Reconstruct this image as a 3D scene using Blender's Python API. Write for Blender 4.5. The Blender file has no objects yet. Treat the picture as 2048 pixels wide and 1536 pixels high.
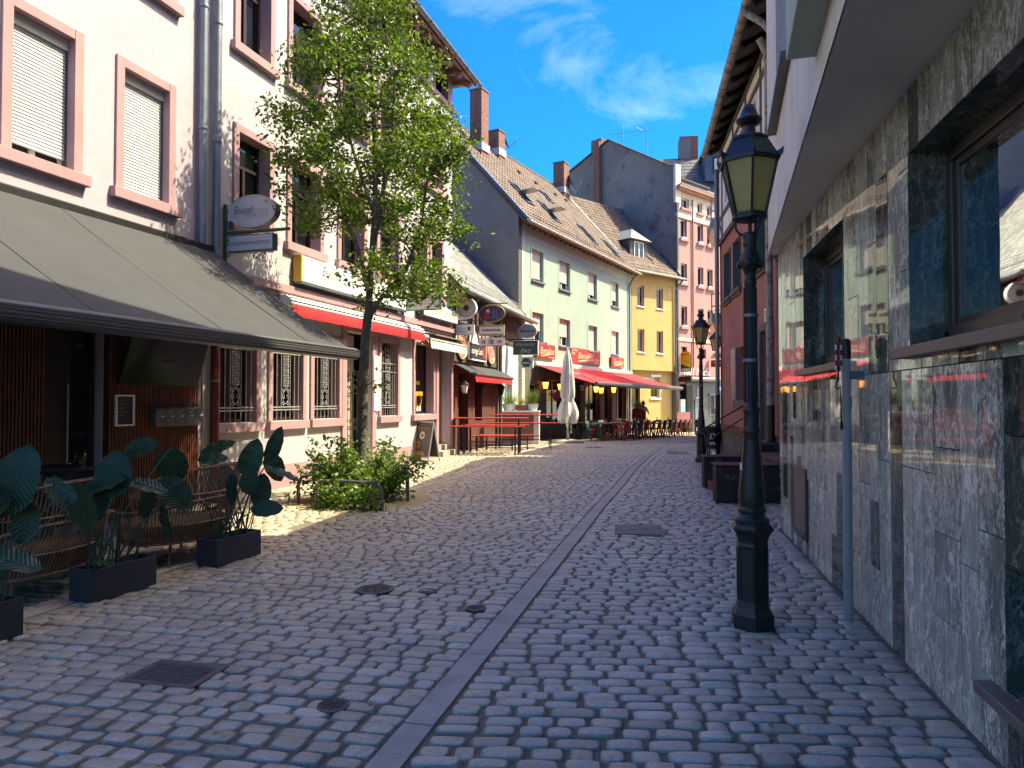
import bpy, math, random
from mathutils import Vector, Matrix
R = math.radians
rnd = random.Random(7)
scene = bpy.context.scene
col = scene.collection

# ------------------------------------------------------------------ camera
cam_d = bpy.data.cameras.new('Camera')
cam_d.sensor_width = 36.0
cam_d.lens = 24.96
cam_d.clip_start = 0.05
cam_d.clip_end = 2000
cam = bpy.data.objects.new('Camera', cam_d)
cam.location = (0, 0, 1.6)
cam.rotation_euler = (R(91.29), 0, 0)
col.objects.link(cam)
scene.camera = cam

# ------------------------------------------------------------------ sky and sun
SUN_AZ, SUN_EL = 5.0, 54.5          # azimuth counted from +X towards +Y
world = bpy.data.worlds.new('World')
scene.world = world
world.use_nodes = True
wn, wl = world.node_tree.nodes, world.node_tree.links
wn.clear()
w_out = wn.new('ShaderNodeOutputWorld')
w_bg = wn.new('ShaderNodeBackground')
w_bg.inputs['Strength'].default_value = 0.15
w_sky = wn.new('ShaderNodeTexSky')
w_sky.sky_type = 'NISHITA'
w_sky.sun_disc = False
w_sky.sun_elevation = R(SUN_EL)
w_sky.sun_rotation = R(90 - SUN_AZ)
w_sky.altitude = 100
w_sky.air_density = 0.85
w_sky.dust_density = 3.0
w_sky.ozone_density = 2.5
w_tc = wn.new('ShaderNodeTexCoord')
w_map = wn.new('ShaderNodeMapping')
w_map.inputs['Scale'].default_value = (1.2, 1.2, 3.2)
w_map.inputs['Rotation'].default_value = (0.0, 0.5, 0.3)
w_noi = wn.new('ShaderNodeTexNoise')
w_noi.inputs['Scale'].default_value = 2.2
w_noi.inputs['Detail'].default_value = 9
w_noi.inputs['Roughness'].default_value = 0.62
w_noi.inputs['Distortion'].default_value = 0.6
w_ramp = wn.new('ShaderNodeValToRGB')
w_ramp.color_ramp.elements[0].position = 0.52
w_ramp.color_ramp.elements[0].color = (0, 0, 0, 1)
w_ramp.color_ramp.elements[1].position = 0.8
w_ramp.color_ramp.elements[1].color = (0.15, 0.15, 0.15, 1)
w_hs = wn.new('ShaderNodeHueSaturation')
w_hs.inputs['Hue'].default_value = 0.519
w_hs.inputs['Saturation'].default_value = 1.9
w_hs.inputs['Value'].default_value = 0.75
w_mix = wn.new('ShaderNodeMixRGB')
w_mix.inputs['Color2'].default_value = (5.0, 5.4, 6.0, 1)
wl.new(w_tc.outputs['Generated'], w_map.inputs['Vector'])
wl.new(w_map.outputs['Vector'], w_noi.inputs['Vector'])
wl.new(w_noi.outputs['Fac'], w_ramp.inputs['Fac'])
wl.new(w_ramp.outputs['Color'], w_mix.inputs['Fac'])
wl.new(w_sky.outputs['Color'], w_hs.inputs['Color'])
wl.new(w_hs.outputs['Color'], w_mix.inputs['Color1'])
wl.new(w_mix.outputs['Color'], w_bg.inputs['Color'])
wl.new(w_bg.outputs['Background'], w_out.inputs['Surface'])

sun_d = bpy.data.lights.new('Sun', 'SUN')
sun_d.energy = 2.0
sun_d.angle = R(0.53)
sun_d.color = (1.0, 0.97, 0.93)
sun = bpy.data.objects.new('Sun', sun_d)
_sv = Vector((math.cos(R(SUN_EL)) * math.cos(R(SUN_AZ)), math.cos(R(SUN_EL)) * math.sin(R(SUN_AZ)), math.sin(R(SUN_EL))))
sun.rotation_euler = _sv.to_track_quat('Z', 'Y').to_euler()
sun.location = (20, 5, 30)
col.objects.link(sun)

scene.view_settings.view_transform = 'Standard'
scene.view_settings.look = 'None'
scene.view_settings.exposure = 2.4
scene.view_settings.gamma = 1.0
scene.view_settings.use_white_balance = True
scene.view_settings.white_balance_temperature = 9200
scene.view_settings.white_balance_tint = -4
scene.cycles.max_bounces = 6
scene.cycles.diffuse_bounces = 3
scene.cycles.glossy_bounces = 3
scene.cycles.transparent_max_bounces = 8
scene.cycles.caustics_reflective = False
scene.cycles.caustics_refractive = False

# ------------------------------------------------------------------ mesh helpers
class MB:
    def __init__(s):
        s.v = []; s.f = []
    def add(s, vs, fs):
        o = len(s.v)
        s.v += [tuple(p) for p in vs]
        s.f += [tuple(i + o for i in f) for f in fs]
        return s
    def hexa(s, p):
        return s.add(p, [(3, 2, 1, 0), (4, 5, 6, 7), (0, 1, 5, 4), (1, 2, 6, 5), (2, 3, 7, 6), (3, 0, 4, 7)])
    def box(s, c, size, rz=0.0):
        x, y, z = c; a, b, h = size[0] / 2, size[1] / 2, size[2] / 2
        cs, sn = math.cos(rz), math.sin(rz)
        P = []
        for dz in (-h, h):
            for dx, dy in ((-a, -b), (a, -b), (a, b), (-a, b)):
                P.append((x + dx * cs - dy * sn, y + dx * sn + dy * cs, z + dz))
        return s.hexa(P)
    def quad(s, *p):
        return s.add(p, [tuple(range(len(p)))])
    def bar(s, p, q, w, h=None, up=(0, 0, 1)):
        h = h or w
        p, q = Vector(p), Vector(q); d = (q - p).normalized(); u = Vector(up)
        if abs(d.dot(u)) > 0.98: u = Vector((1, 0, 0))
        r = d.cross(u).normalized(); u = r.cross(d).normalized()
        r *= w / 2; u *= h / 2
        return s.hexa([p - r - u, p + r - u, q + r - u, q - r - u, p - r + u, p + r + u, q + r + u, q - r + u])
    def tube(s, pts, r, n=8, cap=True):
        pts = [Vector(p) for p in pts]
        rs = r if isinstance(r, (list, tuple)) else [r] * len(pts)
        vs = []; fs = []
        ref = None
        for i, p in enumerate(pts):
            if i == 0: d = pts[1] - pts[0]
            elif i == len(pts) - 1: d = pts[-1] - pts[-2]
            else: d = (pts[i + 1] - pts[i]).normalized() + (pts[i] - pts[i - 1]).normalized()
            d.normalize()
            if ref is None:
                ref = Vector((0, 0, 1)) if abs(d.z) < 0.9 else Vector((1, 0, 0))
            a = d.cross(ref)
            if a.length < 1e-4: a = d.cross(Vector((0.3, 1, 0.2)))
            a.normalize(); b = d.cross(a).normalized(); ref = a.cross(d)
            for k in range(n):
                t = 2 * math.pi * k / n
                vs.append(p + (a * math.cos(t) + b * math.sin(t)) * rs[i])
        for i in range(len(pts) - 1):
            for k in range(n):
                k2 = (k + 1) % n
                fs.append((i * n + k, i * n + k2, (i + 1) * n + k2, (i + 1) * n + k))
        if cap:
            fs.append(tuple(range(n - 1, -1, -1)))
            m = (len(pts) - 1) * n
            fs.append(tuple(range(m, m + n)))
        return s.add(vs, fs)
    def lathe(s, prof, n=16, c=(0, 0, 0), ph=0.0, cap=True):
        vs = []; fs = []
        for (r, z) in prof:
            for k in range(n):
                t = 2 * math.pi * k / n + ph
                vs.append((c[0] + r * math.cos(t), c[1] + r * math.sin(t), c[2] + z))
        for i in range(len(prof) - 1):
            for k in range(n):
                k2 = (k + 1) % n
                fs.append((i * n + k, i * n + k2, (i + 1) * n + k2, (i + 1) * n + k))
        if cap:
            fs.append(tuple(range(n - 1, -1, -1)))
            m = (len(prof) - 1) * n
            fs.append(tuple(range(m, m + n)))
        return s.add(vs, fs)
    def prism(s, base, off):
        n = len(base); off = Vector(off)
        vs = [Vector(p) for p in base] + [Vector(p) + off for p in base]
        fs = [tuple(range(n - 1, -1, -1)), tuple(range(n, 2 * n))]
        for k in range(n):
            k2 = (k + 1) % n
            fs.append((k, k2, n + k2, n + k))
        return s.add(vs, fs)
    def blob(s, c, rx, ry, rz_, n=8, m=6, jit=0.0):
        vs = []; fs = []
        for i in range(m + 1):
            a = math.pi * i / m
            for k in range(n):
                t = 2 * math.pi * k / n
                j = 1 + rnd.uniform(-jit, jit)
                vs.append((c[0] + rx * j * math.sin(a) * math.cos(t), c[1] + ry * j * math.sin(a) * math.sin(t), c[2] - rz_ * math.cos(a)))
        for i in range(m):
            for k in range(n):
                k2 = (k + 1) % n
                fs.append((i * n + k, i * n + k2, (i + 1) * n + k2, (i + 1) * n + k))
        return s.add(vs, fs)

class Fr:
    """A facade frame: s runs along the wall, d out of the wall, z up."""
    def __init__(s, o, d):
        l = math.hypot(d[0], d[1])
        s.o = o; s.dx, s.dy = d[0] / l, d[1] / l
        s.nx, s.ny = s.dy, -s.dx
    def p(s, a, d, z):
        return Vector((s.o[0] + s.dx * a + s.nx * d, s.o[1] + s.dy * a + s.ny * d, z))
    def along(s): return Vector((s.dx, s.dy, 0))
    def out(s): return Vector((s.nx, s.ny, 0))
    def ang(s): return math.atan2(s.dy, s.dx)

def fbox(mb, fr, s0, s1, d0, d1, z0, z1):
    P = [fr.p(a, d, z) for z in (z0, z1) for a, d in ((s0, d0), (s0, d1), (s1, d1), (s1, d0))]
    mb.hexa(P)
    return mb

ORG = {}
def mesh_from(name, mb, org=None):
    me = bpy.data.meshes.new(name)
    if org is not None and org.length > 0:
        ox, oy, oz = org
        vs = [(v[0] - ox, v[1] - oy, v[2] - oz) for v in mb.v]
    else:
        vs = mb.v
    me.from_pydata(vs, [], mb.f)
    return me

def obj(name, mb, mat, parent=None, smooth=False, bevel=0.0, kind=None, ang=40, fix=False):
    org = ORG.get(parent.name, Vector((0, 0, 0))) if parent is not None else Vector((0, 0, 0))
    me = mesh_from(name, mb, org)
    if fix:
        import bmesh
        bm = bmesh.new(); bm.from_mesh(me); bmesh.ops.recalc_face_normals(bm, faces=bm.faces[:]); bm.to_mesh(me); bm.free()
    o = bpy.data.objects.new(name, me)
    if mat is not None: me.materials.append(mat)
    if smooth:
        me.polygons.foreach_set('use_smooth', [True] * len(me.polygons))
        me.set_sharp_from_angle(angle=R(ang))
    if bevel > 0:
        b = o.modifiers.new('bevel', 'BEVEL'); b.width = bevel; b.segments = 2; b.limit_method = 'ANGLE'; b.angle_limit = R(35)
    col.objects.link(o)
    if parent is not None:
        o.parent = parent
        ORG[o.name] = org
    if kind: o['kind'] = kind
    return o

def thing(name, label, cat, loc=(0, 0, 0), group=None, rz=0.0):
    o = bpy.data.objects.new(name, None)
    o.empty_display_size = 0.2
    o.location = loc; o.rotation_euler = (0, 0, rz)
    col.objects.link(o)
    o['label'] = label; o['category'] = cat
    if group: o['group'] = group
    ORG[o.name] = Vector(loc)
    return o

def tag(o, label, cat, group=None):
    o['label'] = label; o['category'] = cat
    if group: o['group'] = group
    return o

def copy_tree(o, parent=None):
    c = o.copy(); col.objects.link(c); c.parent = parent
    for ch in list(o.children): copy_tree(ch, c)
    return c

# ------------------------------------------------------------------ material helpers
def _nodes(name):
    m = bpy.data.materials.new(name); m.use_nodes = True
    nt = m.node_tree; nt.nodes.clear()
    out = nt.nodes.new('ShaderNodeOutputMaterial')
    b = nt.nodes.new('ShaderNodeBsdfPrincipled')
    nt.links.new(b.outputs[0], out.inputs[0])
    return m, nt.nodes, nt.links, b, out

def noise(n, l, vec, scale, detail=4, rough=0.55, dist=0.0):
    t = n.new('ShaderNodeTexNoise')
    t.inputs['Scale'].default_value = scale; t.inputs['Detail'].default_value = detail
    t.inputs['Roughness'].default_value = rough; t.inputs['Distortion'].default_value = dist
    l.new(vec, t.inputs['Vector'])
    return t.outputs['Fac']
def ramp(n, l, fac, p0, p1, c0=(0, 0, 0, 1), c1=(1, 1, 1, 1)):
    r = n.new('ShaderNodeValToRGB')
    r.color_ramp.elements[0].position = p0; r.color_ramp.elements[0].color = c0
    r.color_ramp.elements[1].position = p1; r.color_ramp.elements[1].color = c1
    l.new(fac, r.inputs['Fac'])
    return r.outputs['Color']
def mixc(n, l, fac, a, b, mode='MIX'):
    m = n.new('ShaderNodeMixRGB'); m.blend_type = mode
    if isinstance(fac, (int, float)): m.inputs[0].default_value = fac
    else: l.new(fac, m.inputs[0])
    for i, c in ((1, a), (2, b)):
        if isinstance(c, tuple): m.inputs[i].default_value = c if len(c) == 4 else (*c, 1)
        else: l.new(c, m.inputs[i])
    return m.outputs[0]
def math_(n, l, op, a, b=None):
    m = n.new('ShaderNodeMath'); m.operation = op
    for i, c in ((0, a), (1, b)):
        if c is None: continue
        if isinstance(c, (int, float)): m.inputs[i].default_value = c
        else: l.new(c, m.inputs[i])
    return m.outputs[0]
def scaled(n, l, vec, sc, rot=(0, 0, 0)):
    m = n.new('ShaderNodeMapping'); m.inputs['Scale'].default_value = sc; m.inputs['Rotation'].default_value = rot
    l.new(vec, m.inputs['Vector'])
    return m.outputs['Vector']
def bumpn(n, l, height, strength, dist, b):
    u = n.new('ShaderNodeBump'); u.inputs['Strength'].default_value = strength; u.inputs['Distance'].default_value = dist
    l.new(height, u.inputs['Height']); l.new(u.outputs[0], b.inputs['Normal'])

def mat(name, c, rough=0.8, var=0.12, scale=2.5, bump=0.0, bscale=60, bdist=0.01, metal=0.0, spec=0.35, streak=0.0, dirt=None, dirtp=(0.55, 0.75), dscale=1.2, coat=0.0):
    """General surface: base colour with soft variation, optional rain streaks, dirt patches and relief."""
    m, n, l, b, out = _nodes(name)
    geo = n.new('ShaderNodeNewGeometry'); P = geo.outputs['Position']
    c4 = (*c, 1)
    f = noise(n, l, P, scale, 6, 0.6)
    cc = mixc(n, l, ramp(n, l, f, 0.3, 0.7), tuple(x * (1 - var) for x in c), tuple(min(1, x * (1 + var)) for x in c))
    if streak > 0:
        sv = scaled(n, l, P, (9, 9, 0.5))
        fs = noise(n, l, sv, 1.0, 5, 0.65)
        cc = mixc(n, l, math_(n, l, 'MULTIPLY', ramp(n, l, fs, 0.45, 0.75), streak), cc, tuple(x * 0.5 for x in c))
    if dirt:
        fd = noise(n, l, P, dscale, 8, 0.7)
        cc = mixc(n, l, ramp(n, l, fd, dirtp[0], dirtp[1]), cc, dirt)
    l.new(cc, b.inputs['Base Color'])
    b.inputs['Metallic'].default_value = metal
    b.inputs['Specular IOR Level'].default_value = spec
    fr_ = noise(n, l, P, scale * 4, 4)
    rr = n.new('ShaderNodeMapRange'); l.new(fr_, rr.inputs[0])
    rr.inputs['To Min'].default_value = max(0.03, rough - 0.1); rr.inputs['To Max'].default_value = min(1, rough + 0.1)
    l.new(rr.outputs[0], b.inputs['Roughness'])
    if coat: b.inputs['Coat Weight'].default_value = coat
    if bump > 0:
        h = noise(n, l, P, bscale, 5, 0.6)
        h2 = noise(n, l, P, bscale * 0.15, 3)
        hh = math_(n, l, 'ADD', h, math_(n, l, 'MULTIPLY', h2, 1.6))
        bumpn(n, l, hh, bump, bdist, b)
    return m

def emit_mat(name, c, strength):
    m, n, l, b, out = _nodes(name)
    b.inputs['Base Color'].default_value = (*c, 1)
    b.inputs['Emission Color'].default_value = (*c, 1)
    b.inputs['Emission Strength'].default_value = strength
    return m

def glass_mat(name, tint=(0.55, 0.6, 0.6), ior=1.52, rough=0.01, boost=1.0):
    m = bpy.data.materials.new(name); m.use_nodes = True
    n, l = m.node_tree.nodes, m.node_tree.links; n.clear()
    out = n.new('ShaderNodeOutputMaterial')
    tr = n.new('ShaderNodeBsdfTransparent'); tr.inputs[0].default_value = (*tint, 1)
    gl = n.new('ShaderNodeBsdfGlossy'); gl.inputs['Roughness'].default_value = rough
    fr_ = n.new('ShaderNodeFresnel'); fr_.inputs['IOR'].default_value = ior
    geo = n.new('ShaderNodeNewGeometry')
    nz = noise(n, l, geo.outputs['Position'], 1.3, 2)
    bp = n.new('ShaderNodeBump'); bp.inputs['Strength'].default_value = 0.04; bp.inputs['Distance'].default_value = 0.05
    l.new(nz, bp.inputs['Height']); l.new(bp.outputs[0], gl.inputs['Normal'])
    mx = n.new('ShaderNodeMixShader')
    l.new(math_(n, l, 'MULTIPLY', fr_.outputs[0], boost), mx.inputs[0])
    l.new(tr.outputs[0], mx.inputs[1]); l.new(gl.outputs[0], mx.inputs[2]); l.new(mx.outputs[0], out.inputs[0])
    return m

def leaf_mat(name, c0, c1, trans=0.35, rough=0.45, scale=3.0):
    m, n, l, b, out = _nodes(name)
    geo = n.new('ShaderNodeNewGeometry')
    f = noise(n, l, geo.outputs['Position'], scale, 4)
    wn_ = n.new('ShaderNodeTexWhiteNoise'); 
    at = n.new('ShaderNodeAttribute'); at.attribute_name = 'tint'
    ff = math_(n, l, 'ADD', math_(n, l, 'MULTIPLY', f, 0.5), math_(n, l, 'MULTIPLY', at.outputs['Fac'], 0.6))
    cc = mixc(n, l, ramp(n, l, ff, 0.2, 0.85), c0, c1)
    l.new(cc, b.inputs['Base Color'])
    b.inputs['Roughness'].default_value = rough
    b.inputs['Specular IOR Level'].default_value = 0.4
    tr = n.new('ShaderNodeBsdfTranslucent')
    l.new(mixc(n, l, 1.0, cc, (1.5, 1.7, 0.6, 1), 'MULTIPLY'), tr.inputs[0])
    mx = n.new('ShaderNodeMixShader'); mx.inputs[0].default_value = trans
    l.new(b.outputs[0], mx.inputs[1]); l.new(tr.outputs[0], mx.inputs[2]); l.new(mx.outputs[0], out.inputs[0])
    return m

M = {}
# walls
M['pink_render'] = mat('pink_render', (0.425, 0.365, 0.43), 0.9, 0.07, 1.2, 0.35, 45, 0.012, streak=0.12, dirt=(0.4, 0.335, 0.36, 1), dirtp=(0.55, 0.85))
M['cream_render'] = mat('cream_render', (0.445, 0.42, 0.46), 0.9, 0.07, 0.9, 0.4, 45, 0.014, streak=0.16, dirt=(0.38, 0.345, 0.32, 1), dirtp=(0.56, 0.85))
M['rose_trim'] = mat('rose_trim', (0.36, 0.225, 0.245), 0.85, 0.09, 2.0, 0.25, 60, 0.006, streak=0.1)
M['rose_wood'] = mat('rose_wood', (0.36, 0.2, 0.18), 0.8, 0.12, 3.0, 0.2, 40, 0.006)
M['zinc'] = mat('zinc', (0.2, 0.225, 0.25), 0.45, 0.18, 3.0, 0.1, 30, 0.004, metal=0.55, spec=0.5, streak=0.25)
M['old_zinc'] = mat('old_zinc', (0.3, 0.29, 0.27), 0.6, 0.2, 6.0, 0.3, 30, 0.006, metal=0.3, streak=0.3, dirt=(0.12, 0.1, 0.085, 1), dirtp=(0.5, 0.6), dscale=7)
M['red_pipe'] = mat('red_pipe', (0.11, 0.018, 0.02), 0.5, 0.2, 6.0)
M['dark_frame'] = mat('dark_frame', (0.03, 0.018, 0.018), 0.4, 0.2, 5.0)
M['white_frame'] = mat('white_frame', (0.72, 0.72, 0.7), 0.5, 0.05, 4.0)
M['shutter'] = mat('shutter', (0.45, 0.48, 0.51), 0.55, 0.06, 1.5)
M['shutter_grey'] = mat('shutter_grey', (0.5, 0.48, 0.45), 0.6, 0.08, 1.5)
M['black'] = mat('black', (0.012, 0.012, 0.014), 0.5, 0.2, 5.0)
M['black_iron'] = mat('black_iron', (0.013, 0.013, 0.013), 0.42, 0.3, 12.0, 0.25, 90, 0.003, spec=0.5, dirt=(0.07, 0.065, 0.06, 1), dirtp=(0.62, 0.8), dscale=9)
M['silver_iron'] = mat('silver_iron', (0.3, 0.3, 0.31), 0.45, 0.3, 12.0, 0.2, 90, 0.003, metal=0.3)
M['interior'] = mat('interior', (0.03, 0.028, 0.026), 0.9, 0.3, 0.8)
M['curtain'] = mat('curtain', (0.6, 0.6, 0.57), 0.9, 0.1, 2.0)
M['mint_blind'] = mat('mint_blind', (0.42, 0.6, 0.54), 0.8, 0.06, 2.0)
M['glass'] = glass_mat('glass', (0.6, 0.65, 0.64), 1.55, 0.01, 1.3)
M['dark_glass'] = glass_mat('dark_glass', (0.3, 0.34, 0.34), 1.75, 0.015, 1.5)
M['wood_slat'] = mat('wood_slat', (0.1, 0.03, 0.016), 0.55, 0.35, 5.0, 0.15, 50, 0.003)
M['dark_back'] = mat('dark_back', (0.015, 0.009, 0.008), 0.8, 0.2, 4.0)
M['awning_grey'] = mat('awning_grey', (0.05, 0.052, 0.06), 0.85, 0.08, 1.2, 0.12, 120, 0.003, dirt=(0.04, 0.042, 0.047, 1), dirtp=(0.45, 0.8), dscale=0.8)
M['bar_grey'] = mat('bar_grey', (0.085, 0.09, 0.095), 0.45, 0.1, 4.0, metal=0.2, spec=0.5)
M['red_fabric'] = mat('red_fabric', (0.62, 0.018, 0.03), 0.8, 0.1, 2.0, 0.1, 100, 0.003)
M['white_fabric'] = mat('white_fabric', (0.62, 0.6, 0.57), 0.9, 0.1, 3.0, 0.2, 60, 0.006)
M['white_paint'] = mat('white_paint', (0.72, 0.73, 0.72), 0.5, 0.05, 2.0)
M['sign_white'] = mat('sign_white', (0.75, 0.78, 0.78), 0.35, 0.03, 1.0)
M['sign_grey'] = mat('sign_grey', (0.5, 0.5, 0.5), 0.4, 0.05, 2.0)
M['sign_yellow'] = mat('sign_yellow', (0.6, 0.33, 0.04), 0.5, 0.06, 2.0)
M['ink'] = mat('ink', (0.03, 0.03, 0.035), 0.6, 0.05)
M['ink_grey'] = mat('ink_grey', (0.28, 0.27, 0.27), 0.6, 0.05)
M['ink_gold'] = mat('ink_gold', (0.62, 0.36, 0.09), 0.6, 0.05)
M['ink_red'] = mat('ink_red', (0.5, 0.02, 0.03), 0.6, 0.05)
M['ink_white'] = mat('ink_white', (0.8, 0.78, 0.74), 0.6, 0.03)
M['ink_cream'] = mat('ink_cream', (0.75, 0.62, 0.4), 0.6, 0.05)
M['green_iron'] = mat('green_iron', (0.03, 0.09, 0.06), 0.5, 0.25, 8.0)
M['gold'] = mat('gold', (0.5, 0.34, 0.1), 0.4, 0.15, 5.0, metal=0.4)
M['brass'] = mat('brass', (0.4, 0.31, 0.14), 0.45, 0.15, 5.0, metal=0.5)
M['green_render'] = mat('green_render', (0.3, 0.4, 0.35), 0.92, 0.07, 1.5, 0.35, 30, 0.015, streak=0.15)
M['green_trim'] = mat('green_trim', (0.4, 0.47, 0.42), 0.9, 0.06, 1.5)
M['grey_gable'] = mat('grey_gable', (0.19, 0.18, 0.17), 0.95, 0.12, 0.6, 0.3, 25, 0.015, dirt=(0.14, 0.133, 0.125, 1), dirtp=(0.5, 0.75), dscale=0.5)
M['party_wall'] = mat('party_wall', (0.2, 0.187, 0.172), 0.95, 0.18, 0.4, 0.5, 9, 0.03, streak=0.25, dirt=(0.11, 0.103, 0.095, 1), dirtp=(0.52, 0.66), dscale=0.9)
M['yellow_render'] = mat('yellow_render', (0.46, 0.345, 0.145), 0.92, 0.08, 1.5, 0.35, 30, 0.012)
M['tenement_pink'] = mat('tenement_pink', (0.41, 0.235, 0.22), 0.9, 0.08, 0.9, 0.2, 25, 0.012, streak=0.15)
M['tenement_rose'] = mat('tenement_rose', (0.5, 0.24, 0.225), 0.9, 0.1, 0.9, 0.2, 25, 0.012, streak=0.2)
M['tenement_cream'] = mat('tenement_cream', (0.62, 0.54, 0.43), 0.9, 0.06, 1.0)
M['sandstone'] = mat('sandstone', (0.33, 0.18, 0.13), 0.9, 0.15, 3.0, 0.3, 30, 0.01)
M['blue_render'] = mat('blue_render', (0.47, 0.55, 0.58), 0.92, 0.06, 1.0, 0.25, 30, 0.01, streak=0.2)
M['white_render'] = mat('white_render', (0.72, 0.69, 0.63), 0.92, 0.08, 1.0, 0.3, 40, 0.01, streak=0.35, dirt=(0.42, 0.39, 0.34, 1), dirtp=(0.55, 0.85))
M['soffit'] = mat('soffit', (0.68, 0.655, 0.61), 0.92, 0.1, 0.9, 0.3, 60, 0.008)
M['dark_pink'] = mat('dark_pink', (0.37, 0.155, 0.13), 0.92, 0.12, 0.8, 0.3, 30, 0.012, streak=0.35, dirt=(0.27, 0.13, 0.11, 1), dirtp=(0.55, 0.75), dscale=0.9)
M['half_timber'] = mat('half_timber', (0.09, 0.075, 0.065), 0.85, 0.3, 4.0, 0.3, 30, 0.008)
M['plinth'] = mat('plinth', (0.13, 0.115, 0.105), 0.95, 0.3, 2.0, 0.4, 20, 0.02, streak=0.3)
M['old_step'] = mat('old_step', (0.04, 0.033, 0.028), 0.9, 0.35, 4.0, 0.6, 14, 0.03, dirt=(0.26, 0.21, 0.15, 1), dirtp=(0.57, 0.66), dscale=3.0)
M['step_red'] = mat('step_red', (0.16, 0.06, 0.05), 0.9, 0.3, 5.0, 0.4, 30, 0.01)
M['brick_red'] = None
M['granite'] = mat('granite', (0.4, 0.36, 0.31), 0.75, 0.1, 60.0, 0.2, 200, 0.002, dirt=(0.29, 0.26, 0.22, 1), dirtp=(0.45, 0.7), dscale=3)
M['cast_iron'] = mat('cast_iron', (0.12, 0.108, 0.098), 0.55, 0.25, 10.0, 0.2, 80, 0.003, metal=0.3, dirt=(0.12, 0.1, 0.08, 1), dirtp=(0.55, 0.7), dscale=8)
M['lead'] = mat('lead', (0.08, 0.1, 0.14), 0.6, 0.2, 3.0)
M['flashing'] = mat('flashing', (0.45, 0.46, 0.47), 0.5, 0.15, 3.0, metal=0.4)
M['cane'] = mat('cane', (0.24, 0.15, 0.095), 0.55, 0.3, 14.0, 0.2, 60, 0.003)
M['cane_dark'] = mat('cane_dark', (0.1, 0.06, 0.04), 0.6, 0.3, 14.0)
M['planter_grey'] = mat('planter_grey', (0.035, 0.04, 0.052), 0.5, 0.15, 3.0, 0.1, 40, 0.004)
M['soil'] = mat('soil', (0.05, 0.035, 0.025), 0.95, 0.4, 20.0, 0.6, 60, 0.02)
M['sand'] = mat('sand', (0.36, 0.27, 0.16), 0.95, 0.2, 6.0, 0.5, 80, 0.01, dirt=(0.16, 0.11, 0.06, 1), dirtp=(0.55, 0.7), dscale=5)
M['bench_red'] = mat('bench_red', (0.42, 0.05, 0.035), 0.45, 0.2, 6.0, 0.1, 40, 0.003)
M['chair_red'] = mat('chair_red', (0.38, 0.012, 0.02), 0.4, 0.1, 4.0)
M['chair_black'] = mat('chair_black', (0.016, 0.018, 0.022), 0.42, 0.1, 4.0)
M['chair_teal'] = mat('chair_teal', (0.045, 0.09, 0.09), 0.45, 0.1, 4.0)
M['table_top'] = mat('table_top', (0.17, 0.18, 0.17), 0.4, 0.1, 3.0)
M['brown_board'] = mat('brown_board', (0.2, 0.13, 0.1), 0.55, 0.25, 3.0)
M['terracotta'] = mat('terracotta', (0.35, 0.17, 0.08), 0.8, 0.15, 5.0)
M['bronze_alu'] = mat('bronze_alu', (0.075, 0.066, 0.062), 0.4, 0.1, 4.0, metal=0.35, spec=0.5)
M['bronze_sill'] = mat('bronze_sill', (0.15, 0.115, 0.1), 0.5, 0.15, 6.0, spec=0.5)
M['bark'] = mat('bark', (0.12, 0.105, 0.085), 0.95, 0.3, 7.0, 0.9, 22, 0.03, streak=0.4)
M['steel_hoop'] = mat('steel_hoop', (0.12, 0.12, 0.125), 0.5, 0.25, 10.0, metal=0.5)
M['stem'] = mat('stem', (0.1, 0.13, 0.05), 0.7, 0.2, 8.0)
M['skin'] = mat('skin', (0.4, 0.24, 0.17), 0.6, 0.05)
M['pole_grey'] = mat('pole_grey', (0.33, 0.315, 0.29), 0.6, 0.12, 6.0, streak=0.2)
M['lamp_green'] = mat('lamp_green', (0.03, 0.05, 0.05), 0.5, 0.1)
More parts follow.
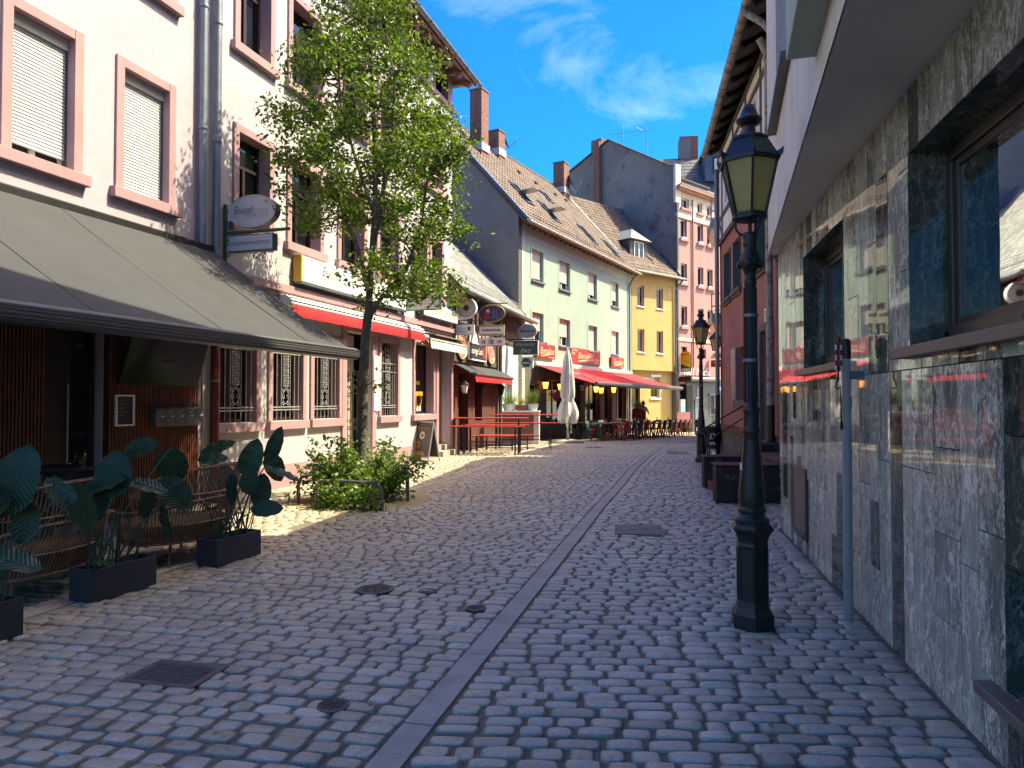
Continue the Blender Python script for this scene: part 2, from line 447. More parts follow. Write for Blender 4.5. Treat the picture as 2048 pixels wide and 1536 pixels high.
# ------------------------------------------------------------------ special materials
def cobble_mat():
    m, n, l, b, out = _nodes('cobblestone')
    geo = n.new('ShaderNodeNewGeometry'); P = geo.outputs['Position']
    at = n.new('ShaderNodeAttribute'); at.attribute_name = 'tint'
    oi = n.new('ShaderNodeObjectInfo')
    t = math_(n, l, 'FRACT', math_(n, l, 'ADD', at.outputs['Fac'], oi.outputs['Random']))
    cr = n.new('ShaderNodeValToRGB'); e = cr.color_ramp.elements
    e[0].position = 0; e[0].color = (0.34, 0.285, 0.22, 1)
    e[1].position = 1; e[1].color = (0.56, 0.49, 0.4, 1)
    for p, c in ((0.2, (0.5, 0.415, 0.32, 1)), (0.4, (0.44, 0.385, 0.32, 1)), (0.6, (0.52, 0.43, 0.33, 1)), (0.8, (0.4, 0.33, 0.255, 1))):
        k = e.new(p); k.color = c
    l.new(t, cr.inputs['Fac'])
    f1 = noise(n, l, P, 75, 5, 0.75)
    f2 = noise(n, l, P, 11, 4, 0.6)
    f3 = noise(n, l, P, 0.55, 5, 0.6)
    c = mixc(n, l, ramp(n, l, f1, 0.38, 0.58), mixc(n, l, 1.0, cr.outputs['Color'], (0.76, 0.76, 0.76, 1), 'MULTIPLY'), mixc(n, l, 1.0, cr.outputs['Color'], (1.06, 1.06, 1.05, 1), 'MULTIPLY'))
    c = mixc(n, l, ramp(n, l, f2, 0.55, 0.8), c, mixc(n, l, 1.0, c, (0.6, 0.58, 0.57, 1), 'MULTIPLY'))
    c = mixc(n, l, ramp(n, l, f3, 0.45, 0.75), c, mixc(n, l, 1.0, c, (0.78, 0.76, 0.74, 1), 'MULTIPLY'))
    l.new(c, b.inputs['Base Color'])
    rr = n.new('ShaderNodeMapRange'); l.new(f2, rr.inputs[0]); rr.inputs['To Min'].default_value = 0.3; rr.inputs['To Max'].default_value = 0.55
    l.new(rr.outputs[0], b.inputs['Roughness'])
    b.inputs['Specular IOR Level'].default_value = 0.5
    h = math_(n, l, 'ADD', math_(n, l, 'MULTIPLY', f1, 0.5), noise(n, l, P, 28, 4, 0.6))
    bumpn(n, l, h, 0.5, 0.008, b)
    return m
M['cobble'] = cobble_mat()

def joint_mat():
    m, n, l, b, out = _nodes('joint_sand')
    geo = n.new('ShaderNodeNewGeometry'); P = geo.outputs['Position']
    f = noise(n, l, P, 45, 6, 0.7); f2 = noise(n, l, P, 3.5, 5, 0.7)
    c = mixc(n, l, ramp(n, l, f, 0.3, 0.75), (0.1, 0.087, 0.067, 1), (0.23, 0.197, 0.15, 1))
    c = mixc(n, l, ramp(n, l, f2, 0.62, 0.72), c, (0.06, 0.075, 0.03, 1))
    # far part, where single stones are only a few millimetres on the picture
    sx = n.new('ShaderNodeSeparateXYZ'); l.new(P, sx.inputs[0])
    br = n.new('ShaderNodeTexBrick'); l.new(scaled(n, l, P, (1, 1, 1), (0, 0, R(-20))), br.inputs['Vector'])
    br.inputs['Scale'].default_value = 1.0; br.inputs['Brick Width'].default_value = 0.19; br.inputs['Row Height'].default_value = 0.14
    br.inputs['Mortar Size'].default_value = 0.018; br.inputs['Mortar Smooth'].default_value = 0.4; br.inputs['Bias'].default_value = 0.0
    br.inputs['Color1'].default_value = (0.42, 0.36, 0.28, 1); br.inputs['Color2'].default_value = (0.34, 0.295, 0.24, 1); br.inputs['Mortar'].default_value = (0.12, 0.1, 0.078, 1)
    far = math_(n, l, 'GREATER_THAN', sx.outputs['Y'], 25.9)
    c = mixc(n, l, far, c, br.outputs['Color'])
    l.new(c, b.inputs['Base Color']); b.inputs['Roughness'].default_value = 0.85
    hh = math_(n, l, 'SUBTRACT', f, math_(n, l, 'MULTIPLY', br.outputs['Fac'], far))
    bumpn(n, l, hh, 0.5, 0.015, b)
    return m
M['joint'] = joint_mat()

def marble_mat(name, dark):
    m, n, l, b, out = _nodes(name)
    geo = n.new('ShaderNodeNewGeometry'); oi = n.new('ShaderNodeObjectInfo')
    rv = n.new('ShaderNodeCombineXYZ')
    l.new(math_(n, l, 'MULTIPLY', oi.outputs['Random'], 37.0), rv.inputs[0]); l.new(math_(n, l, 'MULTIPLY', oi.outputs['Random'], 91.0), rv.inputs[1]); l.new(math_(n, l, 'MULTIPLY', oi.outputs['Random'], 63.0), rv.inputs[2])
    va = n.new('ShaderNodeVectorMath'); va.operation = 'ADD'; l.new(geo.outputs['Position'], va.inputs[0]); l.new(rv.outputs[0], va.inputs[1])
    P = scaled(n, l, va.outputs[0], (2.1, 2.1, 0.85))
    r2 = math_(n, l, 'FRACT', math_(n, l, 'MULTIPLY', oi.outputs['Random'], 13.7))
    r3 = math_(n, l, 'FRACT', math_(n, l, 'MULTIPLY', oi.outputs['Random'], 57.3))
    # lacy vein network: warped cell edges at two sizes, dense in some clouds and absent in others
    wt = n.new('ShaderNodeTexNoise'); wt.inputs['Scale'].default_value = 3.0; wt.inputs['Detail'].default_value = 6; wt.inputs['Roughness'].default_value = 0.65; l.new(P, wt.inputs['Vector'])
    wv = n.new('ShaderNodeVectorMath'); wv.operation = 'MULTIPLY_ADD'; l.new(wt.outputs['Color'], wv.inputs[0]); wv.inputs[1].default_value = (.7, .7, .7); l.new(P, wv.inputs[2])
    def net(scale, w):
        v = n.new('ShaderNodeTexVoronoi'); v.feature = 'DISTANCE_TO_EDGE'; v.inputs['Scale'].default_value = scale; l.new(wv.outputs[0], v.inputs['Vector'])
        return ramp(n, l, v.outputs['Distance'], 0.0, w, (1, 1, 1, 1), (0, 0, 0, 1))
    n3 = noise(n, l, P, 0.9, 5, 0.6, 0.8); cloud = ramp(n, l, n3, 0.35, 0.65)
    n4 = noise(n, l, P, 1.7, 6, 0.65, 0.6); m1 = ramp(n, l, n4, 0.37, 0.56)
    n5 = noise(n, l, P, 2.6, 6, 0.65, 0.9); m2 = ramp(n, l, n5, 0.38, 0.56)
    sp = noise(n, l, P, 30, 6, 0.75, 0.8)
    lo, hi_ = ((0.016, 0.024, 0.018, 1), (0.06, 0.072, 0.056, 1)) if dark else ((0.055, 0.064, 0.05, 1), (0.36, 0.37, 0.3, 1))
    base = mixc(n, l, math_(n, l, 'MULTIPLY', math_(n, l, 'ADD', math_(n, l, 'MULTIPLY', cloud, .4), math_(n, l, 'MULTIPLY', r2, .8)), 1.0), lo, hi_)
    base = mixc(n, l, math_(n, l, 'MULTIPLY', math_(n, l, 'MULTIPLY', ramp(n, l, sp, 0.47, 0.58), m2), 0.12 if dark else 0.75), base, (0.6, 0.6, 0.5, 1))
    base = mixc(n, l, math_(n, l, 'MULTIPLY', math_(n, l, 'MULTIPLY', net(7.0, .07), m2), 0.15 if dark else 0.85), base, (0.8, 0.8, 0.67, 1))
    base = mixc(n, l, math_(n, l, 'MULTIPLY', math_(n, l, 'MULTIPLY', net(2.3, .05), m1), math_(n, l, 'ADD', .12 if dark else .5, math_(n, l, 'MULTIPLY', r3, .2 if dark else .5))), base, (0.95, 0.93, 0.78, 1))
    l.new(base, b.inputs['Base Color'])
    b.inputs['Roughness'].default_value = 0.03
    b.inputs['Specular IOR Level'].default_value = 0.25 if dark else 0.34
    nb = noise(n, l, geo.outputs['Position'], 2.2, 3)
    bumpn(n, l, math_(n, l, 'ADD', nb, math_(n, l, 'MULTIPLY', sp, 0.01)), 0.012, 0.02, b)
    return m
M['marble'] = marble_mat('marble', False)
M['marble_dark'] = marble_mat('marble_dark', True)

def brick_mat(name, c1, c2, mort, w=0.24, h=0.075, ang=0.0):
    m, n, l, b, out = _nodes(name)
    tc = n.new('ShaderNodeTexCoord'); geo = n.new('ShaderNodeNewGeometry')
    sx = n.new('ShaderNodeSeparateXYZ'); l.new(geo.outputs['Position'], sx.inputs[0])
    cx = n.new('ShaderNodeCombineXYZ')
    l.new(math_(n, l, 'ADD', math_(n, l, 'MULTIPLY', sx.outputs[0], 0.8), math_(n, l, 'MULTIPLY', sx.outputs[1], 0.9)), cx.inputs[0]); l.new(sx.outputs[2], cx.inputs[1])
    br = n.new('ShaderNodeTexBrick'); l.new(cx.outputs[0], br.inputs['Vector'])
    br.inputs['Scale'].default_value = 1.0; br.inputs['Brick Width'].default_value = w; br.inputs['Row Height'].default_value = h
    br.inputs['Mortar Size'].default_value = 0.008; br.inputs['Mortar Smooth'].default_value = 0.3
    br.inputs['Color1'].default_value = (*c1, 1); br.inputs['Color2'].default_value = (*c2, 1); br.inputs['Mortar'].default_value = (*mort, 1)
    f = noise(n, l, geo.outputs['Position'], 6, 5, 0.7)
    c = mixc(n, l, ramp(n, l, f, 0.4, 0.75), br.outputs['Color'], mixc(n, l, 1.0, br.outputs['Color'], (0.6, 0.58, 0.56, 1), 'MULTIPLY'))
    l.new(c, b.inputs['Base Color']); b.inputs['Roughness'].default_value = 0.9
    bumpn(n, l, math_(n, l, 'SUBTRACT', f, br.outputs['Fac']), 0.5, 0.012, b)
    return m
M['brick_red'] = brick_mat('brick_red', (0.27, 0.095, 0.065), (0.2, 0.075, 0.055), (0.25, 0.22, 0.19))
M['brick_dark'] = brick_mat('brick_dark', (0.14, 0.035, 0.028), (0.1, 0.028, 0.024), (0.07, 0.05, 0.045))

def tile_mat(name, c0, c1, rough=0.85):
    m, n, l, b, out = _nodes(name)
    geo = n.new('ShaderNodeNewGeometry'); P = geo.outputs['Position']
    at = n.new('ShaderNodeAttribute'); at.attribute_name = 'tint'
    f = noise(n, l, P, 1.2, 5, 0.65)
    ff = math_(n, l, 'ADD', math_(n, l, 'MULTIPLY', at.outputs['Fac'], 0.55), math_(n, l, 'MULTIPLY', f, 0.5))
    c = mixc(n, l, ramp(n, l, ff, 0.15, 0.85), c0, c1)
    f2 = noise(n, l, P, 14, 5, 0.7)
    c = mixc(n, l, ramp(n, l, f2, 0.58, 0.75), c, mixc(n, l, 1.0, c, (0.55, 0.55, 0.52, 1), 'MULTIPLY'))
    l.new(c, b.inputs['Base Color']); b.inputs['Roughness'].default_value = rough
    bumpn(n, l, f2, 0.3, 0.01, b)
    return m
M['roof_tile'] = tile_mat('roof_tile', (0.075, 0.052, 0.044, 1), (0.17, 0.12, 0.098, 1))
M['slate'] = tile_mat('slate', (0.11, 0.115, 0.115, 1), (0.25, 0.26, 0.25, 1), 0.6)
M['slate_dark'] = tile_mat('slate_dark', (0.05, 0.055, 0.06, 1), (0.13, 0.135, 0.14, 1), 0.6)
M['leaf_tree'] = leaf_mat('leaf_tree', (0.032, 0.068, 0.014, 1), (0.14, 0.2, 0.036, 1), 0.38)
M['leaf_shrub'] = leaf_mat('leaf_shrub', (0.045, 0.095, 0.025, 1), (0.19, 0.27, 0.07, 1), 0.35)
M['leaf_strelitzia'] = leaf_mat('leaf_strelitzia', (0.012, 0.034, 0.014, 1), (0.03, 0.075, 0.038, 1), 0.15, 0.4, 5.0)
def leaf_veins(m):
    n, l = m.node_tree.nodes, m.node_tree.links
    b = [q for q in n if q.type == 'BSDF_PRINCIPLED'][0]
    uv = n.new('ShaderNodeAttribute'); uv.attribute_name = 'vein'
    w = math_(n, l, 'SINE', math_(n, l, 'MULTIPLY', uv.outputs['Fac'], 190.0))
    bumpn(n, l, w, 0.35, 0.004, b)
    src = b.inputs['Base Color'].links[0].from_socket
    c = mixc(n, l, math_(n, l, 'MULTIPLY', ramp(n, l, w, 0.75, 1.0), 0.25), src, (0.07, 0.16, 0.1, 1))
    l.new(c, b.inputs['Base Color'])
leaf_veins(M['leaf_strelitzia'])
M['leaf_pot'] = leaf_mat('leaf_pot', (0.05, 0.1, 0.02, 1), (0.2, 0.28, 0.07, 1), 0.3)
M['flower_pink'] = leaf_mat('flower_pink', (0.3, 0.02, 0.2, 1), (0.55, 0.06, 0.4, 1), 0.3)
M['leaf_dry'] = leaf_mat('leaf_dry', (0.2, 0.17, 0.05, 1), (0.4, 0.33, 0.14, 1), 0.3)

def set_tint(o, vals):
    a = o.data.attributes.new('tint', 'FLOAT', 'FACE')
    a.data.foreach_set('value', vals)

# ------------------------------------------------------------------ facade frames
L = Fr((-4.825, 11.05), (0.30, 1))
S = Fr((-1.78, 21.2), (2.05, 7.75))
G = Fr((0.27, 29.0), (0.547, 1))
Yf = Fr((6.97, 41.2), (3.23, 2.8))
T = Fr((10.2, 44.0), (0.74, 0.67))
MW = Fr((1.47, 0), (0.2096, 1))       # marble wall: its street side is -d
WU = Fr((0.57, 0), (0.299, 1))        # upper floors above the marble, street side is -d
DP = Fr((3.06, 0), (0.1465, 1))       # dark pink house, street side is -d
def flip(fr):
    f2 = Fr(fr.o, (fr.dx, fr.dy)); f2.nx, f2.ny = -f2.nx, -f2.ny
    return f2
MW, WU, DP = flip(MW), flip(WU), flip(DP)

def gz(y):
    return -0.022 * max(0.0, y - 26.0)

# ------------------------------------------------------------------ street
def build_street():
    mb = MB()
    xs = [-900, -60, -20, -8, -4, 0, 4, 8, 14, 20, 60, 900]
    ys = [-900, -40, -10, 0, 5, 10, 15, 20, 26, 32, 38, 44, 50, 60, 80, 200, 1500]
    def zz(y): return -0.011 + (gz(y) if y <= 60 else gz(60))
    vs = [(x, y, zz(y)) for y in ys for x in xs]
    nx = len(xs)
    fs = [(j * nx + i, j * nx + i + 1, (j + 1) * nx + i + 1, (j + 1) * nx + i) for j in range(len(ys) - 1) for i in range(nx - 1)]
    mb.add(vs, fs)
    o = obj('street', mb, M['joint'], kind='structure')
    return o
street = build_street()

# light granite bands that drain the street
band1 = [(-0.95, 1.6), (-0.57, 3.1), (0.38, 6.93), (1.34, 10.8), (2.0, 13.3), (2.75, 16.3), (3.95, 20.6), (5.2, 24.6), (6.45, 28.0), (8.2, 31.5), (10.6, 35.2), (14.0, 39.2)]
band2 = [(-4.45, 2.0), (-3.65, 5.2), (-2.9, 8.3), (-2.62, 9.4)], [(-1.93, 12.35), (-1.09, 14.9), (-0.79, 16.35), (0.06, 20.6), (1.0, 24.2), (2.2, 26.6)]
def resample(pts, step):
    out = [Vector((*pts[0], 0))]; acc = 0.0
    for a, b in zip(pts, pts[1:]):
        a, b = Vector((*a, 0)), Vector((*b, 0)); L_ = (b - a).length; t = step - acc
        while t <= L_:
            out.append(a + (b - a) * (t / L_)); t += step
        acc = L_ - (t - step)
    return out
def build_band(name, pts, width, step):
    root = obj(name, MB().box((pts[0][0], pts[0][1], -0.05), (0.05, 0.05, 0.02)), M['granite'], street)
    P = resample(pts, step)
    for i in range(len(P) - 1):
        a, b = P[i], P[i + 1]
        d0 = ((P[min(i + 1, len(P) - 1)] - P[max(i - 1, 0)])).normalized(); d1 = (P[min(i + 2, len(P) - 1)] - P[i]).normalized()
        n0 = Vector((d0.y, -d0.x, 0)) * width / 2; n1 = Vector((d1.y, -d1.x, 0)) * width / 2
        g = (b - a).normalized() * 0.004
        zt = lambda q: Vector((0, 0, 0.004 + gz(q.y))) + Vector((0, 0, rnd.uniform(-.002, .002)))
        lo = Vector((0, 0, -0.06))
        a2, b2 = a + g, b - g
        ta, tb = zt(a), zt(b)
        mb = MB().hexa([a2 - n0 + lo + ta, a2 + n0 + lo + ta, b2 + n1 + lo + tb, b2 - n1 + lo + tb, a2 - n0 + ta, a2 + n0 + ta, b2 + n1 + tb, b2 - n1 + tb])
        s_ = obj('granite_slab', mb, M['granite'], root, bevel=0.004)
build_band('drain_band', band1, 0.155, 1.0)
build_band('edge_band', band2[0], 0.15, 1.0)
build_band('edge_band', band2[1], 0.15, 1.0)

def band_x(pts, y):
    for (x0, y0), (x1, y1) in zip(pts, pts[1:]):
        if y0 <= y <= y1: return x0 + (x1 - x0) * (y - y0) / (y1 - y0)
    return None
TREE = Vector((-2.44, 11.4, 0))
covers = []   # (x, y, radius or half sizes) keep stones clear of the iron covers
COVER = [('round', -1.154, 6.02, 0.155), ('round', -0.704, 5.956, 0.078), ('round', -0.276, 5.474, 0.078), ('round', -0.931, 3.738, 0.085), ('rect', 1.55, 8.72, 0.29, 0.35), ('grate', -1.96, 4.17, 0.235, 0.17), ('round', 2.75, 23.9, 0.3), ('rect', 5.0, 21.45, 0.32, 0.5)]
def near_cover(x, y, m=0.06):
    for c in COVER:
        if c[0] == 'round':
            if (x - c[1]) ** 2 + (y - c[2]) ** 2 < (c[3] + m) ** 2: return True
        else:
            if abs(x - c[1]) < c[3] + m and abs(y - c[2]) < c[4] + m: return True
    return False

def stone_shape(w, d, rr, hgt=0.007, n=12, tilt=.018):
    """Worn sett: a rounded rectangle with a skirt, a soft shoulder and a slightly domed top."""
    a, b = w / 2, d / 2
    e = 2.0 / rr.uniform(4.2, 7.5)
    tx, ty = rr.uniform(-.05, .05), rr.uniform(-.05, .05)
    ring = []
    for k in range(n):
        t = 2 * math.pi * (k + .5) / n + (0.0 if n == 12 else 0)
        t = t + .22 * math.sin(4 * t) * (-1)
        c, s_ = math.cos(t), math.sin(t)
        x = a * math.copysign(abs(c) ** e, c); y = b * math.copysign(abs(s_) ** e, s_)
        x, y = x * (1 + ty * y / b) + rr.uniform(-.02, .02) * b, y * (1 + tx * x / a) + rr.uniform(-.02, .02) * b
        ring.append((x, y))
    vs = []
    tl = (rr.uniform(-tilt, tilt), rr.uniform(-tilt, tilt))
    for k, (sc, z) in enumerate(((1.0, -0.02), (0.97, -0.001), (0.8, 0.001 + hgt * 0.55))):
        for (x, y) in ring:
            vs.append((x * sc, y * sc, z + (x * tl[0] + y * tl[1] if k else 0)))
    vs.append((0, 0, 0.001 + hgt))
    fs = []
    for k in range(2):
        for i in range(n):
            j = (i + 1) % n
            fs.append((k * n + i, k * n + j, (k + 1) * n + j, (k + 1) * n + i))
    for i in range(n):
        fs.append((2 * n + i, 2 * n + (i + 1) % n, 3 * n))
    return vs, fs

def in_view(x, y):
    if y < 2.3: return False
    return abs(x / y) < 0.735
def build_cobbles():
    rr = random.Random(11)
    stones = []     # x, y, ang, w, d
    def zone_ok(x, y, zone):
        b1 = band_x(band1, y)
        b2 = band_x(band2[0], y) or band_x(band2[1], y)
        if b1 is not None and abs(x - b1) < 0.088: return False
        if zone == 0 and b1 is not None and x < b1: return False
        if zone == 1:
            if b1 is not None and x > b1: return False
            edge = -4.95 + 0.255 * y if y < 12 else (-1.93 + 0.252 * (y - 12.35))
            if b2 is not None and abs(x - b2) < 0.08: return False
            if x < (b2 if b2 is not None else edge): return False
        if zone == 2:
            edge = b2 if b2 is not None else (-4.95 + 0.255 * y if y < 12 else (-1.93 + 0.252 * (y - 12.35)))
            if x > edge - (0.08 if b2 is not None else 0): return False
        if (x - TREE.x) ** 2 / 1.12 ** 2 + (y - TREE.y) ** 2 / 1.0 ** 2 < 1: return False
        return True
    for zone, (ax, ay), rd0, w0 in ((0, (1.0, -0.06), 0.108, 0.195), (1, (0.975, -0.2), 0.11, 0.18), (2, (0.962, -0.27), 0.122, 0.17)):
        l_ = math.hypot(ax, ay); ex = (ax / l_, ay / l_); ey = (-ex[1], ex[0])
        ang = math.atan2(ex[1], ex[0])
        v = 0.5
        while v < 27.5:
            rd = rd0 * rr.uniform(0.88, 1.1); vm = v + rd / 2
            ph_ = rr.uniform(0, 6)
            at = lambda u: (ex[0] * u + ey[0] * vm, ex[1] * u + ey[1] * vm)
            runs = []; start = None; u = -10.0
            while u < 10.0:
                x, y = at(u)
                ok = 1.9 < y < 25.95 and abs(x / y) < 1.0 and not (x > 1.47 + 0.2096 * y and y < 8.9) and x < 3.06 + 0.1465 * y and x > -8.14 + 0.30 * y and zone_ok(x, y, zone)
                if ok and start is None: start = u
                if not ok and start is not None:
                    runs.append((start, u)); start = None
                u += 0.012
            if start is not None: runs.append((start, u))
            for (u0, u1) in runs:
                if u1 - u0 < 0.07: continue
                ws = []; tot = 0.0
                while tot < u1 - u0:
                    w = w0 * rr.uniform(0.72, 1.3) * (0.7 if rr.random() < .08 else 1); ws.append(w); tot += w
                if len(ws) > 1 and tot - (u1 - u0) > ws[-1] * 0.6: tot -= ws.pop()
                f_ = (u1 - u0) / tot; u = u0
                for w in ws:
                    w *= f_; uc = u + w / 2; vc = vm + 0.012 * math.sin(uc * 0.9 + ph_) + rr.uniform(-.005, .005); u += w
                    x = ex[0] * uc + ey[0] * vc; y = ex[1] * uc + ey[1] * vc
                    if near_cover(x, y, -0.03): continue
                    stones.append((x, y, ang + rr.uniform(-.02, .02), w - rr.uniform(0.012, 0.03), rd - rr.uniform(0.002, 0.008), zone))
            v += rd
    vis = sorted([s_ for s_ in stones if in_view(s_[0], s_[1])], key=lambda s_: -(s_[3] * s_[4]) / (s_[1] ** 2.6))
    big = set(id(s_) for s_ in vis[:300])
    protos = []
    for k in range(14):
        vs, fs = stone_shape(1.75, 1.0, rr, 0.007, 12, .002)
        me = bpy.data.meshes.new('cobblestone')
        me.from_pydata([(x / 1.75, y, z) for x, y, z in vs], [], fs)
        me.polygons.foreach_set('use_smooth', [True] * len(me.polygons))
        me.materials.append(M['cobble'])
        protos.append(me)
    rest = MB(); tints = []
    for s_ in stones:
        x, y, a, w, d, zone = s_
        zo = rr.uniform(-.005, .004)
        if id(s_) in big:
            o = bpy.data.objects.new('cobblestone', rr.choice(protos))
            o.location = (x, y, zo); o.rotation_euler = (0, 0, a + (math.pi if rr.random() < .5 else 0)); o.scale = (w, d, 1)
            col.objects.link(o); o.parent = street
        else:
            vs, fs = stone_shape(w, d, rr, n=12 if y < 8 else 8)
            cs, sn = math.cos(a), math.sin(a)
            rest.add([(x + px * cs - py * sn, y + px * sn + py * cs, pz + zo) for px, py, pz in vs], fs)
            tints += [rr.random()] * len(fs)
    o = obj('cobblestone_paving', rest, M['cobble'], street, kind='stuff')
    o.data.polygons.foreach_set('use_smooth', [True] * len(o.data.polygons))
    set_tint(o, tints)
build_cobbles()

def build_covers():
    names = ['large round cast iron manhole cover left of the granite drain band', 'small round valve cover beside the large round manhole cover', 'small round valve cover close to the granite drain band', 'round valve cover in the left foreground below the drain grate', 'square cast iron cover right of the granite band before the lamp', 'rectangular slotted drain grate in the left foreground', 'far round cover in front of the closed white parasol', 'far rectangular cover beside the curved granite band']
    for c, lab in zip(COVER, names):
        k = c[0]; loc = (c[1], c[2], gz(c[2]) + .008)
        t = thing('manhole_cover' if k != 'grate' else 'drain_grate', lab, 'manhole cover' if k != 'grate' else 'drain grate', loc, 'iron covers in the paving')
        x, y, z = loc
        if k == 'round':
            r = c[3]
            obj('frame', MB().lathe([(r, -0.03), (r, 0.003), (r * 0.93, 0.004), (r * 0.92, -0.006), (0.0, -0.006)], 28, loc, cap=False), M['cast_iron'], t, smooth=True)
            mb = MB()
            mb.lathe([(r * 0.9, -0.005), (r * 0.9, 0.001), (r * 0.86, 0.003), (r * 0.8, 0.003), (r * 0.79, -0.002), (0, -0.002)], 28, loc, cap=False)
            for ring in (0.3, 0.52, 0.7):
                mb.lathe([(r * ring, -0.002), (r * ring, 0.003), (r * (ring + 0.07), 0.003), (r * (ring + 0.07), -0.002)], 28, loc, cap=False)
            for q in range(16):
                a = q * math.pi / 8
                mb.bar((x + r * .28 * math.cos(a), y + r * .28 * math.sin(a), z), (x + r * .8 * math.cos(a), y + r * .8 * math.sin(a), z), r * 0.05, 0.006)
            obj('lid', mb, M['cast_iron'], t)
            obj('keyhole', MB().box((x, y, z + 0.002), (r * .2, r * .45, 0.004), 0.4), M['flashing'] if r > .2 else M['black'], t)
        elif k == 'rect':
            a, b = c[3], c[4]; rz = -0.15
            obj('frame', MB().box((x, y, z - 0.012), (2 * a, 2 * b, 0.03), rz), M['cast_iron'], t, bevel=0.004)
            mb = MB().box((x, y, z + 0.004), (2 * a - .07, 2 * b - .07, 0.012), rz)
            obj('lid', mb, M['cast_iron'], t, bevel=0.003)
            mb = MB()
            for i in range(7):
                mb.box((x - .1 + i * 0.035, y + .02, z + 0.011), (0.014, 0.1, 0.003), rz)
            obj('lettering', mb, M['black'], t)
        else:
            a, b = c[3], c[4]; rz = -0.22
            cs, sn = math.cos(rz), math.sin(rz)
            W = lambda px, py, pz: (x + px * cs - py * sn, y + px * sn + py * cs, z + pz)
            mb = MB()
            for (cx, cy, sx, sy) in ((0, -b + .02, 2 * a, .05), (0, b - .02, 2 * a, .05), (-a + .02, 0, .05, 2 * b - .09), (a - .02, 0, .05, 2 * b - .09)):
                mb.box(W(cx, cy, -0.012), (sx, sy, 0.034), rz)
            obj('frame', mb, M['cast_iron'], t, bevel=0.004)
            obj('pit', MB().box(W(0, 0, -0.022), (2 * a - .06, 2 * b - .06, 0.004), rz), M['black'], t)
            for i in range(9):
                obj('bar', MB().box(W(0, -b + .06 + i * (2 * b - .12) / 8, -0.004), (2 * a - .09, 0.015, 0.018), rz), M['cast_iron'], t)
build_covers()

# bare ground of the tree pit
def build_pit():
    n = 28; vs = [(TREE.x, TREE.y, 0.02)]
    for ring, (q, z) in enumerate(((0.55, 0.02), (1.0, 0.004), (1.12, -0.02))):
        for k in range(n):
            a = 2 * math.pi * k / n; j = rnd.uniform(0.95, 1.05)
            vs.append((TREE.x + 1.15 * q * j * math.cos(a), TREE.y + 1.03 * q * j * math.sin(a), z + rnd.uniform(-.008, .008)))
    fs = [(0, 1 + k, 1 + (k + 1) % n) for k in range(n)]
    for r_ in range(2):
        for k in range(n):
            k2 = (k + 1) % n
            fs.append((1 + r_ * n + k, 1 + (r_ + 1) * n + k, 1 + (r_ + 1) * n + k2, 1 + r_ * n + k2))
    obj('tree_pit_ground', MB().add(vs, fs), M['sand'], smooth=True, kind='structure')
build_pit()
# ------------------------------------------------------------------ facade parts shared by the houses
def wall(name, fr, s0, s1, z0, z1, holes, m, parent, depth=0.2, d=0.0, top=None):
    """Front sheet with real openings and reveals. top(s) may slope the upper edge."""
    mb = MB()
    ss = sorted(set([s0, s1] + [h[0] for h in holes] + [h[1] for h in holes]))
    zs = sorted(set([z0, z1] + [h[2] for h in holes] + [h[3] for h in holes]))
    ss = [a for a in ss if s0 <= a <= s1]; zs = [a for a in zs if z0 <= a <= z1]
    fl = fr.nx * fr.dy - fr.ny * fr.dx < 0
    def q(*p): mb.quad(*(p[::-1] if fl else p))
    for a, b in zip(ss, ss[1:]):
        for c, e in zip(zs, zs[1:]):
            ms, mz = (a + b) / 2, (c + e) / 2
            if any(h[0] < ms < h[1] and h[2] < mz < h[3] for h in holes): continue
            q(fr.p(a, d, c), fr.p(b, d, c), fr.p(b, d, e), fr.p(a, d, e))
    for (a, b, c, e) in [h[:4] for h in holes]:
        i = d - depth
        q(fr.p(a, d, c), fr.p(a, i, c), fr.p(b, i, c), fr.p(b, d, c)) if False else None
        mb.quad(fr.p(a, d, c), fr.p(a, d, e), fr.p(a, i, e), fr.p(a, i, c))
        mb.quad(fr.p(b, d, c), fr.p(b, i, c), fr.p(b, i, e), fr.p(b, d, e))
        mb.quad(fr.p(a, d, e), fr.p(b, d, e), fr.p(b, i, e), fr.p(a, i, e))
        mb.quad(fr.p(a, d, c), fr.p(a, i, c), fr.p(b, i, c), fr.p(b, d, c))
    return obj(name, mb, m, parent, fix=False)

def surround(fr, s0, s1, z0, z1, w, out, m, parent, depth=0.2, bottom=False):
    mb = MB(); e = 0.004
    fbox(mb, fr, s0 - w, s0 + e, -depth, out, z0, z1 + w)
    fbox(mb, fr, s1 - e, s1 + w, -depth, out, z0, z1 + w)
    fbox(mb, fr, s0 + e, s1 - e, -depth, out - e, z1 - e, z1 + w - e)
    if bottom: fbox(mb, fr, s0 + e, s1 - e, -depth, out - e, z0 - w, z0)
    return obj('surround', mb, m, parent, bevel=0.006)

def sill(fr, s0, s1, z0, z1, out, m, parent, depth=0.2):
    return obj('sill', fbox(MB(), fr, s0, s1, -depth, out, z0, z1), m, parent, bevel=0.008)

